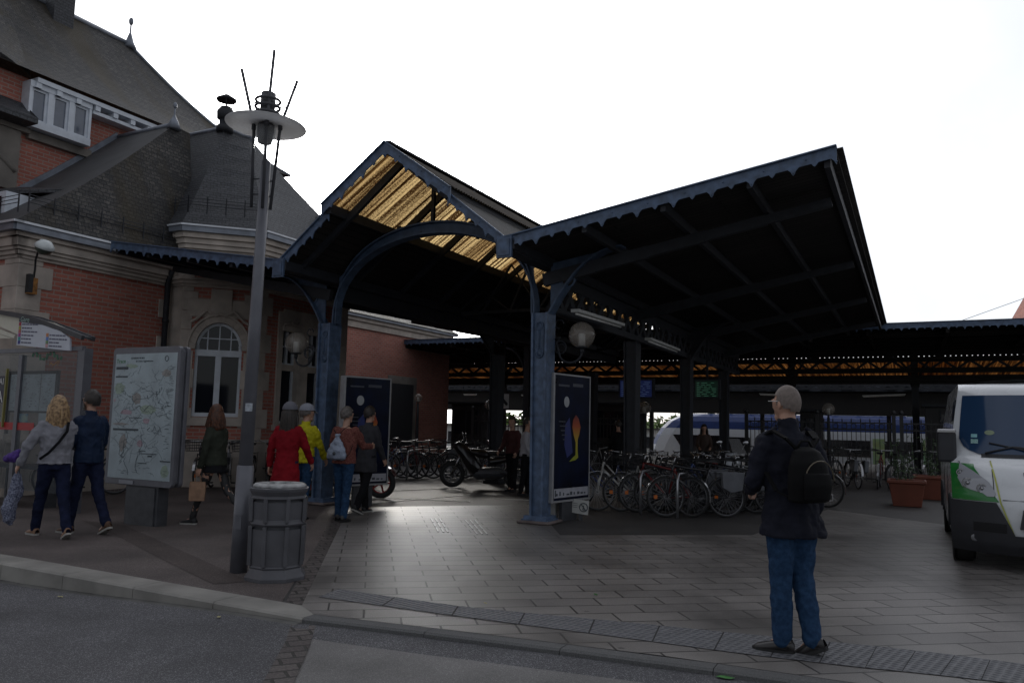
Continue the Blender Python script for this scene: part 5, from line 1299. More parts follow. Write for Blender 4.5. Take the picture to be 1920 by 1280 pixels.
for i in range(130):
    x = random.uniform(x0 + .07, x1 - .12); z = random.uniform(zc + .02, z1 - .07)
    mb.box(x, x + random.uniform(.01, .05), .014, .02, z, z + .006)
mb.build("notice_text", mat("notice_grey", (.16, .17, .2), .6), pn)
mb = MB(); zr1, zr0 = sp(40, 792).z, sp(40, 806).z; mb.box(pl_.x - 1.8, x0 + (x1 - x0) * .62, -.004, .0, zr0, zr1); mb.build("red_band", mat("red_band", (.35, .008, .012), .45), bs_)
mb = MB(); p = sp(40, 774); mb.box(sp(33, 776).x, sp(50, 776).x, .015, .025, sp(40, 791).z, sp(40, 775).z); mb.build("leaflet", mat("leaflet_blue", (.08, .25, .42), .5, var2=(.4, .5, .4), vs=9), bs_)
mb = MB(); zq1, zq0 = sp(0, 705).z, sp(0, 755).z; xq = sp(14, 720).x; mb.box(xq - .8, xq, -.03, .0, zq0, zq1); mb.build("platform_sign", mat("sign_black", (.02, .018, .035), .5), bs_)
mb = MB(); mb.box(xq - .02, xq + .01, -.035, .0, sp(0, 800).z, zq1 + .12); mb.build("yellow_edge", mat("yellow_trim", (.2, .18, .05), .5), bs_)
m_lw = mat("lettering_white", (.6, .6, .58), .5)
text("platform_lettering", "QUAI", .15, m_lw, bs_, facing(xq - .41, -.034, zq1 - .14)); text("platform_lettering", "A", .27, m_lw, bs_, facing(xq - .215, -.034, zq0 + .01))
mb = MB(); zb_ = sp(40, 874).z; mb.box(pl_.x - 1.8, rp_.x - .6, .12, .5, zb_ - .05, zb_); 
for x in (pl_.x - .5, rp_.x - .9): mb.box(x, x + .05, .2, .4, 0, zb_ - .05)
mb.build("bench", m_greyd, bs_)
mb = MB(); a = sp(60, 666); c = sp(118, 672)
for i in range(9): mb.tube([(a.x + (c.x - a.x) * i / 9 + .03 * sin(t), .014, a.z - .02 + .06 * sin(i * 1.3 + t)) for t in (0, 1, 2)], .018, 5)
mb.build("green_scribble", mat("scribble_green", (.03, .16, .07), .6), bs_)
mb = MB()
for i in range(6): mb.bar((c.x - .35 + .04 * i, .012, a.z - .16 + .02 * sin(i * 2)), (c.x - .3 + .04 * i, .012, a.z - .12 - .03 * sin(i)), .004, .012)
mb.build("orange_scribble", mat("scribble_orange", (.5, .22, .03), .6), bs_)

# ---- wall lamp with orange box
q = F0.p(.22, 3.66, .03); wl = sthing("wall_lamp", q.x, q.y, q.z, label="dome wall lamp with an orange box at the corner of the brick wall", cat="wall lamp")
mb = MB(); mb.box(0, .09, -.09, .07, .0, .3); mb.build("lamp_box", mat("orange_box", (.3, .13, .03), .6, var=.5, vs=12), wl)
mb = MB(); mb.box(0, .1, -.1, -.02, .02, .36); mb.tube([(.06, .0, .3), (.08, 0, .45), (.16, -.05, .62), (.34, -.12, .78), (.5, -.16, .84)], .018, 8); mb.build("lamp_arm", m_iron, wl)
M = Matrix.Translation((.6, -.18, .78)) @ Matrix.Rotation(radians(25), 4, 'Y')
mb = MB(); mb.lathe([(.01, .15), (.09, .13), (.15, .06), (.17, 0), (.16, -.01)], 18, 0, M, cap=False); mb.build("lamp_shade", mat("pale_shade", (.55, .58, .58), .3), wl)
mb = MB(); mb.lathe([(.155, 0), (.13, -.07), (.06, -.12), (.001, -.13)], 18, 0, M, cap=False); mb.build("lamp_lens", mat("lens_green", (.06, .075, .06), .3), wl)

# ---- globe lamps on the two near columns
globe_lamp(UD(1091, 628, 12.0), -1, .205, "large glass globe lamp on a scrolled arm right of the near blue column", "globe lamps on the blue columns", arm=.50)
globe_lamp(UD(556, 643, 14.25), 1, .205, "large smoked globe lamp on a scrolled arm left of the far blue column", "globe lamps on the blue columns", arm=.44)

# ---- advertising panels
m_poster = mat("night_poster", (.007, .008, .016), .3, var=.3, vs=3, var2=(.006, .011, .035), spec=.12)
def flame_mat():
    m = bpy.data.materials.new("flame_print"); t, b = nodes_of(m); n, l = t.nodes.new, t.links.new
    tcn = n("ShaderNodeTexCoord"); sp_ = n("ShaderNodeSeparateXYZ"); l(tcn.outputs["Generated"], sp_.inputs[0]); r = n("ShaderNodeValToRGB"); e = r.color_ramp.elements
    e[0].position = 0; e[0].color = (.25, .3, .02, 1); e[1].position = 1; e[1].color = (.12, .01, .01, 1); x = e.new(.45); x.color = (.4, .28, .02, 1); x = e.new(.75); x.color = (.35, .06, .01, 1)
    l(sp_.outputs["Z"], r.inputs[0]); l(r.outputs[0], b.inputs["Base Color"]); b.inputs["Roughness"].default_value = .4; return m
m_flame = flame_mat(); m_moon = mat("moon_print", (.34, .35, .36), .5); m_strip = mat("sponsor_strip", (.36, .36, .4), .45); m_alu = mat("aluminium_frame", (.3, .3, .31), .5, .2); m_pb = mat("poster_blue", (.015, .025, .13), .4)
def ad_panel(v, u, rz, w, z0, z1, label, pf=1.):
    t = thing("poster_stand", W(v, u), STA + rz, label, "poster panel", "poster panels by the blue columns")
    mb = MB(); mb.box(0, w, 0, .1, z0, z1); mb.build("panel_body", m_greyd, t, bevel=.01)
    mb = MB(); f = .035; mb.box(-.004, f, -.012, .0, z0, z1); mb.box(w - .02, w + .004, -.012, 0, z0, z1); mb.box(f, w - .02, -.012, 0, z1 - .025, z1); mb.box(f, w - .02, -.012, 0, z0, z0 + .03); mb.box(-.012, .0, -.01, .1, z0, z1); mb.build("panel_frame", m_alu, t)
    mb = MB(); mb.box(f, w - .02, -.006, -.001, z0 + .03, z1 - .025); p = mb.build("poster", m_poster, t)
    H = z1 - z0; X = lambda a: f + (w - .055) * a; Z = lambda b_: z1 - H * b_
    mb = MB(); cx, cz, r = X(.33), Z(.22), .075; mb.add([(cx + r * cos(2 * pi * i / 20), -.009, cz - r * 1.15 * sin(2 * pi * i / 20)) for i in range(20)], [tuple(range(20))]); mb.build("moon_disc", m_moon, p)
    mb = MB(); out_ = [(.52, .36), (.6, .32), (.68, .35), (.74, .42), (.7, .48), (.66, .52), (.66, .6), (.68, .66), (.6, .68), (.42, .69), (.52, .66), (.6, .64), (.6, .54), (.54, .48), (.5, .42)]
    mb.add([(X(a), -.009, Z(b_)) for a, b_ in out_] , [tuple(range(len(out_)))[::-1]]); mb.build("flame_shape", m_flame, p)
    mb = MB(); out_ = [(.3, .4), (.42, .34), (.48, .5), (.52, .62), (.36, .66), (.28, .56)]; mb.add([(X(a), -.008, Z(b_)) for a, b_ in out_], [tuple(range(6))[::-1]]); mb.build("blue_shape", m_pb, p)
    mb = MB(); mb.box(X(.02), X(.98), -.01, -.006, Z(.965), Z(.895)); ss_ = mb.build("sponsor_strip", m_strip, p)
    mb = MB(); random.seed(9)
    for k in range(9): x = .06 + .1 * k; mb.box(X(x), X(x + random.uniform(.03, .08)), -.013, -.01, Z(.95), Z(.95 - random.uniform(.01, .035)))
    mb.box(X(.04), X(.07), -.013, -.01, Z(.955), Z(.905)); mb.build("sponsor_marks", m_ink, ss_)
    mb = MB()
    for k in range(5): mb.box(X(.12 + .03 * k), X(.3 + .05 * (k % 2)), -.01, -.006, Z(.38 + .035 * k), Z(.372 + .035 * k))
    mb.box(X(.1), X(.4), -.01, -.006, Z(.1), Z(.085)); mb.box(X(.5), X(.8), -.01, -.006, Z(.095), Z(.07)); mb.build("poster_text", mat("dim_print", (.05, .055, .075), .5), p)
    mb = MB(); mb.box(w * .3, w * .7, .02, .08, 0, z0 - .0); mb.build("panel_foot", m_greyd, t)
a0 = V3(1033, 935, .2)
# near panel: just right of the near column, turned towards the road corner
Pq = VU(UZ(1034, 958)); Rq = VU(UZ(1108, 945))
_p = VU(UD(1036, 815, 12.1)); ad_panel(_p[0], _p[1], radians(52.7) + AZ, 1.08, .3, 2.3, "dark poster panel with a flame-coloured figure right beside the near blue column")
_p = VU(UD(641, 815, 13.5)); ad_panel(_p[0], _p[1], radians(44) + AZ, .98, .36, 2.26, "dark poster panel with a flame-coloured figure behind the woman with the drawstring bag")
# ---- small sign 'no standing' and white bollard
p = UZ(1088, 975); t = thing("small_sign", p, STA + .15, "small white tilted sign with a crossed circle at the foot of the near poster panel", "sign")
M = Matrix.Translation((0, 0, .2)) @ Matrix.Rotation(radians(6), 4, 'Y')
mb = MB(); mb.box(-.16, .13, 0, .012, -.1, .12, 0, M); mb.build("sign_plate", mat("plate_white", (.42, .42, .4), .6, var=.1), t)
mb = MB(); mb.torus(M @ Vector((.05, -.006, .01)), .065, .008, 'y', 20, 5); mb.bar(M @ Vector((.0, -.008, .06)), M @ Vector((.1, -.008, -.04)), .006, .014); mb.tube([M @ Vector((.05, -.006, .04)), M @ Vector((.045, -.006, -.03)), M @ Vector((.075, -.006, -.03))], .008, 5)
for k in range(3): mb.box(-.14, -.05, -.003, .0, .05 - .03 * k, .056 - .03 * k, 0, M)
mb.build("crossed_circle", m_ink, t); mb = MB(); mb.box(-.03, .03, .02, .05, 0, .12); mb.build("sign_foot", m_greyd, t)
p = UZ(1037, 974); t = thing("bollard", p, STA, "short white painted post at the foot of the near blue column", "bollard"); mb = MB(); mb.box(-.06, .06, -.05, .05, 0, .32); mb.box(-.065, .065, -.055, .055, .3, .33); mb.build("post_body", mat("bollard_white", (.36, .36, .35), .7, var=.2), t, bevel=.008)
# ---- planters
m_terra = mat("terracotta_plastic", (.17, .048, .027), .6, var=.15, vs=3)
m_plant = mat("planter_leaf", (.03, .055, .02), .6, var=.5, vs=8)
for (x, y, s, lb) in ((1718, 951, 1., "square terracotta planter with sparse greenery, the left and nearer of two by the van"), (1762, 938, 1.0, "square terracotta planter partly hidden behind the front of the van")):
    p = UZ(x, y); p.y += .35; t = thing("planter", p, STA, lb, "planter", "terracotta planters beside the van"); w = .34
    mb = MB(); vs = []
    for z, a in ((0, .26), (.46, .33), (.47, .36), (.53, .36), (.53, .32), (.45, .31)): vs += [(-a, -a, z), (a, -a, z), (a, a, z), (-a, a, z)]
    mb.add(vs, [(i * 4 + j, i * 4 + (j + 1) % 4, i * 4 + 4 + (j + 1) % 4, i * 4 + 4 + j) for i in range(5) for j in range(4)] + [(3, 2, 1, 0), (20, 21, 22, 23)]); mb.build("pot", m_terra, t, bevel=.012)
    mb = MB(); random.seed(int(x))
    for i in range(8):
        a = random.random() * 6.3; r = random.uniform(0, .25); h = random.uniform(.3, .95); b0 = Vector((r * cos(a), r * sin(a), .45)); tp2 = b0 + Vector((random.gauss(0, .12), random.gauss(0, .12), h)); mb.tube([b0, b0.lerp(tp2, .5) + Vector((random.gauss(0, .03), 0, 0)), tp2], .006, 4)
        for k in range(16):
            q = b0.lerp(tp2, random.uniform(.2, 1)) + Vector((random.gauss(0, .05), random.gauss(0, .05), 0)); d = Vector((random.gauss(0, 1), random.gauss(0, 1), random.gauss(0, .6))).normalized(); e = d.orthogonal().normalized(); s2 = random.uniform(.03, .07); mb.add([q, q + d * s2 + e * s2 * .35, q + d * s2 * 2, q + d * s2 - e * s2 * .35], [(0, 1, 2, 3)])
    mb.build("plant", m_plant, t)
# ---- overhead wire and distant roof at the right edge
t = thing("distant_house", UD(2044, 600, 70), 0, "sliver of a red brick house roof far off at the right edge above the canopy", "house")
mb = MB(); mb.box(.3, 14, 0, 10, -10, -.6); mb.build("wall", m_brick, t); mb = MB(); mb.slab([(-1.2, -1, -.6), (3.0, -1, 6.4), (3.0, 11, 6.4), (-1.2, 11, -.6)], (0, 0, .2)); mb.slab([(3, -1, 6.4), (15, -1, 6.4), (15, 11, 6.4), (3, 11, 6.4)], (0, 0, .2)); mb.build("roof", m_brick, t)
t = thing("overhead_wire", UD(1800, 602, 45), 0, "thin overhead wire rising to the right above the rear canopy", "wire"); a, c = Vector((0, 0, 0)), UD(2100, 495, 45) - UD(1800, 602, 45)
mb = MB(); mb.tube([a - (c - a) * .4, c], .016, 5); mb.build("wire", m_iron, t)
# ================================================================== BICYCLES AND MOTORBIKES
m_tyre = mat("tyre_rubber", (.02, .02, .02), .75, var=.2); m_rim = mat("rim_metal", (.16, .16, .17), .45, .6, var=.1); m_spoke = mat("spoke_steel", (.4, .4, .42), .35, .8)
m_chrome = mat("chrome", (.35, .35, .36), .25, 1., var=.05); m_blk = mat("black_plastic", (.018, .018, .02), .45, var=.2); m_refl = mat("orange_reflector", (.55, .13, .01), .3); m_redr = mat("red_reflector", (.4, .01, .01), .3)
def make_bike(name, fm, style, basket=False, pannier=False):
    t = thing(name, (0, 0, 0)); R_, wb = .335, 1.06; A, B = (0, 0, R_), (wb, 0, R_)      # A rear, B front
    for c in (A, B):
        mb = MB(); mb.torus((0, 0, 0), R_ - .017, .018, 'y', 30, 7); w = mb.build("wheel", m_tyre, t, Vector(c))
        mb = MB(); mb.torus((0, 0, 0), R_ - .038, .011, 'y', 30, 5); mb.lathe([(.018, -.04), (.018, .04)], 8, 0, Matrix.Rotation(pi / 2, 4, 'X')); mb.build("rim", m_rim, w)
        mb = MB()
        for i in range(24): a = 2 * pi * i / 24; mb.bar((.02 * cos(a + 1.2), .02 * (-1) ** i, .02 * sin(a + 1.2)), ((R_ - .04) * cos(a), 0, (R_ - .04) * sin(a)), .0025, .0025)
        if c is B or pannier: mb.box(R_ * .45, R_ * .62, -.012, .012, -.03, .03, 1)
        mb.build("spokes", [m_spoke, m_refl], w)
    bb = Vector((.44, 0, .29)); hd = Vector((wb - .13, 0, .86)); hb_ = Vector((wb - .1, 0, .74)); st = Vector((.30, 0, .80))
    mb = MB()
    if style == 'step': mb.tube([bb, Vector((.62, 0, .42)), hb_], .019, 8); mb.tube([bb + Vector((0, 0, .05)), Vector((.6, 0, .5)), hd], .013, 8)
    else: mb.tube([bb, hb_], .018, 8); mb.tube([st - Vector((0, 0, .04)), hd], .016, 8)
    mb.tube([bb, st], .016, 8)
    for s_ in (-1, 1): mb.tube([bb + Vector((0, s_ * .03, 0)), Vector((0, s_ * .055, R_))], .009, 6); mb.tube([st + Vector((0, s_ * .015, -.05)), Vector((0, s_ * .055, R_))], .008, 6)
    mb.tube([hb_, hd], .02, 8); mb.build("frame", fm, t)
    mb = MB()
    for s_ in (-1, 1): mb.tube([hb_ + Vector((0, s_ * .04, 0)), Vector((wb - .03, s_ * .05, .5)), Vector((wb, s_ * .055, R_))], .011, 6)
    mb.tube([hb_ + Vector((0, -.05, 0)), hb_ + Vector((0, .05, 0))], .014, 6); mb.build("fork", fm, t)
    mb = MB(); top = Vector((wb - .16, 0, 1.0)); mb.tube([hd, top], .014, 8)
    mb.tube([Vector((wb - .34, -.27, 1.02)), Vector((wb - .2, -.22, 1.05)), top, Vector((wb - .2, .22, 1.05)), Vector((wb - .34, .27, 1.02))] if style == 'step' else [Vector((wb - .13, -.29, 1.02)), Vector((wb - .1, -.1, 1.0)), top, Vector((wb - .1, .1, 1.0)), Vector((wb - .13, .29, 1.02))], .011, 7)
    mb.build("handlebar", m_chrome, t)
    mb = MB(); mb.tube([st, Vector((.27, 0, .93))], .013, 6); 
    mb.add([(.12, -.09, .96), (.12, .09, .96), (.24, .05, .965), (.45, .018, .96), (.45, -.018, .96), (.24, -.05, .965), (.14, -.07, .91), (.14, .07, .91), (.4, .012, .93), (.4, -.012, .93)], [(0, 5, 4, 3, 2, 1), (0, 1, 7, 6), (1, 2, 3, 8, 7), (3, 4, 9, 8), (4, 5, 0, 6, 9), (6, 7, 8, 9)]); mb.build("saddle", m_blk, t)
    mb = MB(); mb.lathe([(.09, -.004), (.09, .004)], 20, 0, Matrix.Translation(bb + Vector((0, .06, 0))) @ Matrix.Rotation(pi / 2, 4, 'X'))
    mb.tube([bb + Vector((0, -.075, 0)), bb + Vector((0, .075, 0))], .014, 6); mb.tube([bb + Vector((0, .07, 0)), bb + Vector((.08, .075, -.14))], .009, 5); mb.tube([bb + Vector((0, -.07, 0)), bb + Vector((-.08, -.075, .14))], .009, 5); mb.box(bb.x + .04, bb.x + .13, .08, .16, bb.z - .16, bb.z - .13); mb.box(bb.x - .13, bb.x - .04, -.16, -.08, bb.z + .13, bb.z + .16); mb.build("crankset", m_blk, t)
    for c, a0_, a1_ in ((A, .5, 3.3), (B, .3, 2.6)):
        mb = MB(); pts = [Vector((c[0] + (R_ + .025) * cos(a), 0, R_ + (R_ + .025) * sin(a))) for a in [a0_ + (a1_ - a0_) * i / 12 for i in range(13)]]
        for p, q in zip(pts, pts[1:]): mb.bar(p, q, .05, .004)
        mb.build("mudguard", m_chrome if style != 'sport' else m_blk, t)
    mb = MB()
    for s_ in (-1, 1): mb.tube([(.2, s_ * .05, .74), (-.28, s_ * .06, .74)], .006, 5); mb.tube([(-.18, s_ * .06, .74), (0, s_ * .06, R_)], .005, 5)
    for x in (-.26, -.12, .02, .14): mb.tube([(x, -.06, .74), (x, .06, .74)], .005, 5)
    mb.build("luggage_rack", m_blk, t)
    if basket:
        mb = MB(); x0, x1, y0, y1, z0, z1 = wb + .0, wb + .28, -.17, .17, .82, 1.04
        for k in range(5): z = z0 + (z1 - z0) * k / 4; g = .02 * k / 4; mb.tube([(x0 - g, y0 - g, z), (x1 + g, y0 - g, z), (x1 + g, y1 + g, z), (x0 - g, y1 + g, z)], .004, 4, closed=True)
        for k in range(9):
            y = y0 + (y1 - y0) * k / 8; mb.tube([(x0, y, z0), (x0 - .02, y, z1)], .003, 4); mb.tube([(x1, y, z0), (x1 + .02, y, z1)], .003, 4); mb.tube([(x0, y, z0), (x1, y, z0)], .003, 4)
        for k in range(6): x = x0 + (x1 - x0) * k / 5; mb.tube([(x, y0, z0), (x, y0 - .02, z1)], .003, 4); mb.tube([(x, y1, z0), (x, y1 + .02, z1)], .003, 4)
        mb.build("basket", m_blk, t)
    if pannier:
        mb = MB()
        for s_ in (-1, 1): mb.slab([(-.26, s_ * .08, .76), (.14, s_ * .08, .76), (.12, s_ * .08, .5), (-.02, s_ * .08, .42), (-.22, s_ * .08, .46)], (0, s_ * .1, 0))
        mb.build("pannier", mat("grey_pannier", (.13, .135, .15), .6, var=.15), t, bevel=.015)
    return t
fm_b = mat("bike_black", (.02, .02, .025), .35, coat=.4); fm_s = mat("bike_silver", (.3, .3, .31), .35, .5); fm_r = mat("bike_red", (.16, .015, .015), .35, coat=.3); fm_bl = mat("bike_blue", (.02, .04, .14), .35, coat=.3); fm_w = mat("bike_cream", (.42, .42, .4), .4)
BK = {'step_w': make_bike("bicycle", fm_w, 'step'), 'city_b': make_bike("bicycle", fm_b, 'city', basket=True), 'sport_s': make_bike("bicycle", fm_s, 'sport'), 'city_r': make_bike("bicycle", fm_r, 'city'), 'pan_b': make_bike("bicycle", fm_b, 'city', pannier=True), 'step_bl': make_bike("bicycle", fm_bl, 'step')}
used = set()
def bike(kind, v, u, az, label, grp, lean_=.0, z=0):
    """az: heading in the station frame (degrees from +v towards +u); loc is the middle of the bike"""
    a = radians(az); rz = STA + a; c = W(v, u, z); off = Vector((cos(rz), sin(rz), 0)) * .53; loc = c - off
    if kind not in used: o = BK[kind]; used.add(kind); o.location = loc; o.rotation_euler = (0, 0, rz); tag(o, label, "bicycle", grp)
    else: o = dup(BK[kind], loc, rz, label, "bicycle", grp)
    o.rotation_euler = (lean_, 0, rz); return o
random.seed(21)
G1 = "bicycles along the wall of the station building"; G2 = "bicycles in the racks of the left hall"; G3 = "bicycles parked right of the near column"; G4 = "bicycles by the iron fence"
# by the building wall, near the arched window
ks = ['city_b', 'sport_s', 'city_b', 'city_r', 'pan_b', 'city_b', 'step_bl', 'sport_s', 'city_b']
lab1 = {0: "dark bicycle with a basket nearest the map sign by the brick wall", 1: "silver-framed bicycle under the arched window just right of the map sign", 3: "dark red bicycle behind the green-jacketed woman", 4: "bicycle with panniers just left of the lamp pole by the wall"}
for i in range(9):
    x = 352 + i * 19.5; p = VU(UZ(x, 913)); bike(ks[i], -8.2 + .43 * i * .72 + .3, .6 + i * .30, random.uniform(-60, -35), lab1.get(i, "dark bicycle in the row by the wall between the lamp pole and the red coat"), G1, random.uniform(-.08, .08))
bike('city_b', -9.1 + .55, -1.6, 70, "dark bicycle whose wheel shows between the walking couple and the map sign", G1)
# left hall racks
for i in range(16):
    lb = ["dark bicycle closest to the left poster panel in the hall", "silver bicycle second in the hall racks behind the left poster", None, None, None, "red-framed bicycle in the middle of the hall racks", None, None][min(i, 7)] or "dark bicycle in the crowded racks left of the black motorbike"
    bike(['city_b', 'sport_s', 'pan_b', 'city_b', 'step_bl', 'city_r', 'city_b', 'pan_b'][i % 8], -8.4 + i * .27, 4.6 + i * .33, random.uniform(5, 45), lb, G2, random.uniform(-.06, .06))
for i in range(6): bike(['city_b', 'city_r', 'sport_s'][i % 3], -7.6 + i * .8, 12.6, random.uniform(60, 110), "dark bicycle far back by the fence behind the black motorbike", G4, random.uniform(-.1, .1))
# right of the near column
def bpx(x, y): q = VU(UZ(x, y)); return q[0], q[1]
spec = [('step_bl', 1128, 955, 200, "blue bicycle close to the near poster panel, mostly hidden behind it"), ('step_w', 1168, 960, 215, "cream step-through bicycle with tall handlebar right of the near poster panel"), ('city_b', 1215, 962, 205, "dark basket bicycle between the cream step-through and the red one"), ('city_r', 1238, 966, 165, "dark red bicycle with a bottle left of the one with grey panniers"),
        ('pan_b', 1300, 972, 215, "black bicycle with big grey panniers in front of the others"), ('sport_s', 1345, 958, 200, "silver bicycle with a thick frame just right of the grey panniers"), ('city_b', 1352, 946, 190, "dark bicycle with orange reflectors nearest the scooter")]
for k, x, y, az, lb in spec:
    v, u = bpx(x, y); bike(k, v, u + .2, az, lb, G3, random.uniform(-.1, .1))
for i in range(7): bike(['city_b', 'pan_b', 'city_b', 'step_bl', 'pan_b', 'city_b', 'sport_s'][i], 1.2 + i * .23, 2.7 + i * .16, random.uniform(185, 225), "dark bicycle wedged among the front row right of the near column", G3, random.uniform(-.12, .12))
for i in range(7): bike(['city_b', 'pan_b', 'city_r', 'step_bl', 'city_b', 'sport_s', 'city_b'][i], .9 + i * .36, 4.3 + i * .25, random.uniform(150, 200), "dark bicycle in the second row behind those right of the near column", G3, random.uniform(-.08, .08))
# right by the fence
for i in range(9): bike(['city_b', 'pan_b', 'city_r', 'sport_s', 'city_b'][i % 5], 3.0 + i * .62, 12.4 - (i % 2) * .5, random.uniform(60, 120), "bicycle in the dense row by the fence behind the planters", G4, random.uniform(-.1, .1))
# bike stands: small steel hoops
hoop = thing("bike_stand", W(.9, 2.5), STA, "low steel bicycle hoop among the bicycles right of the near column", "bike stand", "bicycle hoops")
mb = MB(); mb.tube([(0, -.35, 0), (0, -.35, .62), (0, -.28, .72), (0, .28, .72), (0, .35, .62), (0, .35, 0)], .024, 8); mb.tube([(0, -.35, .35), (0, .35, .35)], .015, 6); mb.build("hoop", m_spoke, hoop)
for i, (v, u) in enumerate(((1.6, 2.3), (.6, 4.9), (1.5, 5.2), (2.4, 5.6), (-6.6, 6.2), (-5.6, 7.2), (4.5, 12.3), (6.3, 12.2))):
    dup(hoop, W(v, u), STA + .2 * (i % 3), "low steel bicycle hoop standing among parked bicycles", "bike stand", "bicycle hoops")
# ---- motorbikes
def motorbike(loc, rz, body, label, mudg=None, scooter=False, red=False):
    t = thing("motorbike" if not scooter else "scooter", loc, rz, label, "motorbike" if not scooter else "scooter")
    R_ = .30 if not scooter else .22; wb = 1.48 if not scooter else 1.28
    for x in (0, wb):
        mb = MB(); mb.torus((0, 0, 0), R_ - .055, .055, 'y', 28, 8); w = mb.build("wheel", m_tyre, t, (x, 0, R_))
        mb = MB(); mb.torus((0, 0, 0), R_ - .1, .022, 'y', 24, 6)
        for i in range(5): a = 2 * pi * i / 5; mb.bar((0, 0, 0), ((R_ - .1) * cos(a), 0, (R_ - .1) * sin(a)), .03, .03)
        mb.lathe([(.05, -.06), (.05, .06)], 10, 0, Matrix.Rotation(pi / 2, 4, 'X')); mb.build("rim", mat("rim_red", (.25, .02, .02), .4) if red else m_rim, w)
    mb = MB()
    for s_ in (-1, 1): mb.tube([(wb, s_ * .09, R_), (wb - .2, s_ * .09, .78), (wb - .2, 0, .8)], .024, 8)
    mb.build("fork", m_chrome, t)
    mb = MB()
    for s_ in (-1, 1): mb.tube([(0, s_ * .1, R_), (.45, s_ * .12, .38), (.47, 0, .38)], .028, 8)
    mb.build("swing_arm", m_blk, t)
    mb = MB()
    pts = [Vector((wb + (R_ + .03) * cos(a), 0, R_ + (R_ + .03) * sin(a))) for a in [.4 + 1.9 * i / 10 for i in range(11)]]
    for p, q in zip(pts, pts[1:]): mb.bar(p, q, .14, .012)
    mb.build("mudguard", mudg or body, t)
    def loft(secs, name, m_, n=14):
        mb = MB(); vs = []
        def P(i, j): x, z, hw, hh = secs[i]; a = 2 * pi * j / n; ca, sa = cos(a), sin(a); return Vector((x, hw * math.copysign(abs(ca) ** .8, ca), z + hh * math.copysign(abs(sa) ** .8, sa)))
        mb.grid(P, len(secs) - 1, n); o = mb.build(name, m_, t); return o
    if not scooter:
        loft([(-.34, .84, .02, .02), (-.3, .82, .1, .06), (0, .74, .13, .08), (.35, .64, .12, .08), (.6, .6, .13, .1)], "tail_body", body); loft([(.62, .74, .03, .03), (.7, .76, .13, .1), (.9, .8, .15, .1), (1.08, .84, .12, .06)], "fuel_tank", body); loft([(.78, .42, .03, .05), (.88, .46, .17, .16), (1.05, .58, .2, .28), (1.2, .76, .19, .24), (1.34, .9, .14, .16), (1.44, .94, .07, .08), (1.47, .94, .02, .02)], "fairing", body); loft([(-.5, 1.0, .03, .04), (-.46, 1.0, .2, .14), (-.2, 1.0, .2, .15), (-.1, 1.0, .18, .12), (-.06, 1.0, .03, .03)], "top_box", m_blk)
        loft([(-.25, .84, .05, .03), (0, .86, .14, .06), (.3, .8, .15, .06), (.62, .8, .1, .06), (.7, .82, .03, .03)], "seat", m_blk); loft([(.2, .35, .05, .05), (.4, .35, .16, .14), (.9, .33, .16, .14), (1.05, .36, .05, .05)], "engine", m_greyd)
        mb = MB(); mb.tube([(.8, -.16, .3), (.3, -.2, .28), (-.1, -.2, .4), (-.35, -.2, .5)], [.03, .04, .06, .05], 10); mb.build("exhaust", m_chrome, t)
    else:
        loft([(-.35, .62, .02, .02), (-.3, .62, .12, .1), (0, .6, .17, .2), (.35, .52, .17, .18), (.5, .4, .16, .06), (.8, .34, .17, .05), (.92, .36, .17, .06)], "rear_body", body); loft([(-.3, .78, .06, .03), (-.1, .8, .15, .05), (.3, .76, .14, .05), (.45, .74, .04, .03)], "seat", m_blk)
        mb = MB(); 
        def P(i, j): z = .3 + .72 * i / 8; y = (-1 + 2 * j / 8); w = .13 + .1 * sin(pi * (i / 8) ** .8); return Vector((.86 + .16 * (1 - i / 8) * 1.0 + .09 * cos(y * pi / 2), y * w, z))
        mb.grid(P, 8, 8); mb.build("front_shield", body, t)
        mb = MB(); mb.sphere((1.0, 0, .93), .085, 12, 8, 0, (.6, 1, .8)); mb.build("headlight", glassmat("lamp_glass", (.5, .5, .5), .1), t)
    x = wb - (.3 if not scooter else .42); z = 1.02
    mb = MB(); mb.tube([(x - .12, -.33, z), (x, -.15, z), (x, .15, z), (x - .12, .33, z)], .014, 8); mb.tube([(x, 0, z), (wb - .22, 0, .72)], .03, 8); mb.build("handlebar", m_blk, t)
    for s_ in (-1, 1): mb = MB(); mb.tube([(x, s_ * .2, z), (x + .04, s_ * .28, z + .17)], .006, 6); mb.sphere((x + .04, s_ * .3, z + .2), .055, 12, 8, 0, (.4, 1.3, .8)); mb.build("mirror", m_chrome, t)
    mb = MB(); mb.grid(lambda i, j: Vector((x + .3 - .22 * i / 5, (-.16 + .32 * j / 6) * (1 - .25 * i / 5), z - .02 + .3 * i / 5 - .03 * abs(j - 3) * 0)), 5, 6); mb.build("windscreen", glassmat("smoked_screen", (.1, .1, .1), .1, see=.5), t)
    if not scooter: mb = MB(); mb.sphere((1.36, 0, .9), .08, 12, 8, 0, (.7, 1.3, .8)); mb.build("headlight", glassmat("lamp_glass", (.5, .5, .5), .1), t)
    return t
p = UZ(852, 913); motorbike(p + Vector((1.42, -.1, 0)), pi - .05, mat("black_gloss", (.012, .01, .011), .3, coat=.3), "black touring motorbike with a windscreen parked left of the near blue column")
p = UZ(735, 937); motorbike(UZ(713, 934) + Vector((-1.46, .25, 0)), -.17, mat("dark_red_gloss", (.08, .01, .012), .3, coat=.6), "red-wheeled motorbike half hidden behind the left poster panel", red=True)
_a = radians(-72); p = UZ(1396, 952); motorbike(p - Vector((cos(_a), sin(_a), 0)) * 1.28, _a, mat("silver_scooter_paint", (.3, .31, .33), .3, .4, coat=.5), "silver scooter with windscreen and pale front mudguard at the right end of the bicycles", mudg=mat("pale_mudguard", (.5, .5, .52), .3), scooter=True)
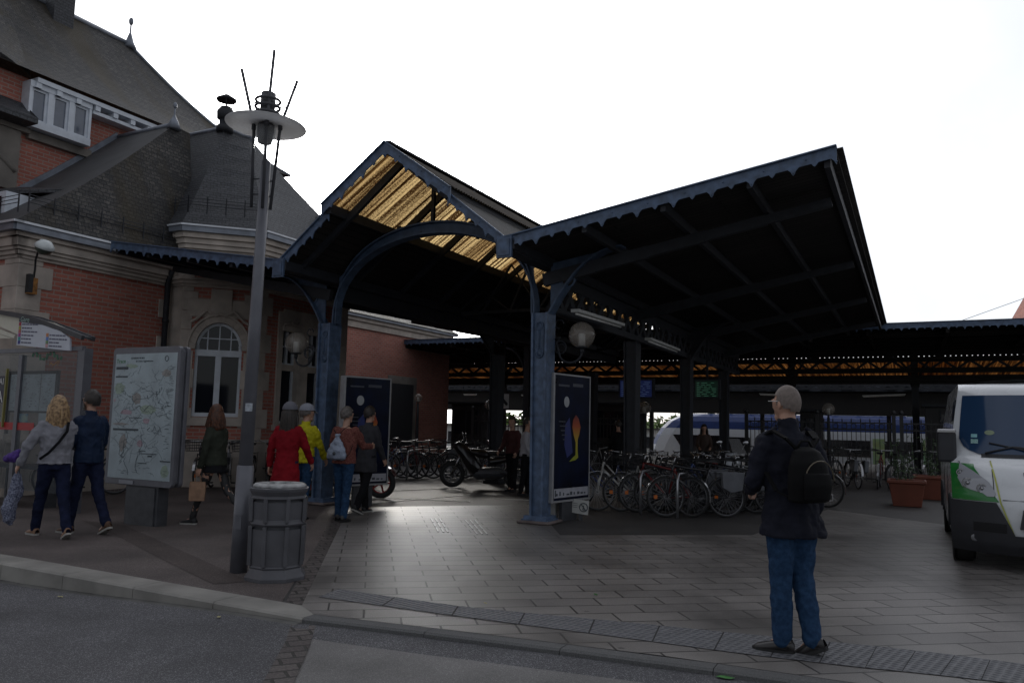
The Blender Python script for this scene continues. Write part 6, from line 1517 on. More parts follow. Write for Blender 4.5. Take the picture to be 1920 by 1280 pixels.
# ================================================================== VAN (local x right, y away, front at y=0)
van = thing("van", W(5.5, -.95), STA, "white and green delivery van facing the camera at the right edge", "van")
m_vw = mat("van_white_paint", (.62, .64, .66), .28, var=.04, vs=3, coat=.6); m_vg = mat("van_green_film", (.015, .17, .03), .35, var=.1, coat=.4); m_vk = mat("bumper_plastic", (.022, .023, .028), .6, var=.15, bump=.1, bs=200); m_vy = mat("yellow_stripe", (.4, .42, .08), .4)
m_ws = glassmat("windscreen_glass", (.018, .045, .10), .1, spec=.6); HWX = 1.02
def vprof(z):       # front surface y by height
    P_ = [(.2, .1), (.3, .03), (.5, .0), (.8, .02), (.88, .07), (1.0, .12), (1.12, .24), (1.2, .42), (1.26, .52), (1.98, .98), (2.08, 1.12), (2.13, 1.35)]
    if z <= P_[0][0]: return P_[0][1]
    for (a, ya), (c, yc) in zip(P_, P_[1:]):
        if a <= z <= c: return ya + (yc - ya) * (z - a) / (c - a)
    return P_[-1][1]
def hw(z): return HWX - .14 * max(0, (z - 1.1) / 1.0) ** 1.4 - .03 * max(0, (.4 - z) / .2)
def vs_(a, z, off=0.):   # a in -1..1 across
    w = hw(z); k = abs(a); bulge = .34 * k ** 3.2 * (1 if z < 1.2 else .8); x = HWX + w * a * (1 - 0); nx = math.copysign(min(1, 1.3 * k ** 3), a); return Vector((x + nx * off, vprof(z) + bulge - off * (1 - .4 * k), z))
def vpatch(name, zf, al, ar, m_, off, nz_=16, na=10, parent=van):
    """zf = list of z; al(z), ar(z) = left/right limits"""
    mb = MB(); z0, z1 = zf
    mb.grid(lambda i, j: (lambda z: vs_(al(z) + (ar(z) - al(z)) * j / na, z, off))(z0 + (z1 - z0) * i / nz_), nz_, na); return mb.build(name, m_, parent)
# body shell: front, sides, roof, back
mb = MB(); zz = [.22, .3, .42, .5, .6, .7, .8, .88, .94, 1.0, 1.06, 1.12, 1.16, 1.2, 1.23, 1.26, 1.4, 1.6, 1.8, 1.98, 2.03, 2.08, 2.13]
mb.grid(lambda i, j: vs_(-1 + 2 * j / 24, zz[i]), len(zz) - 1, 24)
ys = [None, .7, 1.0, 1.4, 2.0, 2.8, 3.6, 4.4, 4.9]
for s_ in (-1, 1):
    def P(i, j):
        z = zz[i]; f = vs_(s_, z)
        return f if j == 0 else Vector((HWX + s_ * hw(z), max(ys[j], f.y + .01 * j), z))
    mb.grid(P, len(zz) - 1, 8)
zr = zz[-1]; mb.grid(lambda i, j: (lambda a, y: Vector((HWX + hw(zr) * a, max(y, 0), zr + .05 * (1 - a * a))))(-1 + 2 * i / 12, vs_(-1 + 2 * i / 12, zr).y + (4.9 - vs_(-1 + 2 * i / 12, zr).y) * j / 6), 12, 6)
mb.quad((HWX - hw(.3), 4.9, .22), (HWX + hw(.3), 4.9, .22), (HWX + hw(2.13), 4.9, 2.13), (HWX - hw(2.13), 4.9, 2.13))
mb.build("van_body", m_vw, van)
def L_(pts):
    def f(z):
        if z <= pts[0][0]: return pts[0][1]
        for (a, x), (c, y) in zip(pts, pts[1:]):
            if a <= z <= c: return x + (y - x) * (z - a) / (c - a) if c > a else y
        return pts[-1][1]
    return f
vpatch("windscreen", (1.27, 1.97), L_([(1.27, -.72), (1.33, -.86), (1.45, -.92), (1.97, -.93)]), L_([(1.27, .72), (1.33, .86), (1.45, .92), (1.97, .93)]), m_ws, .012, 16, 18)
ws_k = vpatch("cowl_panel", (1.235, 1.275), lambda z: -.7, lambda z: .7, m_vk, .014, 4, 14)
# bumper: dark at the corners, white in the middle; green film over the corner
vpatch("bumper", (.2, .76), lambda z: -1.0, L_([(.2, -.42), (.4, -.44), (.76, -.60)]), m_vk, .035, 14, 10); vpatch("bumper", (.2, .76), L_([(.2, .42), (.4, .44), (.76, .60)]), lambda z: 1.0, m_vk, .035, 14, 10)
vpatch("bumper", (.2, .42), lambda z: -.45, lambda z: .45, m_vk, .03, 6, 10)
mb = MB(); mb.slab([(HWX - .42, -.06, .5), (HWX + .42, -.06, .5), (HWX + .38, -.06, .7), (HWX - .38, -.06, .7)], (0, .1, 0)); mb.build("grille", m_vk, van)
vpatch("green_panel", (.765, 1.16), lambda z: -1.0, L_([(.765, -.58), (1.12, -.78)]), m_vg, .01, 10, 8)
vpatch("yellow_line", (.42, 1.2), L_([(.42, -.47), (.76, -.575), (1.2, -.63)]), L_([(.42, -.452), (.76, -.56), (1.2, -.615)]), m_vy, .013, 16, 1)
mb = MB(); mb.tube([vs_(-.62, z, .006) for z in (.8, .9, 1.0, 1.1, 1.2)], .004, 4); mb.tube([vs_(a, .79, .004) for a in (-.55, -.3, 0, .3, .55)], .005, 4); mb.build("panel_gap", m_vk, van)
# headlights
m_hl = glassmat("headlight_glass", (.32, .33, .36), .1, spec=.8)
for s_ in (-1, 1):
    lo, hi = L_([(.84, -.68), (.9, -.89), (1.0, -.93), (1.18, -.9)]), L_([(.82, -.62), (.86, -.60), (.98, -.66), (1.08, -.78), (1.18, -.92)])
    if s_ < 0: h = vpatch("headlight", (.82, 1.18), lo, hi, m_hl, .02, 12, 8)
    else: h = vpatch("headlight", (.82, 1.18), lambda z: -hi(z), lambda z: -lo(z), m_hl, .02, 12, 8)
    mb = MB()
    for a, z, r in ((-.72, .9, .045), (-.84, .95, .05), (-.9, 1.06, .035)): 
        p = vs_(a * -s_ if s_ > 0 else a, z, .024); mb.torus(p, r, .008, 'y', 16, 5); mb.sphere(p, r * .45, 10, 6)
    mb.build("headlight_reflector", m_chrome, h)
    p = vs_(.80 * s_, .36, .03); mb = MB(); mb.lathe([(.042, 0), (.036, .01), (.001, .0)], 16, 0, Matrix.Translation(p) @ Matrix.Rotation(pi / 2, 4, 'X')); mb.build("fog_lamp", glassmat("fog_glass", (.12, .12, .13), .1, spec=.8), van)
    vpatch("bumper_slot", (.44, .54), (lambda z: -.8) if s_ < 0 else (lambda z: .52), (lambda z: -.52) if s_ < 0 else (lambda z: .8), mat("slot_black", (.006, .006, .007), .8), .04, 2, 4)
    # mirror
    mb = MB(); x0 = HWX + s_ * (hw(1.3) + .0); mb.box(x0 - .05 if s_ > 0 else x0 - .15, x0 + .15 if s_ > 0 else x0 + .05, .66, .80, 1.16, 1.52); mb.bar((x0, .8, 1.3), (x0 + s_ * .1, .8, 1.3), .08, .1); mb.build("mirror", m_vk, van, bevel=.03)
    mb = MB(); mb.box(x0 - (.05 if s_ > 0 else .15), x0 + (.15 if s_ > 0 else .05), .65, .81, 1.50, 1.55); mb.build("mirror_cap", m_chrome, van, bevel=.015)
    # side window, door gap, wheels
    xs = HWX + s_ * (hw(1.6) + .004)
    mb = MB(); mb.quad((HWX + s_ * (hw(1.3) + .004), .86, 1.3), (HWX + s_ * (hw(1.92) + .006), 1.2, 1.92), (HWX + s_ * (hw(1.92) + .006), 1.85, 1.92), (HWX + s_ * (hw(1.3) + .004), 1.85, 1.3)); mb.build("side_window", m_ws, van)
    mb = MB(); mb.tube([(HWX + s_ * (hw(z) + .002), 1.95, z) for z in (.35, .8, 1.3, 1.92)], .005, 4); mb.tube([(HWX + s_ * (hw(z) + .002), 3.2, z) for z in (.35, .8, 1.3, 1.92)], .005, 4); mb.build("door_gap", m_vk, van)
    for y in (.98, 3.98):
        x = HWX + s_ * (HWX - .12); mb = MB(); mb.lathe([(.22, -.11), (.31, -.11), (.335, -.08), (.335, .08), (.31, .11), (.22, .11)], 28, 0, Matrix.Rotation(pi / 2, 4, 'Y')); w = mb.build("wheel", m_tyre, van, (x, y, .335))
        mb = MB(); mb.lathe([(.001, .06), (.08, .1), (.2, .07), (.225, .1)], 20, 0, Matrix.Rotation(s_ * pi / 2, 4, 'Y')); mb.build("rim", m_greyd, w)
        mb = MB(); mb.torus((HWX + s_ * (HWX - .005), y, .36), .4, .035, 'y', 20, 6, 0, 0, pi); o = MB()
        pts = [Vector((HWX + s_ * (HWX - .0), y + .4 * cos(pi * i / 14), .36 + .4 * sin(pi * i / 14))) for i in range(15)]; o.tube(pts, .03, 6); o.build("wheel_arch", m_vk, van)
        o = MB(); o.lathe([(.001, 0), (.38, 0), (.38, .008), (.001, .008)], 24, 0, Matrix.Translation((HWX + s_ * (HWX - .012), y, .36)) @ Matrix.Rotation(s_ * pi / 2, 4, 'Y')); o.build("wheel_well", mat("slot_black", (.006, .006, .007), .8), van)
vpatch("side_skirt", (.2, .3), lambda z: -.9, lambda z: .9, m_vk, .03, 2, 12)
mb = MB(); mb.tube([vs_(-.66, 1.28, .03), vs_(-.4, 1.36, .035), vs_(-.02, 1.33, .035)][::-1], .012, 6); mb.tube([vs_(-.62, 1.40, .03), vs_(-.3, 1.33, .035), vs_(.1, 1.28, .035)], .01, 6); mb.build("wiper", m_vk, van)
def wpatch(name, a0, a1, z0, z1, m_, off=.016): return vpatch(name, (z0, z1), lambda z: a0, lambda z: a1, m_, off, 2, 2)
wpatch("windscreen_sticker", -.80, -.74, 1.46, 1.50, mat("sticker_teal", (.2, .42, .45), .5)); wpatch("windscreen_sticker", -.80, -.73, 1.39, 1.44, mat("sticker_green", (.08, .3, .22), .5, var2=(.35, .45, .5), vs=60)); 
mb = MB(); mb.add([vs_(-.62 + .05 * cos(2 * pi * i / 14), 1.52 + .028 * sin(2 * pi * i / 14), .016) for i in range(14)], [tuple(range(14))]); mb.build("round_sticker", mat("sticker_olive", (.2, .25, .16), .5), van)
for k in range(5): wpatch("hood_mark", -.34 + .035 * k, -.32 + .035 * k, 1.05, 1.09, mat("hood_ink", (.02, .03, .06), .5), .014)
# ================================================================== PEOPLE
def rem(o, vox, wr=0., ws=.12, sm=2):
    r = o.modifiers.new("remesh", 'REMESH'); r.mode = 'VOXEL'; r.voxel_size = vox; r.use_smooth_shade = True
    if sm: s_ = o.modifiers.new("smooth", 'SMOOTH'); s_.iterations = sm; s_.factor = .5
    if wr:
        tx = bpy.data.textures.get("folds%d" % int(ws * 1000)) or bpy.data.textures.new("folds%d" % int(ws * 1000), 'CLOUDS'); tx.noise_scale = ws; tx.noise_depth = 3
        d = o.modifiers.new("folds", 'DISPLACE'); d.texture = tx; d.strength = wr; d.texture_coords = 'GLOBAL' if False else 'LOCAL'; d.mid_level = .5
    return o
def limb(mb, pts, rs, n=12):
    mb.tube(pts, rs, n)
    for p, r in zip(pts, rs): mb.sphere(p, r * .995, 12, 8)
def rings(mb, secs, n=20, M=None):
    """secs: (centre Vector, rx, ry)"""
    vs = []
    for c, rx, ry in secs:
        for j in range(n): a = 2 * pi * j / n; vs.append(Vector(c) + Vector((rx * cos(a), ry * sin(a), 0)))
    k = len(secs); mb.add(vs, [(i * n + j, i * n + (j + 1) % n, (i + 1) * n + (j + 1) % n, (i + 1) * n + j) for i in range(k - 1) for j in range(n)] + [tuple(range(n))[::-1], tuple((k - 1) * n + j for j in range(n))], 0, True)
m_skin = mat("skin", (.42, .24, .17), .55, var=.1, vs=9); m_skin2 = mat("skin_tan", (.3, .16, .11), .55, var=.1)
SK = {}
def person(loc, rz, h, label, legs, arms, top, bottom, shoes, hair, skin=None, lean_=.04, turn=0., build=1., hem=-.1, hemw=1.0, sleeve=1., collar=.0, wr=.02, legw=1.0, hair_kind='short', skirt=None, grp=None, nod=0., toe=0.):
    skin = skin or m_skin; s = h / 1.75; t = thing("person", loc, rz, label, "person", grp)
    TL, SL, FH = .43 * s, .43 * s, .075 * s; J = {}
    low = []
    for k, (a, b_, f) in enumerate(legs):
        a, b_ = radians(a), radians(b_); th = Vector((0, sin(a), -cos(a))) * TL; sh = Vector((0, sin(a - b_), -cos(a - b_))) * SL; low.append((th + sh).z)
    # toe-off feet: heel raised pivots on the toe
    pz = []
    for k, (a, b_, f) in enumerate(legs): pz.append(-low[k] + FH + .13 * s * sin(radians(max(0, f))))
    hipz = max(pz); hipz = pz[0] if legs[0][2] <= 0 else (pz[1] if legs[1][2] <= 0 else max(pz))
    P0 = Vector((0, 0, hipz + .03 * s)); N = P0 + Vector((0, sin(lean_), cos(lean_))) * (.53 * s)
    J['pelvis'], J['neck'] = P0, N; L3 = lambda q: P0.lerp(N, q) if 0 <= q <= 1 else P0 + (N - P0) * q
    body = MB(); cloth = MB(); trou = MB()
    # torso
    rings(body, [(L3(-.12), .13 * s * build, .1 * s), (L3(0), .15 * s * build, .11 * s), (L3(.3), .13 * s * build, .095 * s), (L3(.6), .155 * s * build, .11 * s), (L3(.85), .135 * s * build, .08 * s), (L3(.97), .08 * s, .06 * s)])
    limb(body, [L3(.9), L3(1.0), L3(1.0) + Vector((0, .015 * s, .09 * s))], [.075 * s, .056 * s, .055 * s])
    # head
    Hc = N + Vector((0, .025 * s, .178 * s)); Rm = Matrix.Translation(Hc) @ Matrix.Rotation(turn, 4, 'Z') @ Matrix.Rotation(nod, 4, 'X'); sc = s
    def hp(x, y, z): return Rm @ Vector((x * sc, y * sc, z * sc))
    hd = MB(); hd.sphere((0, 0, 0), 1, 18, 14); 
    for p in hd.v:
        x, y, z = p; w = .075 * (1 - .18 * max(0, -z)); body.v.append(tuple(hp(x * w * (1 - .12 * max(0, y) * max(0, -z)), y * .096 + (.012 if z < 0 else -.006), z * .118 + .01)))
    o_ = len(body.v) - len(hd.v); body.f += [tuple(i + o_ for i in f) for f in hd.f]; body.m += hd.m; body.s += hd.s
    body.tube([hp(0, .085, .02), hp(0, .112, -.022), hp(0, .098, -.034)], [.008 * s, .015 * s, .008 * s], 8); body.sphere(hp(0, .062, -.088), .036 * s, 10, 8); body.sphere(hp(0, .085, -.058), .02 * s, 8, 6, 0, (1.3, .6, .6))
    for q in (-1, 1): body.sphere(hp(q * .077, -.005, -.005), .024 * s, 10, 8, 0, (.4, .8, 1.3)); body.sphere(hp(q * .035, .078, .028), .02 * s, 8, 6, 0, (1.3, .6, .5))
    J['head'] = Rm
    # arms
    for k, (f, o, e, i_) in enumerate(arms):
        q = -1 if k == 0 else 1; f, o, e, i_ = map(radians, (f, o, e, i_)); S = L3(.87) + Vector((q * .175 * s * build, 0, 0)); ua = Vector((q * sin(o), sin(f) * cos(o), -cos(f) * cos(o))) * (.29 * s); El = S + ua
        g = f + e; fa = Vector((q * (sin(o) * .4 - sin(i_)), sin(g) * cos(i_), -cos(g) * cos(i_))).normalized() * (.255 * s); Wr = El + fa
        limb(body, [S - Vector((q * .05 * s, 0, .02 * s)), El, Wr], [.036 * s, .036 * s, .027 * s]); J['elbow%d' % k], J['wrist%d' % k] = El, Wr
        # hand: palm, four fingers, thumb
        d = fa.normalized(); x = Vector((0, 1, 0)) if abs(d.y) < .8 else Vector((0, 0, 1)); x = (x - d * x.dot(d)).normalized(); nrm = d.cross(x) * q      # x: thumb side, nrm: palm
        pc = Wr + d * (.05 * s); 
        for w_ in (-.028, -.01, .01, .028): body.tube([Wr + x * (w_ * .6 * s), Wr + d * .045 * s + x * (w_ * s), Wr + d * .088 * s + x * (w_ * s)], [.017 * s, .016 * s, .012 * s], 8); 
        for w_, l_ in ((-.03, .055), (-.01, .07), (.01, .075), (.029, .066)):
            b0 = Wr + d * .086 * s + x * (w_ * s); c1 = b0 + (d * .92 + nrm * -.25).normalized() * l_ * .45 * s; c2 = c1 + (d * .6 + nrm * -.75).normalized() * l_ * .33 * s; c3 = c2 + (d * .15 + nrm * -.95).normalized() * l_ * .28 * s
            limb(body, [b0, c1, c2, c3], [.0095 * s, .009 * s, .008 * s, .007 * s], 8)
        limb(body, [Wr + d * .03 * s + x * .022 * s, Wr + d * .06 * s + x * .05 * s - nrm * .01 * s, Wr + d * .09 * s + x * .055 * s - nrm * .02 * s], [.014 * s, .011 * s, .009 * s], 8)
        J['palm%d' % k] = Wr + d * .1 * s - nrm * .02 * s
        if sleeve > 0: limb(cloth, [S + Vector((-q * .035 * s, 0, -.012)), S.lerp(El, .5), El, El.lerp(Wr, .5), El.lerp(Wr, .93 * sleeve)], [.074 * s * build, .069 * s, .06 * s, .052 * s, .046 * s])
    # legs
    ft = []
    for k, (a, b_, f) in enumerate(legs):
        q = -1 if k == 0 else 1; a, b_, f = radians(a), radians(b_), radians(f); H = P0 + Vector((q * .085 * s, 0, -.03 * s)); Kn = H + Vector((q * .0, sin(a), -cos(a))) * TL; An = Kn + Vector((0, sin(a - b_), -cos(a - b_))) * SL
        limb(body, [H, Kn, An], [.08 * s, .052 * s, .038 * s]); limb(body, [An, An + Vector((0, .1 * s * cos(f), -.04 * s - .08 * s * sin(f)))], [.036 * s, .03 * s])
        ms = [H + Vector((0, 0, .02)), H.lerp(Kn, .45), Kn, Kn.lerp(An, .45), Kn.lerp(An, .97)]
        if not skirt or True: limb(trou, ms, [.098 * s * legw, .088 * s * legw, .068 * s * legw, .064 * s * legw, .058 * s * legw])
        ft.append((An, a, f, q)); J['ankle%d' % k] = An
    rings(trou, [(L3(-.16), .145 * s * build, .11 * s), (L3(-.05), .16 * s * build, .125 * s), (L3(.12), .15 * s * build, .11 * s)])
    # jacket
    hb_ = .0 
    secs = []
    nst = max(2, int(abs(hem) / .12) + 2)
    for i in range(nst): q = hem + (0 - hem) * i / (nst - 1); w_ = hemw + (1 - hemw) * i / (nst - 1); secs.append((L3(q), .178 * s * build * w_, .138 * s * w_))
    secs += [(L3(.3), .168 * s * build, .128 * s), (L3(.6), .182 * s * build, .135 * s), (L3(.82), .186 * s * build, .12 * s), (L3(.95), .12 * s * build, .09 * s)]
    if collar: secs += [(L3(1.0), .075 * s, .072 * s), (L3(1.0) + Vector((0, .01, collar)), .068 * s, .07 * s)]
    rings(cloth, secs, 24)
    b_o = rem(body.build("body", skin, t), .0058 * s * 1.05 if h > 1.0 else .006, 0, .1, 1)
    c_o = rem(cloth.build("jacket", top, t), .012, wr * 1.9, .09, 1); 
    t_o = rem(trou.build("trousers", bottom, t), .012, .03, .09, 1)
    if skirt:
        mb = MB(); rings(mb, [(L3(-.16 - skirt[1]), .2 * s, .17 * s), (L3(-.1), .18 * s * build, .14 * s), (L3(.06), .16 * s, .12 * s)]); rem(mb.build("skirt", skirt[0], t), .014, .016)
    for An, a, f, q in ft:       # shoes
        mb = MB(); Mr = Matrix.Translation(An) @ Matrix.Rotation(toe - q * .12, 4, 'Z') @ Matrix.Rotation(-f, 4, 'X')
        prs = [(-.075, .028, .035), (-.05, .036, .05), (0, .04, .05), (.06, .042, .036), (.12, .045, .028), (.165, .036, .022), (.19, .015, .012)]
        def P(i, j): y, hw_, hh = prs[i]; an = 2 * pi * j / 14; z = -FH / s + .004 + hh + hh * sin(an) if sin(an) > 0 else -FH / s + .004 + hh * (1 + max(-1, sin(an) * 1.6)); return Mr @ Vector((hw_ * cos(an) * s, y * s, z * s))
        mb.grid(P, 6, 14); limb(mb, [Mr @ Vector((0, -.03 * s, -.0)), Mr @ Vector((0, -.02 * s, -.035 * s))], [.04 * s, .045 * s]) if shoes[1] > .5 else None
        so_ = mb.build("shoe", shoes[0], t)
        mb = MB(); n_ = 16; ol = [(-.08, 0), (-.07, .03), (-.02, .041), (.06, .046), (.12, .049), (.17, .038), (.197, .012), (.197, -.012), (.17, -.038), (.12, -.049), (.06, -.046), (-.02, -.041), (-.07, -.03)]
        mb.slab([Mr @ Vector((x * s, y * s, -FH + .001)) for y, x in ol], Mr.to_3x3() @ Vector((0, 0, .024 * s))); mb.build("sole", shoes[2], so_)
    # hair
    if hair:
        mb = MB(); hs = MB(); hs.sphere((0, 0, 0), 1, 22, 16)
        keep = []
        thick = {'buzz': .004, 'short': .018, 'long': .022, 'bob': .024}[hair_kind]
        for p in hs.v:
            x, y, z = p; mb.v.append(tuple(hp(x * (.079 + thick), y * (.098 + thick) - .008 - thick * .3, z * (.118 + thick) + .014)))
        for f_ in hs.f:
            c = sum((Vector(hs.v[i]) for i in f_), Vector()) / len(f_)
            lim = (.45 + .0 * c.x) if c.y > .25 else (-.1 - .55 * max(0, -c.y) if hair_kind in ('buzz', 'short') else -.75)
            if c.y > .25: lim = .35 + .3 * (1 - abs(c.x)) * 0
            if c.z > lim: mb.f.append(f_); mb.m.append(0); mb.s.append(True)
        if hair_kind in ('long', 'bob'):
            L_h = .30 if hair_kind == 'long' else .19; rnd = random.Random(int(h * 100))
            for i in range(46):
                an = pi * (.93 + 1.14 * i / 45) ; x0, y0 = cos(an), sin(an); r1 = 1.0; sw = rnd.uniform(-.02, .02); ln = L_h * rnd.uniform(.8, 1.08)
                pts = [hp(x0 * .07, y0 * .085 - .01, .07), hp(x0 * .097, y0 * .115 - .012, .0), hp(x0 * (.1 + sw), y0 * .115 - .02 + sw, -.08), hp(x0 * (.098 + sw * 2), y0 * .1 - .03, -.08 - ln * .55), hp(x0 * (.07 + sw), y0 * .08 - .04 - sw, -.08 - ln)]
                mb.tube(pts, [.012 * s, .02 * s, .021 * s, .017 * s, .006 * s], 6)
        ho = mb.build("hair", hair, t)
        if hair_kind != 'buzz':
            tx = bpy.data.textures.get("locks") or bpy.data.textures.new("locks", 'CLOUDS'); tx.noise_scale = .02; d = ho.modifiers.new("locks", 'DISPLACE'); d.texture = tx; d.strength = .02; d.texture_coords = 'LOCAL'
    else:
        pass
    J['root'] = t; J['M'] = Matrix.Translation(loc) @ Matrix.Rotation(rz, 4, 'Z'); J['s'] = s; J['L3'] = L3; return J
def hairmat(name, c, c2, rough=.5):
    m = mat(name, c, rough, var=.3, vs=30, var2=c2, bump=.6, bs=90); return m
m_bhair = hairmat("blonde_hair", (.16, .085, .04), (.5, .33, .17)); m_dhair = hairmat("dark_hair", (.015, .012, .01), (.035, .025, .02)); m_rhair = hairmat("auburn_hair", (.035, .014, .008), (.12, .04, .015)); m_ghair = mat("grey_stubble", (.15, .12, .105), .7, var=.2, vs=60); m_grhair = hairmat("greying_hair", (.07, .06, .055), (.14, .12, .11))
m_jean = mat("blue_denim", (.018, .045, .1), .85, var=.2, vs=28, bump=.5, bs=260, var2=(.028, .066, .138)); m_jeand = mat("dark_denim", (.012, .016, .04), .85, var=.3, vs=12, bump=.4, bs=220); m_blkc = mat("black_cloth", (.010, .010, .012), .85, var=.3)
m_coat = mat("navy_coat", (.013, .014, .022), .8, var=.25, vs=8, bump=.25, bs=300); m_sw = mat("grey_knit", (.25, .25, .28), .95, var=.14, vs=14, bump=.7, bs=240); m_navy = mat("navy_puffer", (.012, .022, .05), .6, var=.2, vs=9)
m_khaki = mat("dark_green_jacket", (.03, .034, .026), .85, var=.2); m_redc = mat("red_coat", (.19, .007, .013), .8, var=.15, vs=7); m_yel = mat("yellow_puffer", (.42, .38, .015), .55, var=.12)
m_wool = mat("black_leather", (.014, .012, .012), .35, var=.2, spec=.6); m_sole = mat("black_sole", (.012, .012, .012), .7); m_solew = mat("pale_sole", (.3, .29, .27), .7); m_tan = mat("tan_shoe", (.22, .12, .07), .6); m_snk = mat("black_sneaker", (.015, .015, .017), .7); m_brsh = mat("brown_shoe", (.09, .045, .025), .6)
def at_az(x, y, az): return UZ(x, y), radians(-az)
for _k in ('blue_denim', 'dark_denim', 'black_cloth', 'navy_coat', 'grey_knit', 'navy_puffer', 'dark_green_jacket', 'red_coat', 'yellow_puffer'): MATS[_k].node_tree.nodes['Principled BSDF'].inputs['Specular IOR Level'].default_value = .12
# 1 foreground man
loc = UZ(1488, 1222); JM = person(loc, radians(16), 1.755, "grey-haired man in a dark coat and jeans walking away in the right foreground", ((1, 2, 0), (2, 16, 24)), ((8, 12, 60, 30), (-8, 7, 26, 8)), m_coat, m_jean, (m_wool, 1, m_sole), m_ghair, turn=.22, hem=-.36, hemw=1.22, build=1.12, toe=.75, legw=1.12, collar=.085, hair_kind='buzz', lean_=.03, wr=.03)
# backpack of the man
def carried(name, J, p, rz_off, label, cat, grp=None):
    q = J['M'] @ Vector(p); return thing(name, q, J['root'].rotation_euler[2] + rz_off, label, cat, grp)
s_ = JM['s']; bp_ = carried("backpack", JM, (-.035, -.235, JM['L3'](.42).z), 0, "black leather backpack worn by the grey-haired man in the foreground", "backpack")
mb = MB(); rings(mb, [(Vector((0, .02, -.17)), .115, .055), (Vector((0, 0, -.16)), .15, .085), (Vector((0, -.01, -.03)), .155, .095), (Vector((0, 0, .09)), .14, .085), (Vector((0, .02, .17)), .1, .06), (Vector((0, .03, .195)), .05, .03)]); m_bag = mat("bag_leather", (.004, .004, .0045), .75, var=.3, vs=6, spec=.15); rem(mb.build("bag_body", m_bag, bp_), .012, .01)
mb = MB(); rings(mb, [(Vector((0, -.085, -.15)), .1, .03), (Vector((0, -.1, -.05)), .11, .035), (Vector((0, -.09, .03)), .1, .03)]); rem(mb.build("front_pocket", m_bag, bp_), .012, .006)
mb = MB()
mb.tube([(-.06, .03, .19), (-.03, .03, .235), (.03, .03, .235), (.06, .03, .19)], .009, 6); mb.build("top_loop", m_bag, bp_)
for q in (-1, 1):
    mb = MB(); pts = [Vector((q * .05, .05, .18)), Vector((q * .12, .07, .25)), Vector((q * .15, .17, .30)), Vector((q * .165, .28, .24))]
    for a, c in zip(pts, pts[1:]): mb.bar(a, c, .045, .014)
    mb.build("strap", m_bag, bp_); mb = MB(); pts = [Vector((q * .12, .03, -.14)), Vector((q * .19, .08, -.1)), Vector((q * .2, .18, .02))]
    for a, c in zip(pts, pts[1:]): mb.bar(a, c, .03, .01)
    mb.build("lower_strap", m_bag, bp_)
mb = MB(); 
for a, c in (((.13, -.02, -.115), (.185, -.0, -.115)), ((.13, -.02, -.155), (.185, -.0, -.155)), ((.13, -.02, -.115), (.13, -.02, -.155)), ((.185, 0, -.115), (.185, 0, -.155))): mb.bar(a, c, .006, .006)
mb.build("buckle", m_chrome, bp_); mb = MB(); mb.tube([(.02 + .11 * cos(a), -.105 + .015 * abs(cos(a)), -.02 + .13 * sin(a)) for a in [pi * i / 12 for i in range(13)]], .004, 5); mb.build("zip", mat("zip_metal", (.12, .1, .07), .4, .5), bp_)
# coat details: shoulder strap, hem band
mb = MB(); L3 = JM['L3']; mb.tube([L3(.9) + Vector((-.2, -.03, .02)), L3(.96) + Vector((-.12, -.02, .035))], .014, 6); mb.sphere(L3(.96) + Vector((-.12, -.02, .05)), .01, 6, 4); mb.tube([L3(.9) + Vector((.2, -.03, .02)), L3(.96) + Vector((.12, -.02, .035))], .014, 6); mb.build("shoulder_tab", m_coat, JM['root'])
mb = MB(); mb.tube([JM['head'] @ Vector((-.082, .0, .02)), JM['head'] @ Vector((-.08, .09, .022))], .003, 5); mb.tube([JM['head'] @ Vector((.082, .0, .02)), JM['head'] @ Vector((.08, .09, .022))], .003, 5); mb.build("glasses", m_chrome, JM['root'])
# 2 blonde woman
loc = UZ(92, 1006); JW = person(loc, radians(48), 1.70, "woman with wavy blonde hair in a loose grey sweater walking at the left edge", ((22, 7, 0), (-17, 12, 26)), ((6, 24, 24, 0), (20, 16, 70, 20)), m_sw, m_jeand, (m_tan, .0, m_solew), m_bhair, turn=-.1, hem=-.02, hemw=1.2, build=1.1, hair_kind='long', wr=.03, lean_=.05)
mb = MB(); L3 = JW['L3']; pts = [L3(.93) + Vector((.09, -.1, .02)), L3(.75) + Vector((.06, -.155, 0)), L3(.5) + Vector((-.03, -.178, 0)), L3(.25) + Vector((-.13, -.158, 0)), L3(.1) + Vector((-.2, -.08, 0))]
for a, c in zip(pts, pts[1:]): mb.bar(a, c, .03, .012, 0, (0, 1, 0))
mb.build("bag_strap", m_blkc, JW['root'])
# scarf bundle in her hand
q = JW['M'] @ JW['palm0']; sc_ = thing("scarf", q, 0, "blue and white patterned scarf hanging from the blonde woman's hand", "scarf"); mb = MB()
limb(mb, [Vector((0, 0, .0)), Vector((-.01, 0, -.12)), Vector((-.03, .01, -.28)), Vector((-.06, 0, -.42)), Vector((-.05, 0, -.55)), Vector((-.03, 0, -.62))], [.02, .05, .07, .085, .075, .03]); limb(mb, [Vector((0, .02, -.05)), Vector((.03, .03, -.2)), Vector((.02, .03, -.33))], [.03, .045, .03])
m_scarf = mat("scarf_print", (.015, .018, .06), .85, vs=60, var2=(.25, .27, .35)); rem(mb.build("scarf_cloth", m_scarf, sc_), .012, .05, .08)
q = JW['M'] @ (JW['wrist0'] + Vector((-.02, .22, .06))); pb = thing("purple_bundle", q, 0, "purple cloth bundle held in front of the blonde woman by her left side", "cloth"); mb = MB(); limb(mb, [Vector((-.05, 0, 0)), Vector((.05, .0, .03)), Vector((.1, 0, .08))], [.05, .07, .04]); rem(mb.build("bundle_cloth", mat("purple_cloth", (.07, .03, .2), .8, var=.4, vs=20), pb), .012, .05, .06)
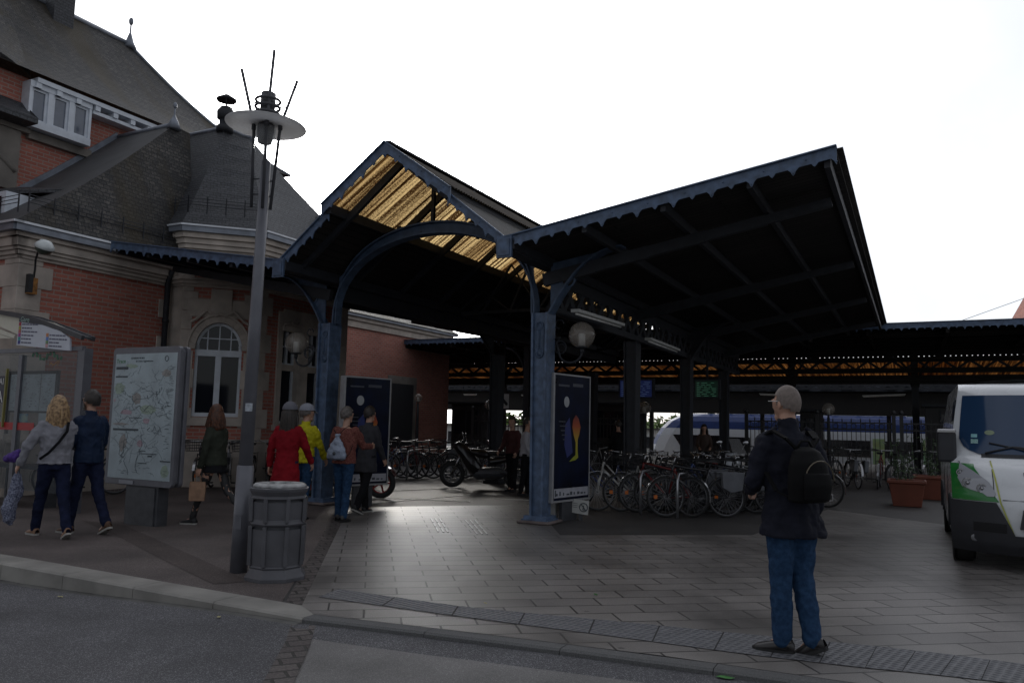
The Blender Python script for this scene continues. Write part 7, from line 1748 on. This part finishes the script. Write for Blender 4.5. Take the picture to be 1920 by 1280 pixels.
# 3 man of the couple
loc = UZ(156, 1000); JC = person(loc, radians(62), 1.76, "dark-haired bearded man with sunglasses and navy jacket beside the blonde woman", ((14, 4, 0), (-14, 16, 24)), ((14, 5, 24, 0), (12, 8, 30, 0)), m_navy, m_jeand, (m_brsh, 1, m_solew), m_dhair, turn=.1, hem=-.12, build=1.05, collar=.06, wr=.02, skin=m_skin)
Hm = JC['head']; mb = MB(); 
for q in (-1, 1): mb.sphere(Hm @ Vector((q * .036, .098, .02)), .024, 10, 8, 0, (1, .5, .8)); mb.tube([Hm @ Vector((q * .08, .0, .025)), Hm @ Vector((q * .07, .09, .025))], .003, 5)
mb.tube([Hm @ Vector((-.03, .108, .028)), Hm @ Vector((.03, .108, .028))], .004, 5); mb.build("sunglasses", m_wool, JC['root'])
mb = MB(); mb.grid(lambda i, j: Hm @ Vector((.079 * cos(pi * i / 12) * (1 - .12 * j / 5), .02 + .085 * sin(pi * i / 12), -.035 - .082 * j / 5)), 12, 5); mb.build("beard", m_dhair, JC['root'])
# 4 woman in green jacket with paper bag
loc = UZ(398, 984); JG = person(loc, radians(72), 1.66, "auburn-haired woman in a dark green jacket and black skirt striding left", ((24, 8, 0), (-22, 28, 50)), ((4, 6, 12, 0), (14, 8, 25, 0)), m_khaki, mat("black_leggings", (.014, .014, .016), .6, var=.2), (m_snk, .6, m_solew), m_rhair, turn=-.9, hem=-.08, hair_kind='bob', wr=.02, legw=.8, skirt=(m_blkc, .12))
q = JG['M'] @ JG['palm0']; pbg = thing("paper_bag", q + Vector((0, 0, -.0)), radians(15), "brown paper bag carried by the woman in the green jacket", "paper bag")
mb = MB(); vs = []
for z, a, c in ((-.36, .10, .05), (-.2, .105, .055), (-.1, .1, .045)): vs += [(-a, -c, z), (a, -c, z), (a, c, z), (-a, c, z)]
mb.add(vs, [(i * 4 + j, i * 4 + (j + 1) % 4, i * 4 + 4 + (j + 1) % 4, i * 4 + 4 + j) for i in range(2) for j in range(4)] + [(3, 2, 1, 0)]); mb.build("bag_body", mat("kraft_paper", (.27, .16, .1), .8, var=.2, vs=12, bump=.5, bs=20), pbg, bevel=.004)
mb = MB(); 
for y in (-.03, .03): mb.tube([(-.04, y, -.12), (-.03, y * .5, -.02), (0, 0, .0), (.03, y * .5, -.02), (.04, y, -.12)], .004, 5)
mb.build("bag_handle", mat("kraft_paper", (.27, .16, .1), .8), pbg)
# 5 red coat woman
def at_d(x, d): r = ray(x, 790); k = d / r.y; return Vector((r.x * k, d, 0))
loc = at_d(541, 10.9); JR = person(loc, radians(-8), 1.66, "woman with long black hair, grey cap and long red coat behind the litter bin", ((10, 5, 0), (-12, 16, 20)), ((-4, 14, 12, 0), (14, 16, 20, 0)), m_redc, m_jeand, (m_snk, .6, m_sole), m_dhair, hem=-.62, hemw=1.25, hair_kind='long', collar=.04, wr=.02)
def cap(J, m_, name="cap"):
    Hm = J['head']; mb = MB(); hs = MB(); hs.sphere((0, 0, 0), 1, 20, 14)
    for p in hs.v: mb.v.append(tuple(Hm @ Vector((p[0] * .106, p[1] * .122 - .008, p[2] * .115 + .045))))
    for f_ in hs.f:
        if sum(hs.v[i][2] for i in f_) / 4 > -.05: mb.f.append(f_); mb.m.append(0); mb.s.append(True)
    mb.grid(lambda i, j: Hm @ Vector(((-.075 + .15 * i / 8), .09 + .09 * j / 3 * (1 - ((i - 4) / 5) ** 2), .045 - .012 * j)), 8, 3); mb.build(name, m_, J['root'])
m_cap = mat("grey_cap", (.11, .11, .13), .8, var=.2); cap(JR, m_cap)
# 6 yellow jacket
loc = at_d(573, 12.0); JY = person(loc, radians(-14), 1.66, "person in a bright yellow jacket and light cap beside the red coat", ((8, 4, 0), (-6, 8, 10)), ((10, 8, 40, 0), (16, 12, 20, 0)), m_yel, m_jean, (m_snk, .6, m_sole), m_grhair, turn=-.7, hem=-.14, wr=.04, collar=.05, build=.95); cap(JY, mat("light_cap", (.22, .23, .27), .8, var=.15))
# 7 woman with drawstring bag
loc = UZ(640, 977); JS = person(loc, radians(-16), 1.64, "woman in a red patterned top and jeans carrying a white drawstring bag", ((5, 3, 0), (-4, 6, 5)), ((12, 12, 50, 0), (30, 10, 60, 0)), mat("red_print_cloth", (.09, .006, .007), .85, vs=55, var2=(.2, .075, .055)), m_jean, (m_wool, 1, m_sole), m_grhair, hem=-.1, hemw=1.08, wr=.02, turn=-.3, build=1.1)
db = carried("drawstring_bag", JS, (-.02, -.19, JS['L3'](.3).z), 0, "white drawstring bag with a dark emblem on the back of the red-print woman", "bag")
mb = MB(); rings(mb, [(Vector((0, 0, -.14)), .1, .03), (Vector((0, -.01, -.12)), .15, .06), (Vector((0, -.015, -.02)), .15, .07), (Vector((0, -.01, .1)), .09, .05), (Vector((0, 0, .19)), .03, .025), (Vector((0, 0, .23)), .045, .03)]); rem(mb.build("bag_body", mat("white_nylon", (.25, .29, .37), .5, var=.1, vs=9), db), .01, .035, .05)
mb = MB(); mb.lathe([(.001, .0), (.025, .0), (.025, .006)], 16, 0, Matrix.Translation((.0, -.085, -.045)) @ Matrix.Rotation(pi / 2, 4, 'X')); mb.build("emblem", m_ink, db)
mb = MB()
for q in (-1, 1): mb.tube([(0, .0, .2), (q * .08, .02, .3), (q * .12, .1, .36), (q * .15, .25, .3)], .005, 5); mb.tube([(q * .12, 0, -.13), (q * .17, .06, -.05), (q * .18, .16, .1)], .005, 5)
mb.build("cord", m_blkc, db)
# 8 dark companion in front of her
loc = UZ(683, 962); person(loc, radians(-30), 1.68, "person in a long dark coat and black trousers right beside the drawstring bag woman", ((10, 4, 0), (-14, 14, 24)), ((8, 6, 20, 0), (10, 6, 20, 0)), mat("dark_long_coat", (.02, .02, .026), .8), m_blkc, (m_snk, .6, m_solew), m_dhair, hem=-.5, hemw=1.2, wr=.02, collar=.04)
# 9,10 by the near column, background
loc = at_d(962, 17.5); person(loc, radians(150), 1.6, "person in dark red-brown clothes standing in the hall left of the near blue column", ((4, 2, 0), (-4, 4, 0)), ((8, 8, 30, 0), (8, 8, 40, 0)), mat("maroon_cloth", (.05, .01, .01), .8), m_blkc, (m_snk, .6, m_sole), m_dhair, hem=-.1)
loc = at_d(987, 16.5); JB = person(loc, radians(-100), 1.58, "person in a white shirt with a dark shoulder strap partly behind the near blue column", ((4, 2, 0), (-4, 4, 0)), ((8, 8, 30, 0), (8, 8, 30, 0)), mat("white_shirt", (.34, .33, .36), .8), m_blkc, (m_snk, .6, m_sole), m_dhair, hem=-.1)
loc = at_d(1320, 23); person(loc, radians(170), 1.55, "person in brown with dark hair seen before the white train front", ((4, 2, 0), (-4, 4, 0)), ((8, 8, 60, 10), (8, 8, 60, 10)), mat("brown_cloth", (.05, .03, .022), .8), m_blkc, (m_snk, .6, m_sole), m_dhair, hem=-.1, hair_kind='long')
loc = at_d(1160, 21); person(loc, radians(10), 1.6, "dim dark figure standing behind the bicycles right of the near poster panel", ((4, 2, 0), (-4, 4, 0)), ((8, 8, 20, 0), (8, 8, 20, 0)), m_blkc, m_blkc, (m_snk, .6, m_sole), m_dhair, hem=-.1)
